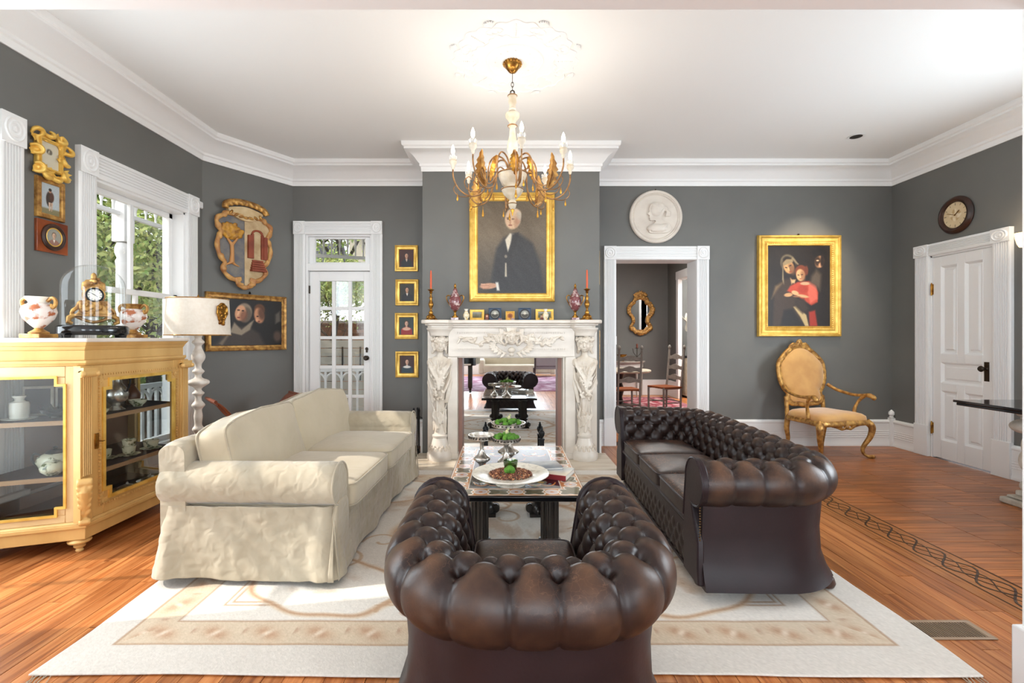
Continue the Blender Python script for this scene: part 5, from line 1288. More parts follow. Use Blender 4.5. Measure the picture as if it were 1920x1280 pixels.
def face(p0, p1, gl, gt, gr, gb, nx_, nz_, mt, trimw, glassname='pane', stile_extra=True, nm='door'):
    p0 = np.array(p0); p1 = np.array(p1); L = np.linalg.norm(p1-p0); an = math.atan2(p1[1]-p0[1], p1[0]-p0[0])
    r = link(nm, box((0,0,0),(.001,.001,.001)), mt, cb); z0, z1 = .205, 1.20
    T = .03
    X0, X1, Z0_, Z1_ = gl, L-gr, z0+gb, z1-gt
    g = [bx(0, X0, 0, T, z0, z1), bx(X1, L, 0, T, z0, z1), bx(X0, X1, 0, T, z0, Z0_), bx(X0, X1, 0, T, Z1_, z1)]
    for cx in (0, 1):
        for cz in (0, 1):
            xa = X0 if cx == 0 else X1-nx_; za = Z0_ if cz == 0 else Z1_-nz_; g.append(bx(xa, xa+nx_, 0, T, za, za+nz_))
    def W(g_): return K(xf(g_, (p0[0], p0[1], 0), (0, 0, an)))
    me = link(nm+'_tmp', W(join(g)), mt); old = r.data; r.data = me.data; bpy.data.objects.remove(me)
    b = r.modifiers.new('b', 'BEVEL'); b.width = .003; b.limit_method = 'ANGLE'
    notch = [(X0+nx_, Z0_), (X1-nx_, Z0_), (X1-nx_, Z0_+nz_), (X1, Z0_+nz_), (X1, Z1_-nz_), (X1-nx_, Z1_-nz_), (X1-nx_, Z1_), (X0+nx_, Z1_), (X0+nx_, Z1_-nz_), (X0, Z1_-nz_), (X0, Z0_+nz_), (X0+nx_, Z0_+nz_)]
    tg = []
    for (a, b_), (c, d) in zip(notch, notch[1:]+notch[:1]):
        if a == c: tg.append(bx(a-trimw/2, a+trimw/2, -.0115, .006, min(b_, d)+trimw/2, max(b_, d)-trimw/2)); continue
        tg.append(bx(min(a, c)-trimw/2, max(a, c)+trimw/2, -.012, .006, min(b_, d)-trimw/2, max(b_, d)+trimw/2))
    link('gilt_moulding', W(join(tg)), M['gold'], r, smooth=0)
    link('pane', W(bx(X0-.005, X1+.005, .014, .017, Z0_-.005, Z1_+.005)), M['cabglass'], r)
    return r, W, (X0, X1, Z0_, Z1_, L)
r1, W1, _ = face(FP[0], FP[1], .10, .07, .10, .05, .045, .05, M['goldp'], .014, nm='side_panel')
r2, W2_, q = face(FP[1], FP[2], .14, .10, .12, .10, .05, .06, M['goldcan'], .022, nm='cabinet_door')
r3, W3_, _ = face(FP[2], FP[3], .10, .07, .10, .05, .045, .05, M['goldp'], .014, nm='side_panel')
X0, X1, Z0_, Z1_, L = q
bd = [box((X0-.03+.022*k, -.008, z), (.013,.012,.012)) for k in range(int((X1-X0+.06)/.022)+1) for z in (Z1_+.035, Z0_-.035)]+[box((x, -.008, Z0_-.03+.022*k), (.012,.012,.013)) for k in range(int((Z1_-Z0_+.06)/.022)+1) for x in (X0-.035, X1+.035)]
link('beading', W2_(join(bd)), M['goldcan'], r2, kind='stuff')
link('corner_rosette', W2_(join([xf(lathe([(.022,0),(.022,.006),(.012,.006),(.008,.012),(.001,.013)], 16), (x, -.0, z), (R(90),0,0)) for x in (X0-.02, X1+.02) for z in (Z0_+.01, Z1_-.01)])), M['goldcan'], r2)
link('lock_plate', W2_(xf(join(prism([(-.012,-.05),(.012,-.05),(.016,0),(.012,.05),(-.012,.05),(-.016,0)], -.008, 0, 'xz'), tube([(0,-.01,0),(0,-.045,0)], .004), tube([(0,-.045,0),(.015,-.045,.0)], .003)), (X0-.055, 0, .70))), M['brass'], r2)
# fluted pilasters at the two front corners
for (cx, cy) in (FP[1], FP[2]):
    g = []
    for k in range(5): g.append(tube([(.004+0*k, -.028+.014*k, .50), (.004, -.028+.014*k, 1.13)], .006, 8))
    link('pilaster', K(join(xf(bx(-.035,.012,-.045,.045,.205,1.20), (cx,cy,0)), xf(join(g), (cx+.012, cy, 0)))), M['goldcan'], cb, bevel=.003)
    link('pilaster_capital', K(xf(join(box((.01,0,1.175),(.06,.11,.03)), xf(lathe([(.022,-.055),(.024,0),(.022,.055)],14),(.022,0,1.15),(R(90),0,0)), sph((.035,-.055,1.15),(.02,.02,.02),10,8), sph((.035,.055,1.15),(.02,.02,.02),10,8)), (cx,cy,0))), M['goldcan'], cb, smooth=40)
    oa = R(40) if cy < 3.5 else R(140)
    ga = [xf(lathe([(.028,-.04),(.033,-.03),(.033,.03),(.028,.04)], 16), (0,-.03,.455), (0,R(90),0)), tube([(0,-.028,.45),(0,-.042,.40),(0,-.030,.33),(0,-.016,.26),(0,-.016,.21)], [.030,.034,.026,.018,.014], 12)]
    for k in range(5):
        for q_ in (-1, 1): ga.append(rsph((q_*(.024-.002*k), -.05+.006*k, .42-.038*k), (.016,.014,.026), (0, R(q_*28), 0), 10, 7))
    ga.append(xf(lathe([(.018,-.03),(.022,-.02),(.022,.02),(.018,.03)], 14), (0,-.028,.205), (0,R(90),0)))
    ga = [xf(join(ga), rot=(0,0,oa))]
    carve('acanthus_bracket', [xf(join(ga), (cx-CB[0], cy-CB[1], 0))], M['goldcan'], cb, .005, 1)
for (cx, cy) in ((-2.76, 3.11), (-2.76, 3.98), (-3.2, 2.96), (-3.2, 4.12)):
    link('turned_foot', K(xf(lathe([(.018,0),(.022,.008),(.016,.02),(.03,.03),(.032,.04),(.022,.05),(.06,.062),(.064,.072),(.05,.085),(.045,.092)], 24), (cx, cy, 0))), M['goldcan'], cb, smooth=50)
# ---- things in the cabinet
def shelfthing(name, label, cat, x, y, z, group=None): return thing(name, label, cat, (x, y, z), 0, group)
S1, S2, S0 = .851, .491, .211
t = shelfthing('covered_jar', 'white covered jar on a plate on the cabinet upper shelf', 'jar', -3.13, 3.09, S1)
link('plate', lathe([(.05,0),(.085,.008),(.09,.013),(.03,.01)], 28), M['porc'], t, smooth=50); link('jar', lathe([(.045,.012),(.048,.02),(.046,.03),(.050,.035),(.050,.10),(.046,.115),(.03,.12)], 28), M['porc'], t, smooth=50); link('lid', lathe([(.032,.12),(.022,.13),(.026,.14),(.034,.15),(.033,.156),(.01,.158)], 24), M['porc'], t, smooth=50)
t = shelfthing('leather_box', 'dark framed double panel box standing at the back of the upper shelf', 'box', -3.10, 3.30, S1); t.rotation_euler = (0,0,R(25))
for k, dx in enumerate((-.085, .085)):
    link('panel', box((dx,0,.10),(.16,.012,.20)), M['cream'], t, bevel=.002); link('panel_inset', box((dx,-.008,.10),(.13,.006,.165)), mat('dark_velvet_inset'+str(k), (48,28,32), .8), t)
t = shelfthing('dark_bowl', 'small dark leaf-edged bowl on the cabinet upper shelf', 'bowl', -2.99, 3.19, S1)
link('bowl', lathe([(.03,0),(.03,.012),(.07,.035),(.085,.06),(.08,.06),(.05,.03),(.01,.022)], 26), mat('dark_green_glaze', (34,42,44), .25), t, smooth=50)
link('rim_leaves', join([xf(xf(leaf(.035,.012,.3,5),rot=(R(50),0,0)), (.07*cos(a),.07*sin(a),.05), (0,0,a-pi/2)) for a in np.linspace(0,2*pi,12,endpoint=False)]), M['iron'], t)
t = shelfthing('trinket_box', 'small white floral lidded box on the cabinet upper shelf', 'box', -2.86, 3.20, S1)
fl2 = mat('floral_porcelain', (226,218,202), .25, c2=(150,120,110), ns=60, ramp=(.58,.66)); link('box', box((0,0,.03),(.085,.06,.06)), fl2, t, bevel=.008); link('lid', join(box((0,0,.065),(.09,.065,.014)), sph((0,0,.088),(.008,.008,.016),8,6), sph((0,0,.07),(.03,.022,.012),12,6)), fl2, t, bevel=.003)
pot = mat('green_painted_china', (226,220,190), .25, c2=(90,96,60), ns=26, ramp=(.54,.62), coat=.3)
dkg = mat('dark_green_trim', (44,52,48), .3)
def teapot(t, s=1):
    link('body', lathe([(.045*s,0),(.05*s,.01*s),(.09*s,.035*s),(.105*s,.07*s),(.095*s,.105*s),(.06*s,.125*s),(.05*s,.128*s)], 30), pot, t, smooth=60)
    link('lid', join(lathe([(.055*s,.125*s),(.058*s,.13*s),(.04*s,.145*s),(.01*s,.15*s),(.014*s,.165*s),(.004*s,.172*s)], 24)), dkg, t, smooth=60)
    link('handle', tube(spl([(-.09*s,0,.10*s),(-.15*s,0,.115*s),(-.165*s,0,.07*s),(-.13*s,0,.03*s),(-.09*s,0,.035*s)], 5, False), .008*s, 8), dkg, t)
    link('spout', tube(spl([(.09*s,0,.04*s),(.13*s,0,.06*s),(.145*s,0,.11*s),(.165*s,0,.135*s)], 5, False), [.02*s-.0007*s*k for k in range(15)], 10), pot, t)
t = shelfthing('teapot', 'cream and green patterned teapot on the cabinet lower shelf', 'teapot', -3.02, 3.22, S2); teapot(t, .95)
t = shelfthing('sugar_bowl', 'small cream lidded pot with green pattern before the teapot', 'pot', -2.935, 3.11, S2)
link('body', lathe([(.03,0),(.035,.006),(.062,.03),(.066,.052),(.05,.076),(.035,.085)], 28), pot, t, smooth=60); link('lid', lathe([(.038,.085),(.04,.089),(.02,.095),(.01,.10),(.001,.112)], 20), pot, t, smooth=60)
t = shelfthing('silver_pitcher', 'tall fluted silver pitcher on the upper shelf behind the door', 'pitcher', -2.83, 3.49, S1)
link('body', lathe([(.05,0),(.055,.008),(.04,.02),(.025,.035),(.035,.05),(.065,.08),(.075,.12),(.06,.16),(.035,.20),(.032,.25),(.045,.28),(.042,.28),(.028,.25)], 28), M['silver'], t, smooth=60); link('handle', tube(spl([(.04,0,.26),(.09,.0,.27),(.10,0,.2),(.07,0,.13)], 5, False), .006, 8), M['iron'], t)
for k, (x, y, z, r, lab, mt) in enumerate(((-2.85, 3.72, S1, .06, 'shallow cream bowl beside the silver pitcher', pot), (-2.93, 3.63, S1, .035, 'small silver cup behind the cream bowl', M['silver']), (-2.80, 3.33, S1, .04, 'cream bowl at the door edge left of the pitcher', pot))):
    t = shelfthing('bowl', lab, 'bowl', x, y, z); link('bowl_body', lathe([(r*.5,0),(r*.5,r*.1),(r*.9,r*.5),(r,r*.85),(r*.95,r*.85),(r*.7,r*.35),(.002,r*.2)], 26), mt, t, smooth=60)
t = shelfthing('brown_jug', 'round brown glazed jug at the back of the upper shelf', 'jug', -2.96, 3.80, S1); link('jug_body', lathe([(.03,0),(.055,.04),(.06,.08),(.04,.12),(.02,.15),(.028,.165)], 24), mat('brown_glaze', (110,70,48), .3), t, smooth=60)
for k, (x, y, r, lab, cnt) in enumerate(((-2.84, 3.62, .045, 'stack of two china cups on a saucer on the lower shelf', 2), (-2.83, 3.83, .055, 'single wide china cup on the lower shelf by the door edge', 1), (-2.92, 3.50, .04, 'small china cup half hidden on the lower shelf', 1))):
    t = shelfthing('china_cup', lab, 'cup', x, y, S2)
    link('saucer', lathe([(.03,0),(.07,.01),(.074,.014),(.02,.008)], 26), pot, t, smooth=50)
    for j in range(cnt): link('cup_body', lathe([(r*.5,.012+.05*j),(r*.85,.03+.05*j),(r,.075+.05*j),(r*.95,.075+.05*j),(r*.7,.03+.05*j),(.002,.02+.05*j)], 26), pot, t, smooth=60)
for k, (x, y, r) in enumerate(((-2.86, 3.42, .09), (-2.87, 3.64, .10), (-2.86, 3.86, .09))):
    t = shelfthing('silver_dish', ['nearest','middle','farthest'][k]+' tarnished silver dish on the bottom of the cabinet', 'dish', x, y, S0, 'silver dishes in the cabinet bottom')
    link('dish_body', lathe([(r*.6,0),(r*.95,.02),(r,.03),(r*.95,.028),(r*.5,.012),(.002,.014)], 30), M['silver'], t, smooth=50); link('cover', sph((0,0,.025),(r*.7,r*.6,.035),20,8), M['silver'], t); link('knob', sph((0,0,.066),(.01,.01,.014),8,6), M['silver'], t)
# ---- on the cabinet
CT = 1.379
flv = mat('floral_vase', (226,214,206), .25, c2=(170,96,60), ns=17, ramp=(.50,.58), coat=.3)
def vase(label, x, y):
    t = thing('porcelain_vase', label, 'vase', (x, y, CT))
    link('plinth', join(box((0,0,.013),(.13,.13,.026))), M['gold2'], t, bevel=.003)
    link('foot', lathe([(.05,.026),(.052,.035),(.03,.05),(.02,.06),(.026,.066)], 26), M['gold2'], t, smooth=60)
    link('body', lathe([(.022,.062),(.04,.08),(.075,.12),(.09,.165),(.082,.20),(.055,.218),(.05,.225)], 36), flv, t, smooth=60)
    link('neck', lathe([(.05,.222),(.055,.24),(.068,.255),(.07,.262),(.06,.262),(.045,.235)], 30), M['porc'] if y < 3.3 else M['gold2'], t, smooth=60)
    for q in (-1, 1): link('handle', tube(spl([(q*.055,0,.235),(q*.085,0,.255),(q*.108,0,.235),(q*.10,0,.20),(q*.08,0,.195),(q*.088,0,.22)], 5, False), .011, 8), M['gold2'], t)
vase('white floral porcelain vase with gilt scroll handles at the left end of the cabinet', -2.985, 3.07)
vase('floral porcelain vase half hidden behind the glass-domed clock', -2.90, 3.74)
t = thing('domed_clock', 'gilt figural mantel clock under a tall glass dome', 'clock', (-2.90, 3.38, CT), R(50))
link('base', join(xf(lathe([(.19,.02),(.20,.03),(.20,.075),(.19,.085),(.18,.088)], 48), s=(1,.6,1)), *[xf(lathe([(.018,0),(.022,.02)], 12), (.15*a, .08*b, 0)) for a in (-1,1) for b in (-1,1)]), M['black'], t, smooth=40)
P = []
for th in np.linspace(0, 2*pi, 56, endpoint=False):
    row = [(.180*cos(th), .105*sin(th), .088+.30*k/6) for k in range(6)]+[(.180*cos(th)*cos(b), .105*sin(th)*cos(b), .36+.155*sin(b)) for b in np.linspace(0, pi/2-.02, 14)]
    P.append(row)
link('glass_dome', gridf(np.array(P), cu=True), glass_mat('dome_glass', (250,252,252), .04, f90=.55), t, smooth=60)
go = [bx(-.10,.10,-.045,.045,.15,.165), bx(-.075,.075,-.04,.04,.165,.26), xf(lathe([(.062,-.03),(.062,.03)],28),(.0,0,.30),(R(90),0,0))]
for q in (-1, 1):
    go += [tube([(q*.10,0,.155),(q*.13,0,.14),(q*.135,0,.11),(q*.11,0,.098)], [.016,.018,.016,.012], 8), tube([(q*.075,0,.25),(q*.085,0,.21),(q*.11,0,.19),(q*.12,0,.165)], [.014,.016,.014,.01], 8), tube([(q*.055,0,.33),(q*.05,0,.38),(q*.02,0,.40)], [.014,.016,.012], 8)]
    go += [sph((q*.04,0,.375),(.02,.02,.025),8,6)]
for k in range(24): go.append(rsph((rng.uniform(-.09,.09), -.045, rng.uniform(.16,.25)), (.012,.008,.014), tuple(rng.uniform(-1,1,3)), 8, 5))
for k in range(12): go.append(sph((rng.uniform(-.05,.05), rng.uniform(-.03,.03), rng.uniform(.37,.42)), (.014,.014,.014), 8, 5))
go += [sph((0,0,.43),(.018,.015,.03),8,6), tube([(-.10,0,.15),(-.04,0,.12),(0,0,.11),(.04,0,.12),(.10,0,.15)], .012, 8)]
carve('gilt_case', go, M['gold2'], t, .005, 1)
link('dial', xf(lathe([(.044,0),(.044,.006),(.002,.006)],32),(0,-.03,.30),(R(90),0,0)), M['porc'], t)
link('bezel', xf(tube([(.046*cos(a),0,.046*sin(a)) for a in np.linspace(0,2*pi,32,endpoint=False)], .006, 8, closed=True),(0,-.036,.30)), M['iron'], t)
link('dial_marks', join([xf(box((0,0,.034),(.003,.002,.010)), (0,-.038,.30), (0,R(30*k),0)) for k in range(12)]+[xf(box((0,0,.010),(.003,.002,.024)), (0,-.039,.30), (0,R(130),0)), xf(box((0,0,.012),(.003,.002,.03)), (0,-.039,.30), (0,R(-60),0))]), M['iron'], t, kind='stuff')
# ---- white floor lamp
t = thing('floor_lamp', 'white turned-wood floor lamp with a cream drum shade', 'floor lamp', (-2.83, 4.42, 0))
st_ = [(.17,0),(.17,.03),(.12,.05),(.08,.08),(.05,.12),(.035,.16),(.05,.19),(.035,.22),(.03,.3),(.045,.36),(.03,.42),(.03,.5),(.05,.54),(.03,.58),(.036,.66),(.03,.72),(.055,.76),(.03,.80),(.028,.84),(.05,.87),(.028,.895),(.034,.92),(.085,.955),(.085,.985),(.035,1.01),(.028,1.04),(.05,1.07),(.028,1.10),(.03,1.14),(.052,1.18),(.055,1.22),(.032,1.28),(.028,1.31),(.052,1.34),(.028,1.37),(.034,1.40),(.045,1.43),(.02,1.44),(.012,1.46),(.012,1.70)]
link('pole', lathe([tuple(v) for v in spl(st_, 4, False)]+[st_[-1]], 28), M['turned'], t, smooth=80)
P = [[(r*cos(a), r*sin(a), z) for r, z in ((.262,1.405),(.248,1.735),(.245,1.735),(.259,1.405))] for a in np.linspace(0, 2*pi, 56, endpoint=False)]
sh = link('lamp_shade', gridf(np.array(P), cu=True, cv=True), M['shade'], t, smooth=40)
for z, r in ((1.405,.262),(1.735,.248)): link('shade_trim', tube([(r*cos(a), r*sin(a), z) for a in np.linspace(0,2*pi,56,endpoint=False)], .005, 6, closed=True), M['gold2'], sh)
link('shade_fitter', join(*[tube([(0,0,1.735),(.246*cos(a),.246*sin(a),1.725)], .003, 6) for a in (0,2.09,4.19)], lathe([(.006,1.70),(.014,1.75),(.004,1.775)], 12)), M['brass'], sh)
ga = []
for k in range(40):
    u, v_ = rng.uniform(-1,1), rng.uniform(-1,1)
    if abs(u) > 1-abs(v_)**1.5*.85: continue
    ga.append(rsph((.062*u, -.0, .105*v_), (.018,.012,.018), tuple(rng.uniform(-1,1,3)), 8, 6))
ga += [sph((0,0,0),(.052,.010,.10),16,10), tube([(-.05,-.005,.06),(0,-.01,.09),(.05,-.005,.06),(.055,-.005,0),(0,-.005,-.10),(-.055,-.005,0)], .01, 7, closed=True)]
aa = R(-14)
carve('brass_mask', [xf(join(ga), (.262*cos(aa), .262*sin(aa), 1.60), (0,0,aa+pi/2))], M['brass'], t, .004, 1)

# ------------------------------------------------------------------ mantel ornaments (shelf top z 1.575)
MZ = 1.576
def mx_(px_): return (px_-948)*5.42/900
for k, px_, h_ in ((0, 808, .0), (1, 1099, .0)):
    t = thing('candlestick', ('left' if k == 0 else 'right')+' ornate brass candlestick with an orange taper on the mantel', 'candlestick', (mx_(px_), 5.42-(.0 if k == 0 else .06), MZ))
    link('base', join(lathe([(.055,.012),(.05,.03),(.03,.05),(.036,.06),(.02,.075)], 3*8), *[sph((.055*cos(a),.055*sin(a),.012),(.022,.022,.012),8,6) for a in (.5,2.6,4.7)], *[sph((.04*cos(a),.04*sin(a),.035),(.014,.014,.02),8,6) for a in (.5,1.55,2.6,3.65,4.7,5.75)]), M['brass'], t, smooth=60)
    link('stem', lathe([(.018,.07),(.026,.09),(.014,.11),(.012,.13),(.024,.155),(.03,.185),(.02,.215),(.012,.235),(.022,.255),(.012,.27),(.010,.30),(.02,.315),(.013,.325),(.03,.338),(.038,.345),(.036,.348),(.014,.35),(.013,.36)], 20), M['brass'], t, smooth=60)
    link('candle', lathe([(.011,.352),(.0105,.50),(.008,.555),(.003,.565)], 14), M['candle'], t, smooth=60)
    link('wick', tube([(0,0,.56),(.001,0,.575)], .0012, 5), M['iron'], t)
for k, px_ in enumerate((853, 1079)):
    t = thing('marble_urn', ('left' if k == 0 else 'right')+' purple marble lidded urn with gilt handles on the mantel', 'urn', (mx_(px_), 5.44, MZ))
    link('plinth', box((0,0,.016),(.085,.085,.032)), M['red'], t, bevel=.003)
    link('foot', lathe([(.032,.032),(.034,.045),(.016,.06),(.011,.09),(.018,.10),(.026,.11)], 22), M['brass'], t, smooth=60)
    link('body', lathe([(.02,.105),(.045,.13),(.066,.18),(.07,.225),(.06,.26),(.045,.275),(.048,.282)], 32), M['red'], t, smooth=60)
    link('lid', lathe([(.046,.28),(.046,.292),(.03,.315),(.022,.345),(.014,.36)], 28), M['red'], t, smooth=60)
    link('finial', lathe([(.014,.358),(.018,.365),(.008,.375),(.016,.39),(.010,.405),(.002,.42)], 16), M['brass'], t, smooth=60)
    for q in (-1, 1): link('handle', tube(spl([(q*.05,0,.272),(q*.075,0,.285),(q*.098,0,.265),(q*.09,0,.225),(q*.068,0,.185),(q*.06,0,.165)], 5, False), .006, 8), M['brass'], t)
yv = mat('yellow_flower_glaze', (226,216,190), .25, c2=(206,168,60), ns=50, ramp=(.52,.6))
for k, px_ in enumerate((875, 1022)):
    t = thing('small_vase', ('left' if k == 0 else 'right')+' small cream and yellow vase on the mantel', 'vase', (mx_(px_), 5.36, MZ))
    link('body', lathe([(.02,0),(.022,.006),(.018,.014),(.034,.04),(.036,.06),(.022,.085),(.016,.10)], 24), yv, t, smooth=60); link('neck', lathe([(.016,.098),(.016,.11),(.026,.125),(.022,.125),(.012,.105)], 22), M['porc'], t, smooth=60)
def mframe(label, px0, px1, h_, mt, art, y=5.50, fw=.03, tilt=8):
    w_ = (px1-px0)*y/900
    t = thing('miniature_picture', label, 'picture', (((px0+px1)/2-948)*y/900, y, MZ+h_/2+.002), 0, None, rot=(R(-tilt),0,0))
    rect_frame('frame', w_, h_, [(0,.008),(0,-.008),(.003,-.012),(fw*.5,-.012),(fw*.9,-.006),(fw,-.004),(fw,.008)], mt, t, smooth=30)
    p = Pic(40, 40, (120,116,100)); art(p); p.obj('picture_panel', w_-2*fw+.004, h_-2*fw+.004, M['vcol'], t, (0,-.001,0)); return t
blue = mat('blue_frame', (66,84,106), .5)
def a_land(p): p.mix(np.clip((p.Y-.45)/.2,0,1), (96,92,60)); p.mix(np.clip((.3-p.Y)/.2,0,1), (150,160,160)); p.noise(14, 9, 2)
def a_round(p):
    r = np.hypot(p.X-.5,p.Y-.5); p.a[:] = (66,84,106); p.mix((.49-r)/.02, (22,22,26)); p.mix((.36-r)/.02, (150,150,140)); p.mix(((.33-r)/.02)*(p.Y > .5), (70,66,58)); p.ell(.5,.42,.13,.13,(206,200,186),.4); p.mix(np.clip((.46-r)/.02,0,1)*np.clip((r-.42)/.02,0,1)*.8, (66,66,74))
def a_gold(p): p.a[:] = (214,158,70); r = np.hypot(p.X-.5,p.Y-.5); p.mix((.36-r)/.04, (150,86,40)); p.mix((.2-r)/.04, (110,56,34))
def a_card(c): 
    def f(p): p.a[:] = c; p.ell(.5,.35,.25,.2,(214,170,146),.4); p.ell(.5,.8,.4,.3,(120,60,50),.4)
    return f
mframe('gold-framed tiny landscape at left on the mantel', 881, 908, .125, M['gold'], a_land)
mframe('gold-framed tiny landscape at right on the mantel', 1004, 1038, .13, M['gold'], a_land)
mframe('left blue square frame with a black round miniature', 916, 940, .145, blue, a_round, fw=.012)
mframe('right blue square frame with a black round miniature', 972, 996, .145, blue, a_round, fw=.012)
mframe('small square gilt plaque with a round medallion at the mantel centre', 948, 965, .105, M['gold'], a_gold, fw=.012)
mframe('tiny brown portrait card leaning before the left blue frame', 909, 917, .07, M['walnut'], a_card((150,90,60)), y=5.42, fw=.006)
mframe('tiny green portrait card before the right gold landscape', 1012, 1020, .065, mat('green_card', (96,110,90), .6), a_card((180,150,130)), y=5.42, fw=.005)
mframe('tiny plain green card standing at right on the mantel', 1021, 1030, .068, mat('teal_card', (74,110,96), .6), lambda p: p.noise(4, 5, 1), y=5.42, fw=.005)
for k, (px_, lab) in enumerate(((938, 'tiny dark red box lying on the mantel left of the plaque'), (961, 'tiny brown box lying on the mantel below the gilt plaque'))):
    t = thing('tiny_box', lab, 'box', (mx_(px_), 5.36, MZ)); link('box_body', box((0,0,.009),(.04,.03,.018)), M['mahog'], t, bevel=.002); link('box_lid', box((0,0,.02),(.042,.032,.005)), M['mahog'], t, bevel=.001)

# ------------------------------------------------------------------ chandelier
CH = (.055, 3.857)
t = thing('ceiling_medallion', 'white plaster leaf-scroll medallion on the ceiling above the chandelier', 'ceiling medallion', (CH[0]+.02, CH[1], ZC))
rr_m = []
link('centre_disc', xf(lathe([(.23,-.001),(.225,-.012),(.215,-.014),(.21,-.008),(.11,-.010),(.105,-.016),(.10,-.012),(.02,-.014)], 64)), M['ceil'], t, smooth=40)
gm = []
th = np.linspace(0, 2*pi, 240, endpoint=False)
ro_ = .46+.035*np.abs(np.cos(th*4))+.012*np.cos(th*24)
gm.append(tube([(r*cos(a), r*sin(a), -.001) for r, a in zip(ro_, th)], .006, 6, closed=True))
ri_ = .30+.05*np.abs(np.sin(th*4))+.008*np.cos(th*32)
gm.append(tube([(r*cos(a), r*sin(a), -.001) for r, a in zip(ri_, th)], .0065, 6, closed=True))
for k in range(8):
    a = k*pi/4
    for j in range(9): gm.append(sph(((.33+.016*j)*cos(a), (.33+.016*j)*sin(a), -.002), (.006,.006,.006), 8, 5))
    a += pi/8
    for q in (-1, 1):
        tt = np.linspace(0, 4.6, 16); gm.append(tube([((.40+.045*(1-v/6)*cos(v))*cos(a+q*.13*(1-v/6)*sin(v)*1.6), (.40+.045*(1-v/6)*cos(v))*sin(a+q*.13*(1-v/6)*sin(v)*1.6), -.001) for v in tt], [.005]*16, 6))
    for j in range(7): g = xf(leaf(.05, .012, 0, 5, thick=.01), (.49*cos(a+.05*(j-3)*0), .49*sin(a), -.004), (0,0,a-pi/2+.5*(j-3)*.7)); gm.append(g)
for k in range(16): a = k*pi/8; gm.append(sph((.16*cos(a), .16*sin(a), -.010), (.008,.008,.006), 8, 5))
link('scroll_relief', join(gm), M['ceil'], t, smooth=60)
ch = thing('chandelier', 'eight-arm gilt iron chandelier with cream turned stem and lit candle bulbs', 'chandelier', (CH[0], CH[1], 0))
link('ceiling_canopy', join(lathe([(.066,ZC-.016),(.068,ZC-.03),(.05,ZC-.06),(.03,ZC-.085),(.01,ZC-.095)], 30), *[sph((.066*cos(a), .066*sin(a), ZC-.024),(.012,.012,.014),8,6) for a in np.linspace(0,2*pi,18,endpoint=False)], *[xf(xf(leaf(.07,.02,.2,6),rot=(R(-60),0,0)),(.05*cos(a),.05*sin(a),ZC-.03),(0,0,a+pi/2)) for a in np.linspace(0,2*pi,8,endpoint=False)]), M['brass'], ch, smooth=50)
cn = [tube([(0,0,ZC-.09),(0,0,3.46)], .003, 6)]
for k in range(4):
    z = 3.445-.032*k; cn.append(tube([((.010*cos(a) if k % 2 else 0), (0 if k % 2 else .010*cos(a)), z+.021*sin(a)) for a in np.linspace(0,2*pi,16,endpoint=False)], .0025, 6, closed=True))
cn.append(tube([(.018*cos(a), 0, 3.345+.022*sin(a)) for a in np.linspace(0,2*pi,20,endpoint=False)], .004, 6, closed=True))
link('chain', join(cn), M['bronze'], ch)
link('stem', lathe([(.008,3.335),(.034,3.325),(.036,3.315),(.03,3.305),(.034,3.27),(.026,3.25),(.024,3.225),(.030,3.215),(.022,3.205),(.058,3.175),(.056,3.15),(.028,3.115),(.022,3.095),(.034,3.085),(.034,3.075),(.022,3.065),(.026,3.0),(.042,2.93),(.044,2.89),(.03,2.85),(.026,2.80),(.03,2.75),(.03,2.70)], 28), M['cream'], ch, smooth=50)
link('central_bowl', lathe([(.03,2.71),(.105,2.705),(.118,2.695),(.115,2.68),(.108,2.66),(.085,2.61),(.05,2.59),(.045,2.58),(.085,2.572),(.088,2.562),(.07,2.53),(.035,2.495),(.022,2.485),(.03,2.475),(.034,2.45),(.026,2.425),(.014,2.415),(.006,2.39)], 30), M['cream'], ch, smooth=45)
link('gilt_rings', join([tube([(r*cos(a), r*sin(a), z) for a in np.linspace(0,2*pi,30,endpoint=False)], q, 8, closed=True) for r, z, q in ((.118,2.695,.006),(.088,2.568,.005),(.036,3.08,.005),(.036,3.322,.004),(.034,2.455,.004))]), M['rust'], ch)
link('finial', lathe([(.012,2.42),(.016,2.40),(.008,2.385),(.004,2.36)], 12), M['leafgold'], ch, smooth=60)
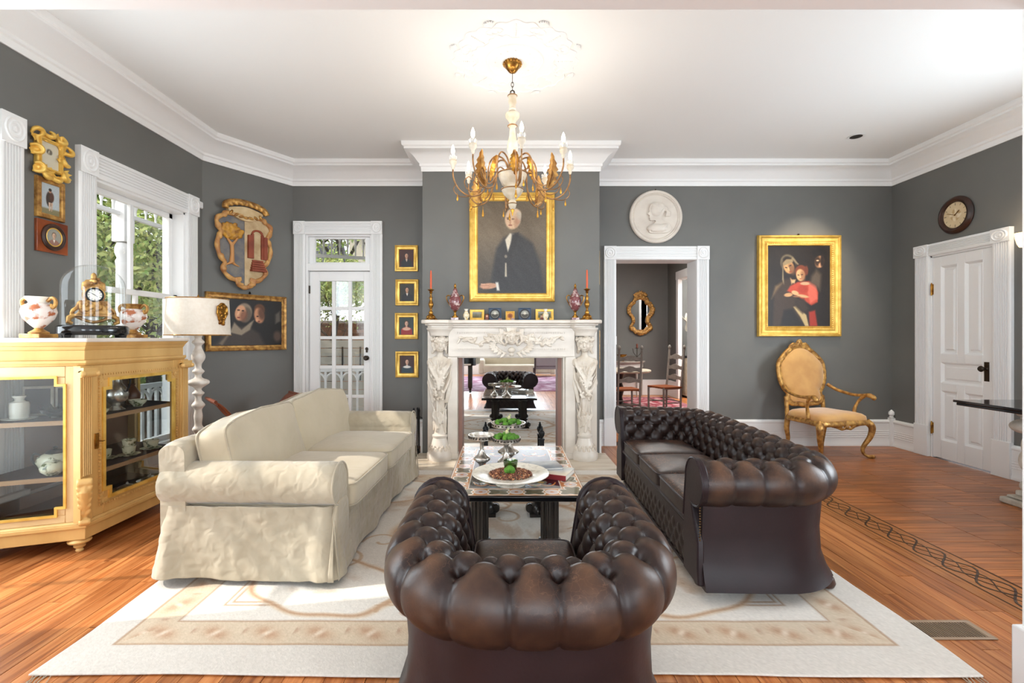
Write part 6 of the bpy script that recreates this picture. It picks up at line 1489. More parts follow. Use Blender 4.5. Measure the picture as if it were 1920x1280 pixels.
for k in range(8):
    a = k*pi/4-R(83)
    arm = bpy.data.objects.new('chandelier_arm', None); COL.objects.link(arm); arm.parent = ch; arm.rotation_euler = (0,0,a); 
    Ra = .475
    p1_ = spl([(.03,0,2.72),(.07,0,2.81),(.14,0,2.83),(.19,0,2.76),(.20,0,2.64),(.24,0,2.54),(.33,0,2.505),(.42,0,2.55),(Ra-.005,0,2.64),(Ra,0,2.73)], 6, False)
    link('arm_rod', join(tube(p1_, .0065, 7), tube(spl([(.10,0,2.70),(.17,0,2.70),(.225,0,2.60),(.29,0,2.545),(.36,0,2.56),(.385,0,2.62),(.35,0,2.66),(.32,0,2.63)], 5, False), .0045, 6), tube(spl([(.33,0,2.505),(.42,0,2.50),(.47,0,2.55),(.45,0,2.60)], 5, False), .004, 6)), M['rust'], arm)
    link('acanthus_leaf', xf(xf(leaf(.25, .055, .35, 14, serr=.32, rib=.75), rot=(R(62),0,R(-90))), (.33,0,2.52), (0,R(0),0)) if k % 2 else xf(xf(leaf(.21, .050, -.25, 14, serr=.32, rib=.75), rot=(R(-62),0,R(-90))), (.13,0,2.84)), M['leafgold'] if k % 2 == 0 else M['gold2'], arm, smooth=60)
    link('drip_cup', lathe([(.006,2.71),(.014,2.725),(.012,2.74),(.028,2.76),(.030,2.772),(.022,2.775),(.03,2.785),(.024,2.79),(.015,2.782)], 18), M['cream'], arm, loc=(Ra,0,0), smooth=50)
    link('petal_ruff', xf(join([xf(xf(leaf(.034,.013,.3,5,thick=.002),rot=(R(55),0,0)),(.018*cos(b),.018*sin(b),2.785),(0,0,b-pi/2)) for b in np.linspace(0,2*pi,9,endpoint=False)]), (Ra,0,0)), mat('pale_metal_petals', (206,204,198), .4, .3) if k == 0 else bpy.data.materials['pale_metal_petals'], arm, smooth=50)
    link('candle_sleeve', lathe([(.008,2.785),(.008,2.83)], 12), M['cream'], arm, loc=(Ra,0,0))
    link('bulb', lathe([(.007,2.828),(.013,2.845),(.015,2.86),(.011,2.882),(.004,2.90),(.001,2.906)], 14), M['bulb'], arm, loc=(Ra,0,0), smooth=60)
    for j, (rx_, z_, sc_) in enumerate(((.33,2.495,1),(.20,2.60,.9),(.44,2.53,.8))):
        aa = (j-1)*.02
        link('drop', xf(lathe([(.0015,0),(.0015,-.03),(.006,-.036),(.004,-.042),(.009,-.06),(.0105,-.072),(.007,-.086),(.001,-.094)], 10), (rx_,aa,z_), s=sc_), M['leafgold'], arm, smooth=60)
    light('bulb_light', 'POINT', (CH[0]+Ra*cos(a), CH[1]+Ra*sin(a), 2.93), 2.3, color=(1,.93,.84), shadow_soft_size=.02)
# ------------------------------------------------------------------ gilt baroque armchair (front towards -y)
t = thing('baroque_armchair', 'gilt carved armchair with mustard velvet seat and cartouche back', 'armchair', (3.78, 5.70, 0), R(13))
def ctube(name, gs, m, vox=.007): return carve(name, gs, m, t, vox, 2)
fw, bw, dp = .33, .27, .26
seat_o = spl([(-fw,-dp),(-fw*.5,-dp-.035),(0,-dp-.02),(fw*.5,-dp-.035),(fw,-dp),(fw*.93,-.02),(bw,dp),(0,dp+.01),(-bw,dp),(-fw*.93,-.02)], 5)
n_ = len(seat_o); P = []
for q, z in ((1.0,.425),(1.02,.445),(1.0,.48),(.9,.505),(.7,.522),(.4,.53),(.05,.532)): P.append([(x*q*.97, y*q*.97, z) for x, y in seat_o])
V_, F_ = gridf(np.array(P), cv=True, flip=True); F_.append(tuple(range(6*n_, 7*n_))); F_.append(tuple(range(n_))[::-1])
link('seat_cushion', (V_, F_), M['velvet'], t, smooth=60)
gr = [tube([(x*1.0, y*1.0, .405) for x, y in seat_o], .026, 10, closed=True), tube([(x*1.02, y*1.02, .43) for x, y in seat_o], .012, 8, closed=True)]
for q in (-1, 1):
    gr += [tube([(q*.04,-dp-.03,.40),(q*.08,-dp-.035,.375),(q*.05,-dp-.035,.35),(q*.02,-dp-.035,.365)], .012, 8), tube([(0,-dp-.03,.36),(q*.06,-dp-.03,.345),(q*.13,-dp-.02,.37),(q*.2,-dp-.02,.385)], [.016,.014,.012,.01], 8), sph((q*.1,-dp-.04,.385),(.018,.014,.014),8,6)]
gr.append(sph((0,-dp-.045,.375),(.025,.016,.02),10,8))
ctube('seat_rail', gr, M['gold2'])
for q in (-1, 1):
    lf_g = tube(spl([(q*(fw-.01),-dp+.01,.42),(q*(fw+.03),-dp-.03,.36),(q*(fw+.02),-dp-.02,.25),(q*(fw-.035),-dp+.02,.12),(q*(fw-.03),-dp+.02,.05),(q*(fw+.0),-dp-.01,.02),(q*(fw+.03),-dp-.04,.02)], 5, False), list(np.interp(np.linspace(0,1,30),[0,.15,.5,.8,.9,1],[.042,.04,.024,.016,.02,.022])), 10)
    lf_g = join(lf_g, sph((q*(fw+.02),-dp-.045,.375),(.024,.02,.04),10,8), sph((q*(fw+.03),-dp-.045,.022),(.024,.026,.022),10,8))
    ctube('leg', [lf_g], M['gold2'], .006)
    ctube('leg', [tube(spl([(q*bw,dp-.01,.42),(q*(bw+.01),dp,.28),(q*(bw-.01),dp+.0,.14),(q*(bw+.01),dp+.03,.02),(q*(bw+.015),dp+.03,.012)], 5, False), list(np.interp(np.linspace(0,1,20),[0,.3,.7,1],[.034,.03,.018,.02])), 10)], M['gold2'], .006)
    # arm
    ga = [tube(spl([(q*.325,dp-.0,.80),(q*.36,dp-.10,.74),(q*.39,-.02,.70),(q*.385,-.16,.705),(q*.385,-.24,.715),(q*.40,-.275,.69),(q*.40,-.265,.665)], 5, False), list(np.interp(np.linspace(0,1,30),[0,.4,.7,.9,1],[.022,.018,.024,.032,.02])), 9),
          tube(spl([(q*.385,-.18,.70),(q*.365,-.13,.64),(q*.335,-.10,.54),(q*.325,-.11,.43)], 5, False), list(np.interp(np.linspace(0,1,15),[0,.5,1],[.022,.016,.026])), 9), sph((q*.39,-.24,.71),(.032,.04,.028),12,8)]
    ctube('arm', ga, M['gold2'], .006)
back = spl([(0,.54),(.10,.56),(.20,.565),(.25,.62),(.24,.70),(.29,.76),(.335,.88),(.34,1.0),(.325,1.07),(.285,1.12),(.20,1.20),(.10,1.26),(0,1.28)]+[(-x, z) for x, z in [(0,.54),(.10,.56),(.20,.565),(.25,.62),(.24,.70),(.29,.76),(.335,.88),(.34,1.0),(.325,1.07),(.285,1.12),(.20,1.20),(.10,1.26)][::-1][:-1]], 4)
def by_(z): return dp+.0+(z-.5)*.14
gb = [tube([(x, by_(z), z) for x, z in back], .026, 10, closed=True), tube([(x*.93, by_(z)-.012, .92+(z-.92)*.935) for x, z in back], .012, 8, closed=True)]
for q in (-1, 1): gb += [rsph((q*.27, by_(1.12)-.01, 1.12),(.045,.022,.022),(0,q*.5,0),10,8), tube([(q*.30,by_(1.12),1.13),(q*.27,by_(1.15),1.155),(q*.23,by_(1.16),1.14)], .013, 8), sph((q*.27,by_(.8)-.01,.78),(.03,.02,.03),10,8), tube([(q*bw,dp,.42),(q*.27,dp+.01,.55),(q*.27,by_(.66),.66)], .026, 9), tube([(q*.04,by_(1.27),1.30),(q*.09,by_(1.27)-.01,1.31),(q*.14,by_(1.24),1.28),(q*.16,by_(1.2),1.25)], [.016,.014,.012,.008], 8), tube([(q*.20,by_(1.18)-.01,1.215),(q*.16,by_(1.2)-.02,1.21),(q*.13,by_(1.2)-.02,1.235)], .011, 8)]
gb += [sph((0,by_(1.3)-.005,1.325),(.032,.026,.03),12,8)]+[sph((.028*cos(a),by_(1.3)-.015,1.325+.026*sin(a)),(.016,.014,.016),8,6) for a in np.linspace(0,2*pi,6,endpoint=False)]
ctube('back_frame', gb, M['gold2'], .006)
P = []
for q, d in ((.94,.014),(.93,-.012),(.85,-.032),(.6,-.045),(.3,-.05),(.02,-.05)): P.append([(x*q, by_(.92+(z-.92)*q)+d, .92+(z-.92)*q) for x, z in back])
nb_ = len(back); V_, F_ = gridf(np.array(P), cv=True); F_.append(tuple(range(nb_))); F_.append(tuple(5*nb_+i for i in range(nb_))[::-1])
link('back_pad', (V_, F_), M['velvet'], t, smooth=70)

# ------------------------------------------------------------------ stone-based console at right
t = thing('console_table', 'dark polished stone table top on a carved white stone pedestal', 'table', (4.30, 3.62, 0))
link('table_top', bx(-.50, .62, -.75, .46, .835, .855), mat('black_granite', (26,24,26), .12, c2=(70,60,56), ns=50, ramp=(.6,.7), coat=.5), t, bevel=.004)
link('top_moulding', bx(-.485, .605, -.735, .445, .81, .835), M['black'], t, bevel=.006)
link('pedestal_capital', xf(join(bx(-.16,.52,-.10,.20,.79,.81), bx(-.13,.5,-.08,.18,.765,.79), xf(sph((0,0,0),(.30,.13,.05),20,8),(.18,.05,.755)), bx(-.02,.38,-.04,.14,.62,.74), sph((-.06,.05,.66),(.10,.10,.06),16,10)), (-.02,.22,0)), M['stone'], t, bevel=.01)
gp = [xf(lathe([(.05,.60),(.06,.62),(.05,.64)],16), (.0,.05,0)), sph((.0,.05,.50),(.09,.085,.13),16,12), sph((-.03,.05,.38),(.085,.08,.11),16,12), sph((.02,.05,.26),(.06,.07,.10),14,10), sph((-.02,.05,.17),(.085,.085,.06),14,10), sph((.25,.05,.40),(.11,.08,.24),16,12)]
for k in range(30): gp.append(rsph((rng.uniform(-.10,.10),.05-rng.uniform(.05,.09),rng.uniform(.15,.58)),(.03,.02,.045),tuple(rng.uniform(-1,1,3)),8,6))
carve('carved_support', [xf(join(gp), (-.01,.21,0))], M['stone'], t, .010, 1)
link('pedestal_base', xf(join(bx(-.20,.56,-.14,.24,0,.05), bx(-.17,.53,-.11,.21,.05,.075), bx(-.13,.49,-.08,.18,.075,.12)), (.06,.19,0)), M['stone'], t, bevel=.012)

# ------------------------------------------------------------------ curule chair behind the cream sofa
t = thing('curule_chair', 'red mahogany folding chair with curved slatted arms behind the cream sofa', 'chair', (-2.70, 5.19, 0), R(42)); t.scale = (.86, .84, .94)
for q in (-1, 1):
    for k in range(6):
        y0 = -.20+.08*k
        link('curved_slat', tube(spl([(q*.46,y0,.755),(q*.40,y0,.72),(q*.30,y0,.60),(q*.17,y0,.50),(0,y0,.44),(-q*.14,y0,.36),(-q*.26,y0,.20),(-q*.30,y0,.02)], 5, False), .014, 6), M['mahog'], t, smooth=50)
    P = []
    for s_ in np.linspace(0, 1, 12):
        x = q*(.49-.17*s_); z = .79-.02*s_-.13*s_**1.6
        P.append([(x, -.26, z), (x, .26, z), (x-q*.004, .26, z-.024), (x-q*.004, -.26, z-.024)])
    V_, F_ = gridf(np.array(P), cv=True, flip=(q < 0)); F_ += [(0,1,2,3), (44,45,46,47)]
    link('arm_scoop', (V_, F_), M['mahog'], t, smooth=50, bevel=.004)
    link('arm_rail', tube([(q*.49,-.27,.79),(q*.49,.27,.79)], .018, 10), M['mahog'], t)
    link('foot_rail', bx(q*.30-.025,q*.30+.025,-.27,.27,0,.035), M['mahog'], t, bevel=.005)
link('seat_rod', tube([(0,-.25,.44),(0,.25,.44)], .014, 8), M['mahog'], t)

# ------------------------------------------------------------------ dining room beyond the doorway
DX0, DX1, DY0, DY1 = .85, 3.92, 6.42, 11.6
struct('dining_floor', bx(DX0, DX1+1.5, 6.42, DY1, -.03, 0), M['plank'], smooth=0)
struct('dining_ceiling', bx(DX0-.2, DX1+1.6, 6.42, DY1+.2, ZC, ZC+.1), M['ceil'], smooth=0)
struct('wall_dining_back', bx(DX0-.2, DX1+1.6, DY1, DY1+.15, 0, ZC), M['wall'], smooth=0)
struct('wall_dining_left', bx(DX0-.15, DX0, 6.42, DY1, 0, ZC), M['wall'], smooth=0)
struct('wall_dining_right', join(bx(DX1, DX1+.05, 10.85, DY1, 0, ZC), bx(DX1, DX1+.15, 6.42, 10.85, 2.72, ZC), bx(DX1, DX1+.15, 6.42, 9.3, 0, 2.72)), M['wall'], smooth=0)
struct('trim_4', join(bx(DX1-.03, DX1+.06, 10.83, 10.96, 0, 2.72), bx(DX1-.03, DX1+.17, 9.3, 10.99, 2.70, 2.88), bx(DX1-.03, DX1+.17, 9.17, 9.3, 0, 2.72)), M['white'], bevel=.005)
struct('wall_side_room', join(bx(5.35, 5.45, 6.42, DY1, 0, ZC)), M['white'], smooth=0)
struct('baseboard_dining', join(bx(DX0, DX1, DY1-.03, DY1, 0, .37), bx(DX1-.03, DX1, 10.96, DY1, 0, .37)), M['white'], bevel=.004)
t = thing('dining_rug', 'red and pink patterned rug in the dining room beyond the doorway', 'rug', (2.3, 9.35, 0)); link('rug_field', bx(-1.3,1.45,-1.9,1.75,0,.008), M['rugred'], t, smooth=0); link('rug_border', join(bx(-1.3,-1.1,-1.9,1.75,.008,.0095), bx(1.25,1.45,-1.9,1.75,.008,.0095), bx(-1.3,1.45,-1.9,-1.7,.008,.0095), bx(-1.3,1.45,1.55,1.75,.008,.0095)), mat('rug_border_pink', (176,120,128), .95, c2=(110,36,54), ns=12), t, smooth=0)
t = thing('carved_mirror', 'wall mirror in an ornate gilt rococo frame in the dining room', 'mirror', ((1201-948)*11.55/900, 11.595, CAMH+(633-588)*11.55/900))
mh = [(0,-.40),(.10,-.40),(.15,-.34),(.20,-.32),(.20,-.26),(.15,-.18),(.17,-.08),(.24,.02),(.25,.12),(.19,.22),(.14,.25),(.12,.32),(.0,.36)]
ms = spl(mh+[(-x, z) for x, z in mh[::-1][1:-1]], 4)
link('mirror_glass', prism([(x*.95, z*.95) for x, z in ms], -.012, -.004, 'xz'), M['mirror'], t, smooth=0)
gm = [tube([(x*1.03, -.025, z*1.03) for x, z in ms], .034, 10, closed=True)]
for k, (x, z) in enumerate(ms[::2]): gm.append(rsph((x*1.22+.01, -.04, z*1.14), (.045,.03,.035), (0,k,0), 8, 6))
for k in range(10): a = -1+2*k/9; gm.append(xf(xf(leaf(.16-.07*abs(a), .03, .2, 6, thick=.015), rot=(R(90),0,0)), (0.10*a,-.04,.42), (0, a*1.1, 0)))
gm += [sph((0,-.045,.44),(.07,.03,.06),10,8), sph((0,-.04,-.47),(.10,.03,.06),10,8)]
carve('carved_frame', gm, M['gold2'], t, .011, 2)
def ladder(label, x, y, rz, s=1.0):
    t = thing('ladderback_chair', label, 'chair', (x, y, .008), rz)
    for q in (-1, 1):
        link('rear_post', join(tube([(q*.20,.19,0),(q*.20,.20,.46),(q*.205,.27,1.16)], .019, 8), lathe([(.012,1.155),(.02,1.17),(.03,1.195),(.018,1.225),(.006,1.24)], 12) if False else xf(lathe([(.012,0),(.02,.015),(.03,.04),(.018,.07),(.006,.085)], 12), (q*.205,.27,1.155))), M['greypaint'], t, smooth=50)
        link('leg', tube([(q*.22,-.20,0),(q*.22,-.20,.46)], .019, 8), M['greypaint'], t)
        link('stretcher', tube([(q*.215,-.20,.18),(q*.20,.19,.18)], .011, 6), M['greypaint'], t); link('seat_rail', tube([(q*.215,-.20,.44),(q*.20,.19,.44)], .014, 6), M['greypaint'], t)
    link('stretcher', tube([(-.22,-.2,.22),(.22,-.2,.22)], .011, 6), M['greypaint'], t); link('stretcher', tube([(-.2,.19,.2),(.2,.19,.2)], .011, 6), M['greypaint'], t)
    for z in (.62, .81, 1.00):
        yy = .20+(z-.46)*.1
        sl = spl([(-.20,z-.035),(-.1,z-.02),(0,z-.035),(.1,z-.02),(.20,z-.035),(.20,z+.03),(.12,z+.035),(.06,z+.06),(0,z+.072),(-.06,z+.06),(-.12,z+.035),(-.20,z+.03)], 3)
        link('back_slat', prism([tuple(v) for v in sl], yy-.008, yy+.008, 'xz'), M['greypaint'], t)
    link('seat', join(bx(-.225,.225,-.215,.20,.445,.475), *[bx(-.225+.075*k,-.175+.075*k,-.222,-.215,.445,.475) for k in range(6)]), M['rush'], t, bevel=.006)
    return t
ladder('grey ladderback chair with its back to the doorway, nearer the left jamb', 2.12, 8.55, R(180+8))
ladder('grey ladderback chair turned sideways by the right side of the dining doorway', 2.97, 8.95, R(-70))
t = thing('round_dining_table', 'pale round dining table behind the left ladderback chair', 'table', (2.25, 9.55, .008))
link('table_top', lathe([(.60,.70),(.62,.715),(.62,.735),(.60,.745),(.02,.745)], 40), M['cream'], t, smooth=40); link('pedestal', lathe([(.28,0),(.28,.04),(.1,.08),(.07,.2),(.11,.35),(.06,.5),(.12,.68)], 24), M['ebony'], t, smooth=50)
t = thing('side_console', 'grey painted demilune console against the dining room wall', 'table', (2.72, 11.28, 0))
dm = [(.62*cos(a), .26-.48*sin(a)) for a in np.linspace(0, pi, 24)]
link('table_top', prism([(x, y) for x, y in dm], .80, .83, 'xy'), M['greypaint'], t, bevel=.004); link('apron', prism([(x*.93, .26+(y-.26)*.9) for x, y in dm], .68, .80, 'xy'), mat('pale_grey_paint', (196,194,188), .5), t)
for x, y in ((-.52,.15),(.52,.15),(-.33,-.12),(.33,-.12)): link('leg', xf(lathe([(.012,0),(.02,.3),(.026,.68)], 10), (x,y,0)), M['greypaint'], t)
for k, (dx, lab) in enumerate(((-.38, 'left'), (.36, 'right'))):
    t = thing('candle_holder', lab+' dark iron candle holder on the dining console', 'candle holder', (2.72+dx, 11.25, .83))
    link('stand', join(lathe([(.06,0),(.05,.01),(.008,.02),(.008,.30)], 14), tube([(0,0,.1),(-.08,0,.2),(-.10,0,.30)], .006), tube([(0,0,.1),(.08,0,.18),(.10,0,.26)], .006), lathe([(.04,.30),(.045,.31)], 12)), M['bronze'], t)
    link('candle', xf(lathe([(.02,0),(.02,.09),(.004,.10)], 10), (0,0,.31)), mat('brown_candle'+str(k), (120,66,50), .5), t)
t = thing('footed_bowl', 'brass footed bowl between the candle holders on the dining console', 'bowl', (2.72, 11.22, .83)); link('bowl_body', lathe([(.06,0),(.05,.01),(.02,.03),(.02,.05),(.09,.11),(.12,.16),(.11,.16),(.02,.07)], 24), M['brass'], t, smooth=50)
t = thing('pale_cupboard', 'pale wood cupboard with dark top seen through the far side doorway', 'cupboard', (4.47, 11.2, 0))
link('carcass', bx(-.35,.5,-.3,.3,.05,.92), M['cream'], t, bevel=.006); link('worktop', bx(-.37,.52,-.32,.32,.92,.97), M['black'], t, bevel=.01); link('plinth', bx(-.33,.48,-.28,.28,0,.05), M['ebony'], t); link('cupboard_door', bx(-.358,-.35,-.24,.24,.10,.86), M['cream'], t, bevel=.004)
t = thing('white_flower_sculpture', 'cluster of white petals on the pale cupboard', 'sculpture', (4.27, 11.12, .97))
link('petals', join([xf(xf(leaf(.26,.08,.5,7),rot=(R(rng.uniform(10,80)),0,0)),(0,0,.55+.03*k),(0,0,k*1.1)) for k in range(10)]), M['porc'], t, smooth=60); link('stem', tube([(0,0,0),(0,0,.62)], .012), M['porc'], t)

# ------------------------------------------------------------------ room behind the camera (seen in the fireplace mirror)
t = thing('rear_rug', 'pale purple rug seen in the mirror', 'rug', (.8, -3.6, 0)); link('rug_field', bx(-2.6,2.4,-2.4,2.3,0,.008), M['rugpur'], t, smooth=0); link('rug_edge', join(bx(-2.6,2.4,2.15,2.3,.008,.01), bx(-2.6,2.4,-2.4,-2.25,.008,.01)), mat('rug_edge_purple', (130,66,92), .95), t)
t = thing('grand_piano', 'black grand piano reflected in the mirror', 'piano', (-1.5, -1.5, .011))
po = spl([(-.75,-.75),(.3,-.75),(.75,-.7),(.80,-.2),(.75,.3),(.70,.75),(0,.78),(-.75,.75)], 4)
link('case', prism([tuple(v) for v in po], .68, .95, 'xy'), M['black'], t, bevel=.01); link('keyboard', bx(-.65,.65,.74,.9,.70,.73), M['porc'], t)
for x, y in ((.62,.62),(-.62,.62),(0,-.6)): link('leg', xf(join(box((0,0,.40),(.11,.11,.56)), box((0,0,.10),(.07,.07,.08)), lathe([(.03,0),(.035,.03),(.02,.06)], 12)), (x,y,0)), M['black'], t, bevel=.008)
t = thing('piano_stool', 'red wooden curved-leg stool reflected in the mirror', 'stool', (-1.55, -.35, 0))
link('seat', bx(-.24,.24,-.2,.2,.44,.48), M['mahog'], t, bevel=.01)
for x in (-1, 1):
    for y in (-1, 1): link('leg', tube(spl([(x*.2,y*.16,.44),(x*.24,y*.2,.3),(x*.19,y*.15,.12),(x*.25,y*.21,.0)], 4, False), .02, 8), M['mahog'], t)
t = thing('lounge_chair', 'dark framed chair with pale upholstery reflected in the mirror', 'chair', (1.28, -3.7, .009))
link('back_pad', bx(-.36,.36,-.02,.05,.50,1.02), mat('mauve_upholstery', (150,138,136), .8), t, bevel=.02); link('seat_pad', bx(-.36,.36,-.6,.0,.40,.50), bpy.data.materials['mauve_upholstery'], t, bevel=.02)
for x in (-.38, .38):
    link('leg', tube(spl([(x,.05,1.05),(x,.04,.5),(x,.0,.25),(x*1.08,.06,.0)], 4, False), .025, 8), M['walnut'], t); link('leg', tube([(x,-.6,0),(x,-.6,.42)], .022, 8), M['walnut'], t)
t = thing('rear_sofa', 'long pale sofa under the rear windows reflected in the mirror', 'sofa', (.4, -6.2, 0))
link('seat', bx(-1.2,1.2,-.4,.4,.12,.42), M['linen2'], t, bevel=.05); link('back', bx(-1.2,1.2,-.5,-.25,.12,.80), M['linen2'], t, bevel=.06); link('arm', bx(-1.35,-1.15,-.5,.4,.1,.6), M['linen2'], t, bevel=.05); link('arm', bx(1.15,1.35,-.5,.4,.1,.6), M['linen2'], t, bevel=.05)
for k, x in enumerate((-1.9, .8, 3.5)):
    r = sroot('window_%d' % (6+k), (x, YR, 0)); 
    link('window_frame', join(bx(-.8,-.74,-.06,.04,.45,3.1), bx(.74,.8,-.06,.04,.45,3.1), bx(-.8,.8,-.06,.04,.45,.51), bx(-.8,.8,-.06,.04,3.04,3.1), bx(-.8,.8,.0,.03,1.72,1.78), bx(-.02,.02,.0,.03,.5,3.05), *[bx(-.8,.8,.0,.012,.62+.16*j,.64+.16*j) for j in range(6)]), M['white'], r, bevel=.003)
for k, y in enumerate((-1.2, -4.0, 3.05)):  # last one is an unseen window, added around the right fill lamp
    r = sroot('window_%d' % (9+k), (XR, y, 0)); link('window_frame', join(bx(-.03,.05,-.7,-.62,.6,2.8), bx(-.03,.05,.62,.7,.6,2.8), bx(-.03,.05,-.7,.7,.6,.68), bx(-.03,.05,-.7,.7,2.72,2.8), bx(-.03,.03,-.7,.7,1.68,1.74)), M['white'], r)

# ------------------------------------------------------------------ outside
struct('garden_ground', bx(-40, 30, -20, 45, -.62, -.60), M['outground'], smooth=0)
struct('porch_floor', join(bx(-5.0, XL-.22, 1.2, 6.1, -.16, -.06), bx(-5.0, .2, 6.42, 8.9, -.16, -.06)), mat('porch_boards', (176,178,176), .6), smooth=0)
struct('porch_soffit', join(bx(-5.0, .2, 6.42, 8.9, 3.35, 3.42)), mat('porch_ceiling_paint', (176,174,160), .7), smooth=0)
def pcol(label, x, y):
    t = thing('porch_column', label, 'column', (x, y, -.06), 0, None)
    link('shaft', lathe([(.07,.55),(.085,.6),(.065,.68),(.075,.75),(.078,1.2),(.072,2.30),(.08,2.36),(.062,2.40),(.085,2.46),(.085,2.52),(.065,2.58)], 28), M['white'], t, smooth=50)
    link('block', join(box((0,0,.28),(.16,.16,.56)), box((0,0,2.95),(.16,.16,.72))), M['white'], t, bevel=.008)
pcol('white turned porch column outside the left window', -4.62, 5.80); pcol('white porch column outside, off to the left', -4.62, 3.1); pcol('white porch column at the corner beyond the glazed door', -4.62, 8.6)
pcol('white porch column right of the glazed door view', -2.0, 8.75)
def frieze(label, p0, p1, z0, z1, sp_=.11):
    p0, p1 = np.array(p0, float), np.array(p1, float); L = np.linalg.norm(p1-p0); an = math.atan2(*(p1-p0)[::-1])
    t = thing('spindle_frieze', label, 'porch frieze', (*p0, z0), an)
    link('rail', join(bx(0,L,-.025,.025,0,.05), bx(0,L,-.03,.03,z1-z0-.06,z1-z0)), M['white'], t, bevel=.004)
    H = z1-z0; m0 = None
    for k in range(int(L/sp_)):
        if m0 is None: m0 = link('spindle', lathe([(.012,.05),(.012,H*.3),(.022,H*.4),(.014,H*.5),(.024,H*.6),(.012,H*.7),(.012,H-.06)], 10), M['white'], t, loc=(sp_*(k+.5),0,0), smooth=50)
        else: o = m0.copy(); COL.objects.link(o); o.location = (sp_*(k+.5),0,0)
frieze('white turned spindle frieze above the left porch', (-4.62, 2.0), (-4.62, 8.6), 2.84, 3.22, .17)
frieze('white spindle frieze seen through the transom', (-4.62, 7.6), (-1.6, 8.75), 2.75, 3.30, .13)
def arail(label, p0, p1, h_):
    p0, p1 = np.array(p0, float), np.array(p1, float); L = np.linalg.norm(p1-p0); an = math.atan2(*(p1-p0)[::-1])
    t = thing('porch_railing', label, 'railing', (*p0, -.06), an)
    link('rail', join(bx(0,L,-.03,.03,.08,.14), bx(0,L,-.035,.035,h_-.06,h_)), M['white'], t, bevel=.004); m0 = None; sp_ = .13
    for k in range(int(L/sp_)):
        if m0 is None: m0 = link('baluster', join(bx(-.018,.018,-.018,.018,.14,h_-.06)), M['white'], t, loc=(sp_*(k+.5),0,0))
        else: o = m0.copy(); COL.objects.link(o); o.location = (sp_*(k+.5),0,0)
        if k % 2 == 0:
            link('arch', tube([(sp_*(k+1.5)-.5*0+sp_*cos(a), 0, h_-.24+.16*sin(a)) for a in np.linspace(0, pi, 9)], .018, 6), M['white'], t)
arail('white porch railing with arched balusters beyond the glazed door', (-3.9, 8.0), (-1.7, 8.6), .92)
arail('white porch railing outside the left windows', (-4.62, 2.0), (-4.62, 7.9), .85)
t = thing('plank_fence', 'pale grey horizontal plank fence beyond the porch', 'fence', (-4.3, 12.2, -.6))
for k in range(9): link('plank', bx(-3.2,3.4,-.02,.02,.04+.21*k,.235+.21*k), mat('fence_paint', (168,164,156), .7) if k == 0 else bpy.data.materials['fence_paint'], t, bevel=.004)
for k in range(3): link('gate_bar', bx(.15+.45*k,.18+.45*k,-.05,-.02,.9,1.75), M['iron'], t)
t = thing('brick_outbuilding', 'low brick outbuilding with a white roof beyond the fence', 'building', (-5.0, 15.5, -.6))
brk = [bx(-3.5,4.0,0,.3,0,2.45)]
link('wall', brk[0], M['brick'], t, smooth=0)
m0 = None
for r_ in range(9):
    for c_ in range(17):
        xx = -1.2+.26*c_+(.13 if r_ % 2 else 0); zz = 1.65+.09*r_
        if m0 is None: m0 = link('brick', box((0,0,0),(.245,.03,.078)), mat('brick_face', (164,120,98), .9, rand=.3), t, loc=(xx,-.005,zz))
        else: o = m0.copy(); COL.objects.link(o); o.location = (xx,-.005,zz)
link('roof', prism([(-.2,2.45),(2.6,3.25),(2.6,3.35),(-.25,2.52)], -3.7, 4.2, 'yz'), mat('white_metal_roof', (232,234,236), .5), t, smooth=0)
t = thing('brick_chimney', 'rough brick pier rising behind the outbuilding roof', 'chimney', (-6.2, 14.75, -.6)); link('stack', bx(-.35,.35,-.3,.3,0,3.0), M['brick'], t, bevel=.02); link('cap', bx(-.42,.42,-.36,.36,3.0,3.12), M['stone'], t)
t = thing('beige_house', 'pale beige house wall in the distance beyond the glazed door', 'building', (-5.15, 19.5, -.6)); link('wall', bx(-1.2,3.2,0,3,0,6.2), mat('beige_render', (190,180,164), .8), t, smooth=0); link('roof', prism([(-.3,6.2),(1.5,7.4),(3.3,6.2)], -1.5, 3.5, 'yz'), M['iron'], t, smooth=0); link('window', bx(.2,1.2,-.03,.02,3.2,4.9), M['white'], t)
t = thing('red_house', 'red-brown house wall far behind the tree', 'building', (-9.5, 20, -.6)); link('wall', bx(-2,2,0,3,0,5.0), mat('red_siding', (186,140,120), .8), t, smooth=0); link('roof', prism([(-.3,5.0),(1.5,6.2),(3.3,5.0)], -2.2, 2.2, 'yz'), M['iron'], t, smooth=0)
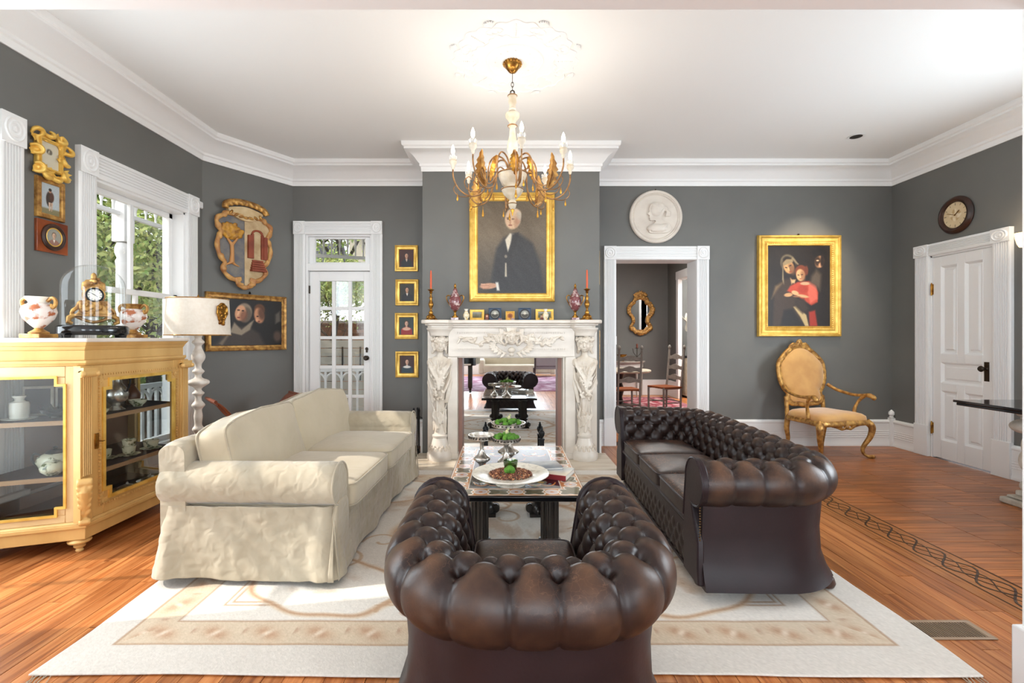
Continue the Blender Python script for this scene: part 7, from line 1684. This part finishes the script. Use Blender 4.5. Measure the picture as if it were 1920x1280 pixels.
def tree(label, x, y, h_, crown, R0, nleaf, seed, ls=.11, tr=.12):
    rt = random.Random(seed); t = thing('leafy_tree', label, 'tree', (x, y, -.6))
    g = []; 
    def br(p, d, L, r, lv):
        n = 6; pts = [np.array(p)]; dd = np.array(d, float)
        for i in range(n):
            dd = dd+np.array([rt.uniform(-.18,.18), rt.uniform(-.18,.18), rt.uniform(-.05,.12)]); dd /= np.linalg.norm(dd); pts.append(pts[-1]+dd*L/n)
        g.append(tube(pts, [r*(1-.55*i/n) for i in range(n+1)], 7))
        if lv < 3:
            for k in range(4 if lv else 6):
                q = pts[rt.randint(2, n)]; a = rt.uniform(0, 6.28); br(q, dd*.5+np.array((cos(a), sin(a), rt.uniform(.0,.7))), L*.62, r*.45, lv+1)
    br((0,0,0), (0.05,0,1), h_*.62, tr, 0)
    link('trunk', join(g), M['bark'], t, smooth=60)
    r2 = np.random.default_rng(seed); n = nleaf
    cl = r2.normal(size=(70, 3)); cl /= np.linalg.norm(cl, axis=1)[:, None]; cl *= r2.uniform(.3, 1, (70, 1))**.5
    c = cl[r2.integers(0, 70, n)]*np.array(R0)+np.array(crown)+r2.normal(size=(n, 3))*.28
    u = r2.normal(size=(n, 3)); u /= np.linalg.norm(u, axis=1)[:, None]; v = np.cross(u, r2.normal(size=(n, 3))); v /= np.linalg.norm(v, axis=1)[:, None]
    s = r2.uniform(.6, 1.3, (n, 1))*ls
    V = np.stack([c-u*s, c+v*s*.45, c+u*s, c-v*s*.45], 1).reshape(-1, 3)
    link('foliage', (V, [(4*i, 4*i+1, 4*i+2, 4*i+3) for i in range(n)]), M['leaf'], t, smooth=0, kind='stuff')
tree('leafy tree with a dark trunk outside the left window', -6.9, 9.4, 6.5, (0,0,4.2), (2.4,2.2,2.2), 19000, 3, .065, .15)
tree('leafy green tree behind the left porch column', -8.6, 8.4, 6, (0,0,3.6), (2.2,2.8,2.3), 18000, 4, .07, .12)
tree('low bushy tree filling the lower left window', -8.2, 12.0, 4, (0,0,2.2), (2.8,2.5,1.8), 9000, 5, .09, .10)
tree('small bright tree above the brick outbuilding roof', -5.1, 13.6, 4.6, (.1,0,3.45), (1.3,.6,.55), 6000, 6, .06, .03)
tree('tall tree beyond the porch seen through the transom', -5.4, 14.8, 8, (0,0,6.8), (3.2,1.8,1.8), 9000, 8, .10, .12)
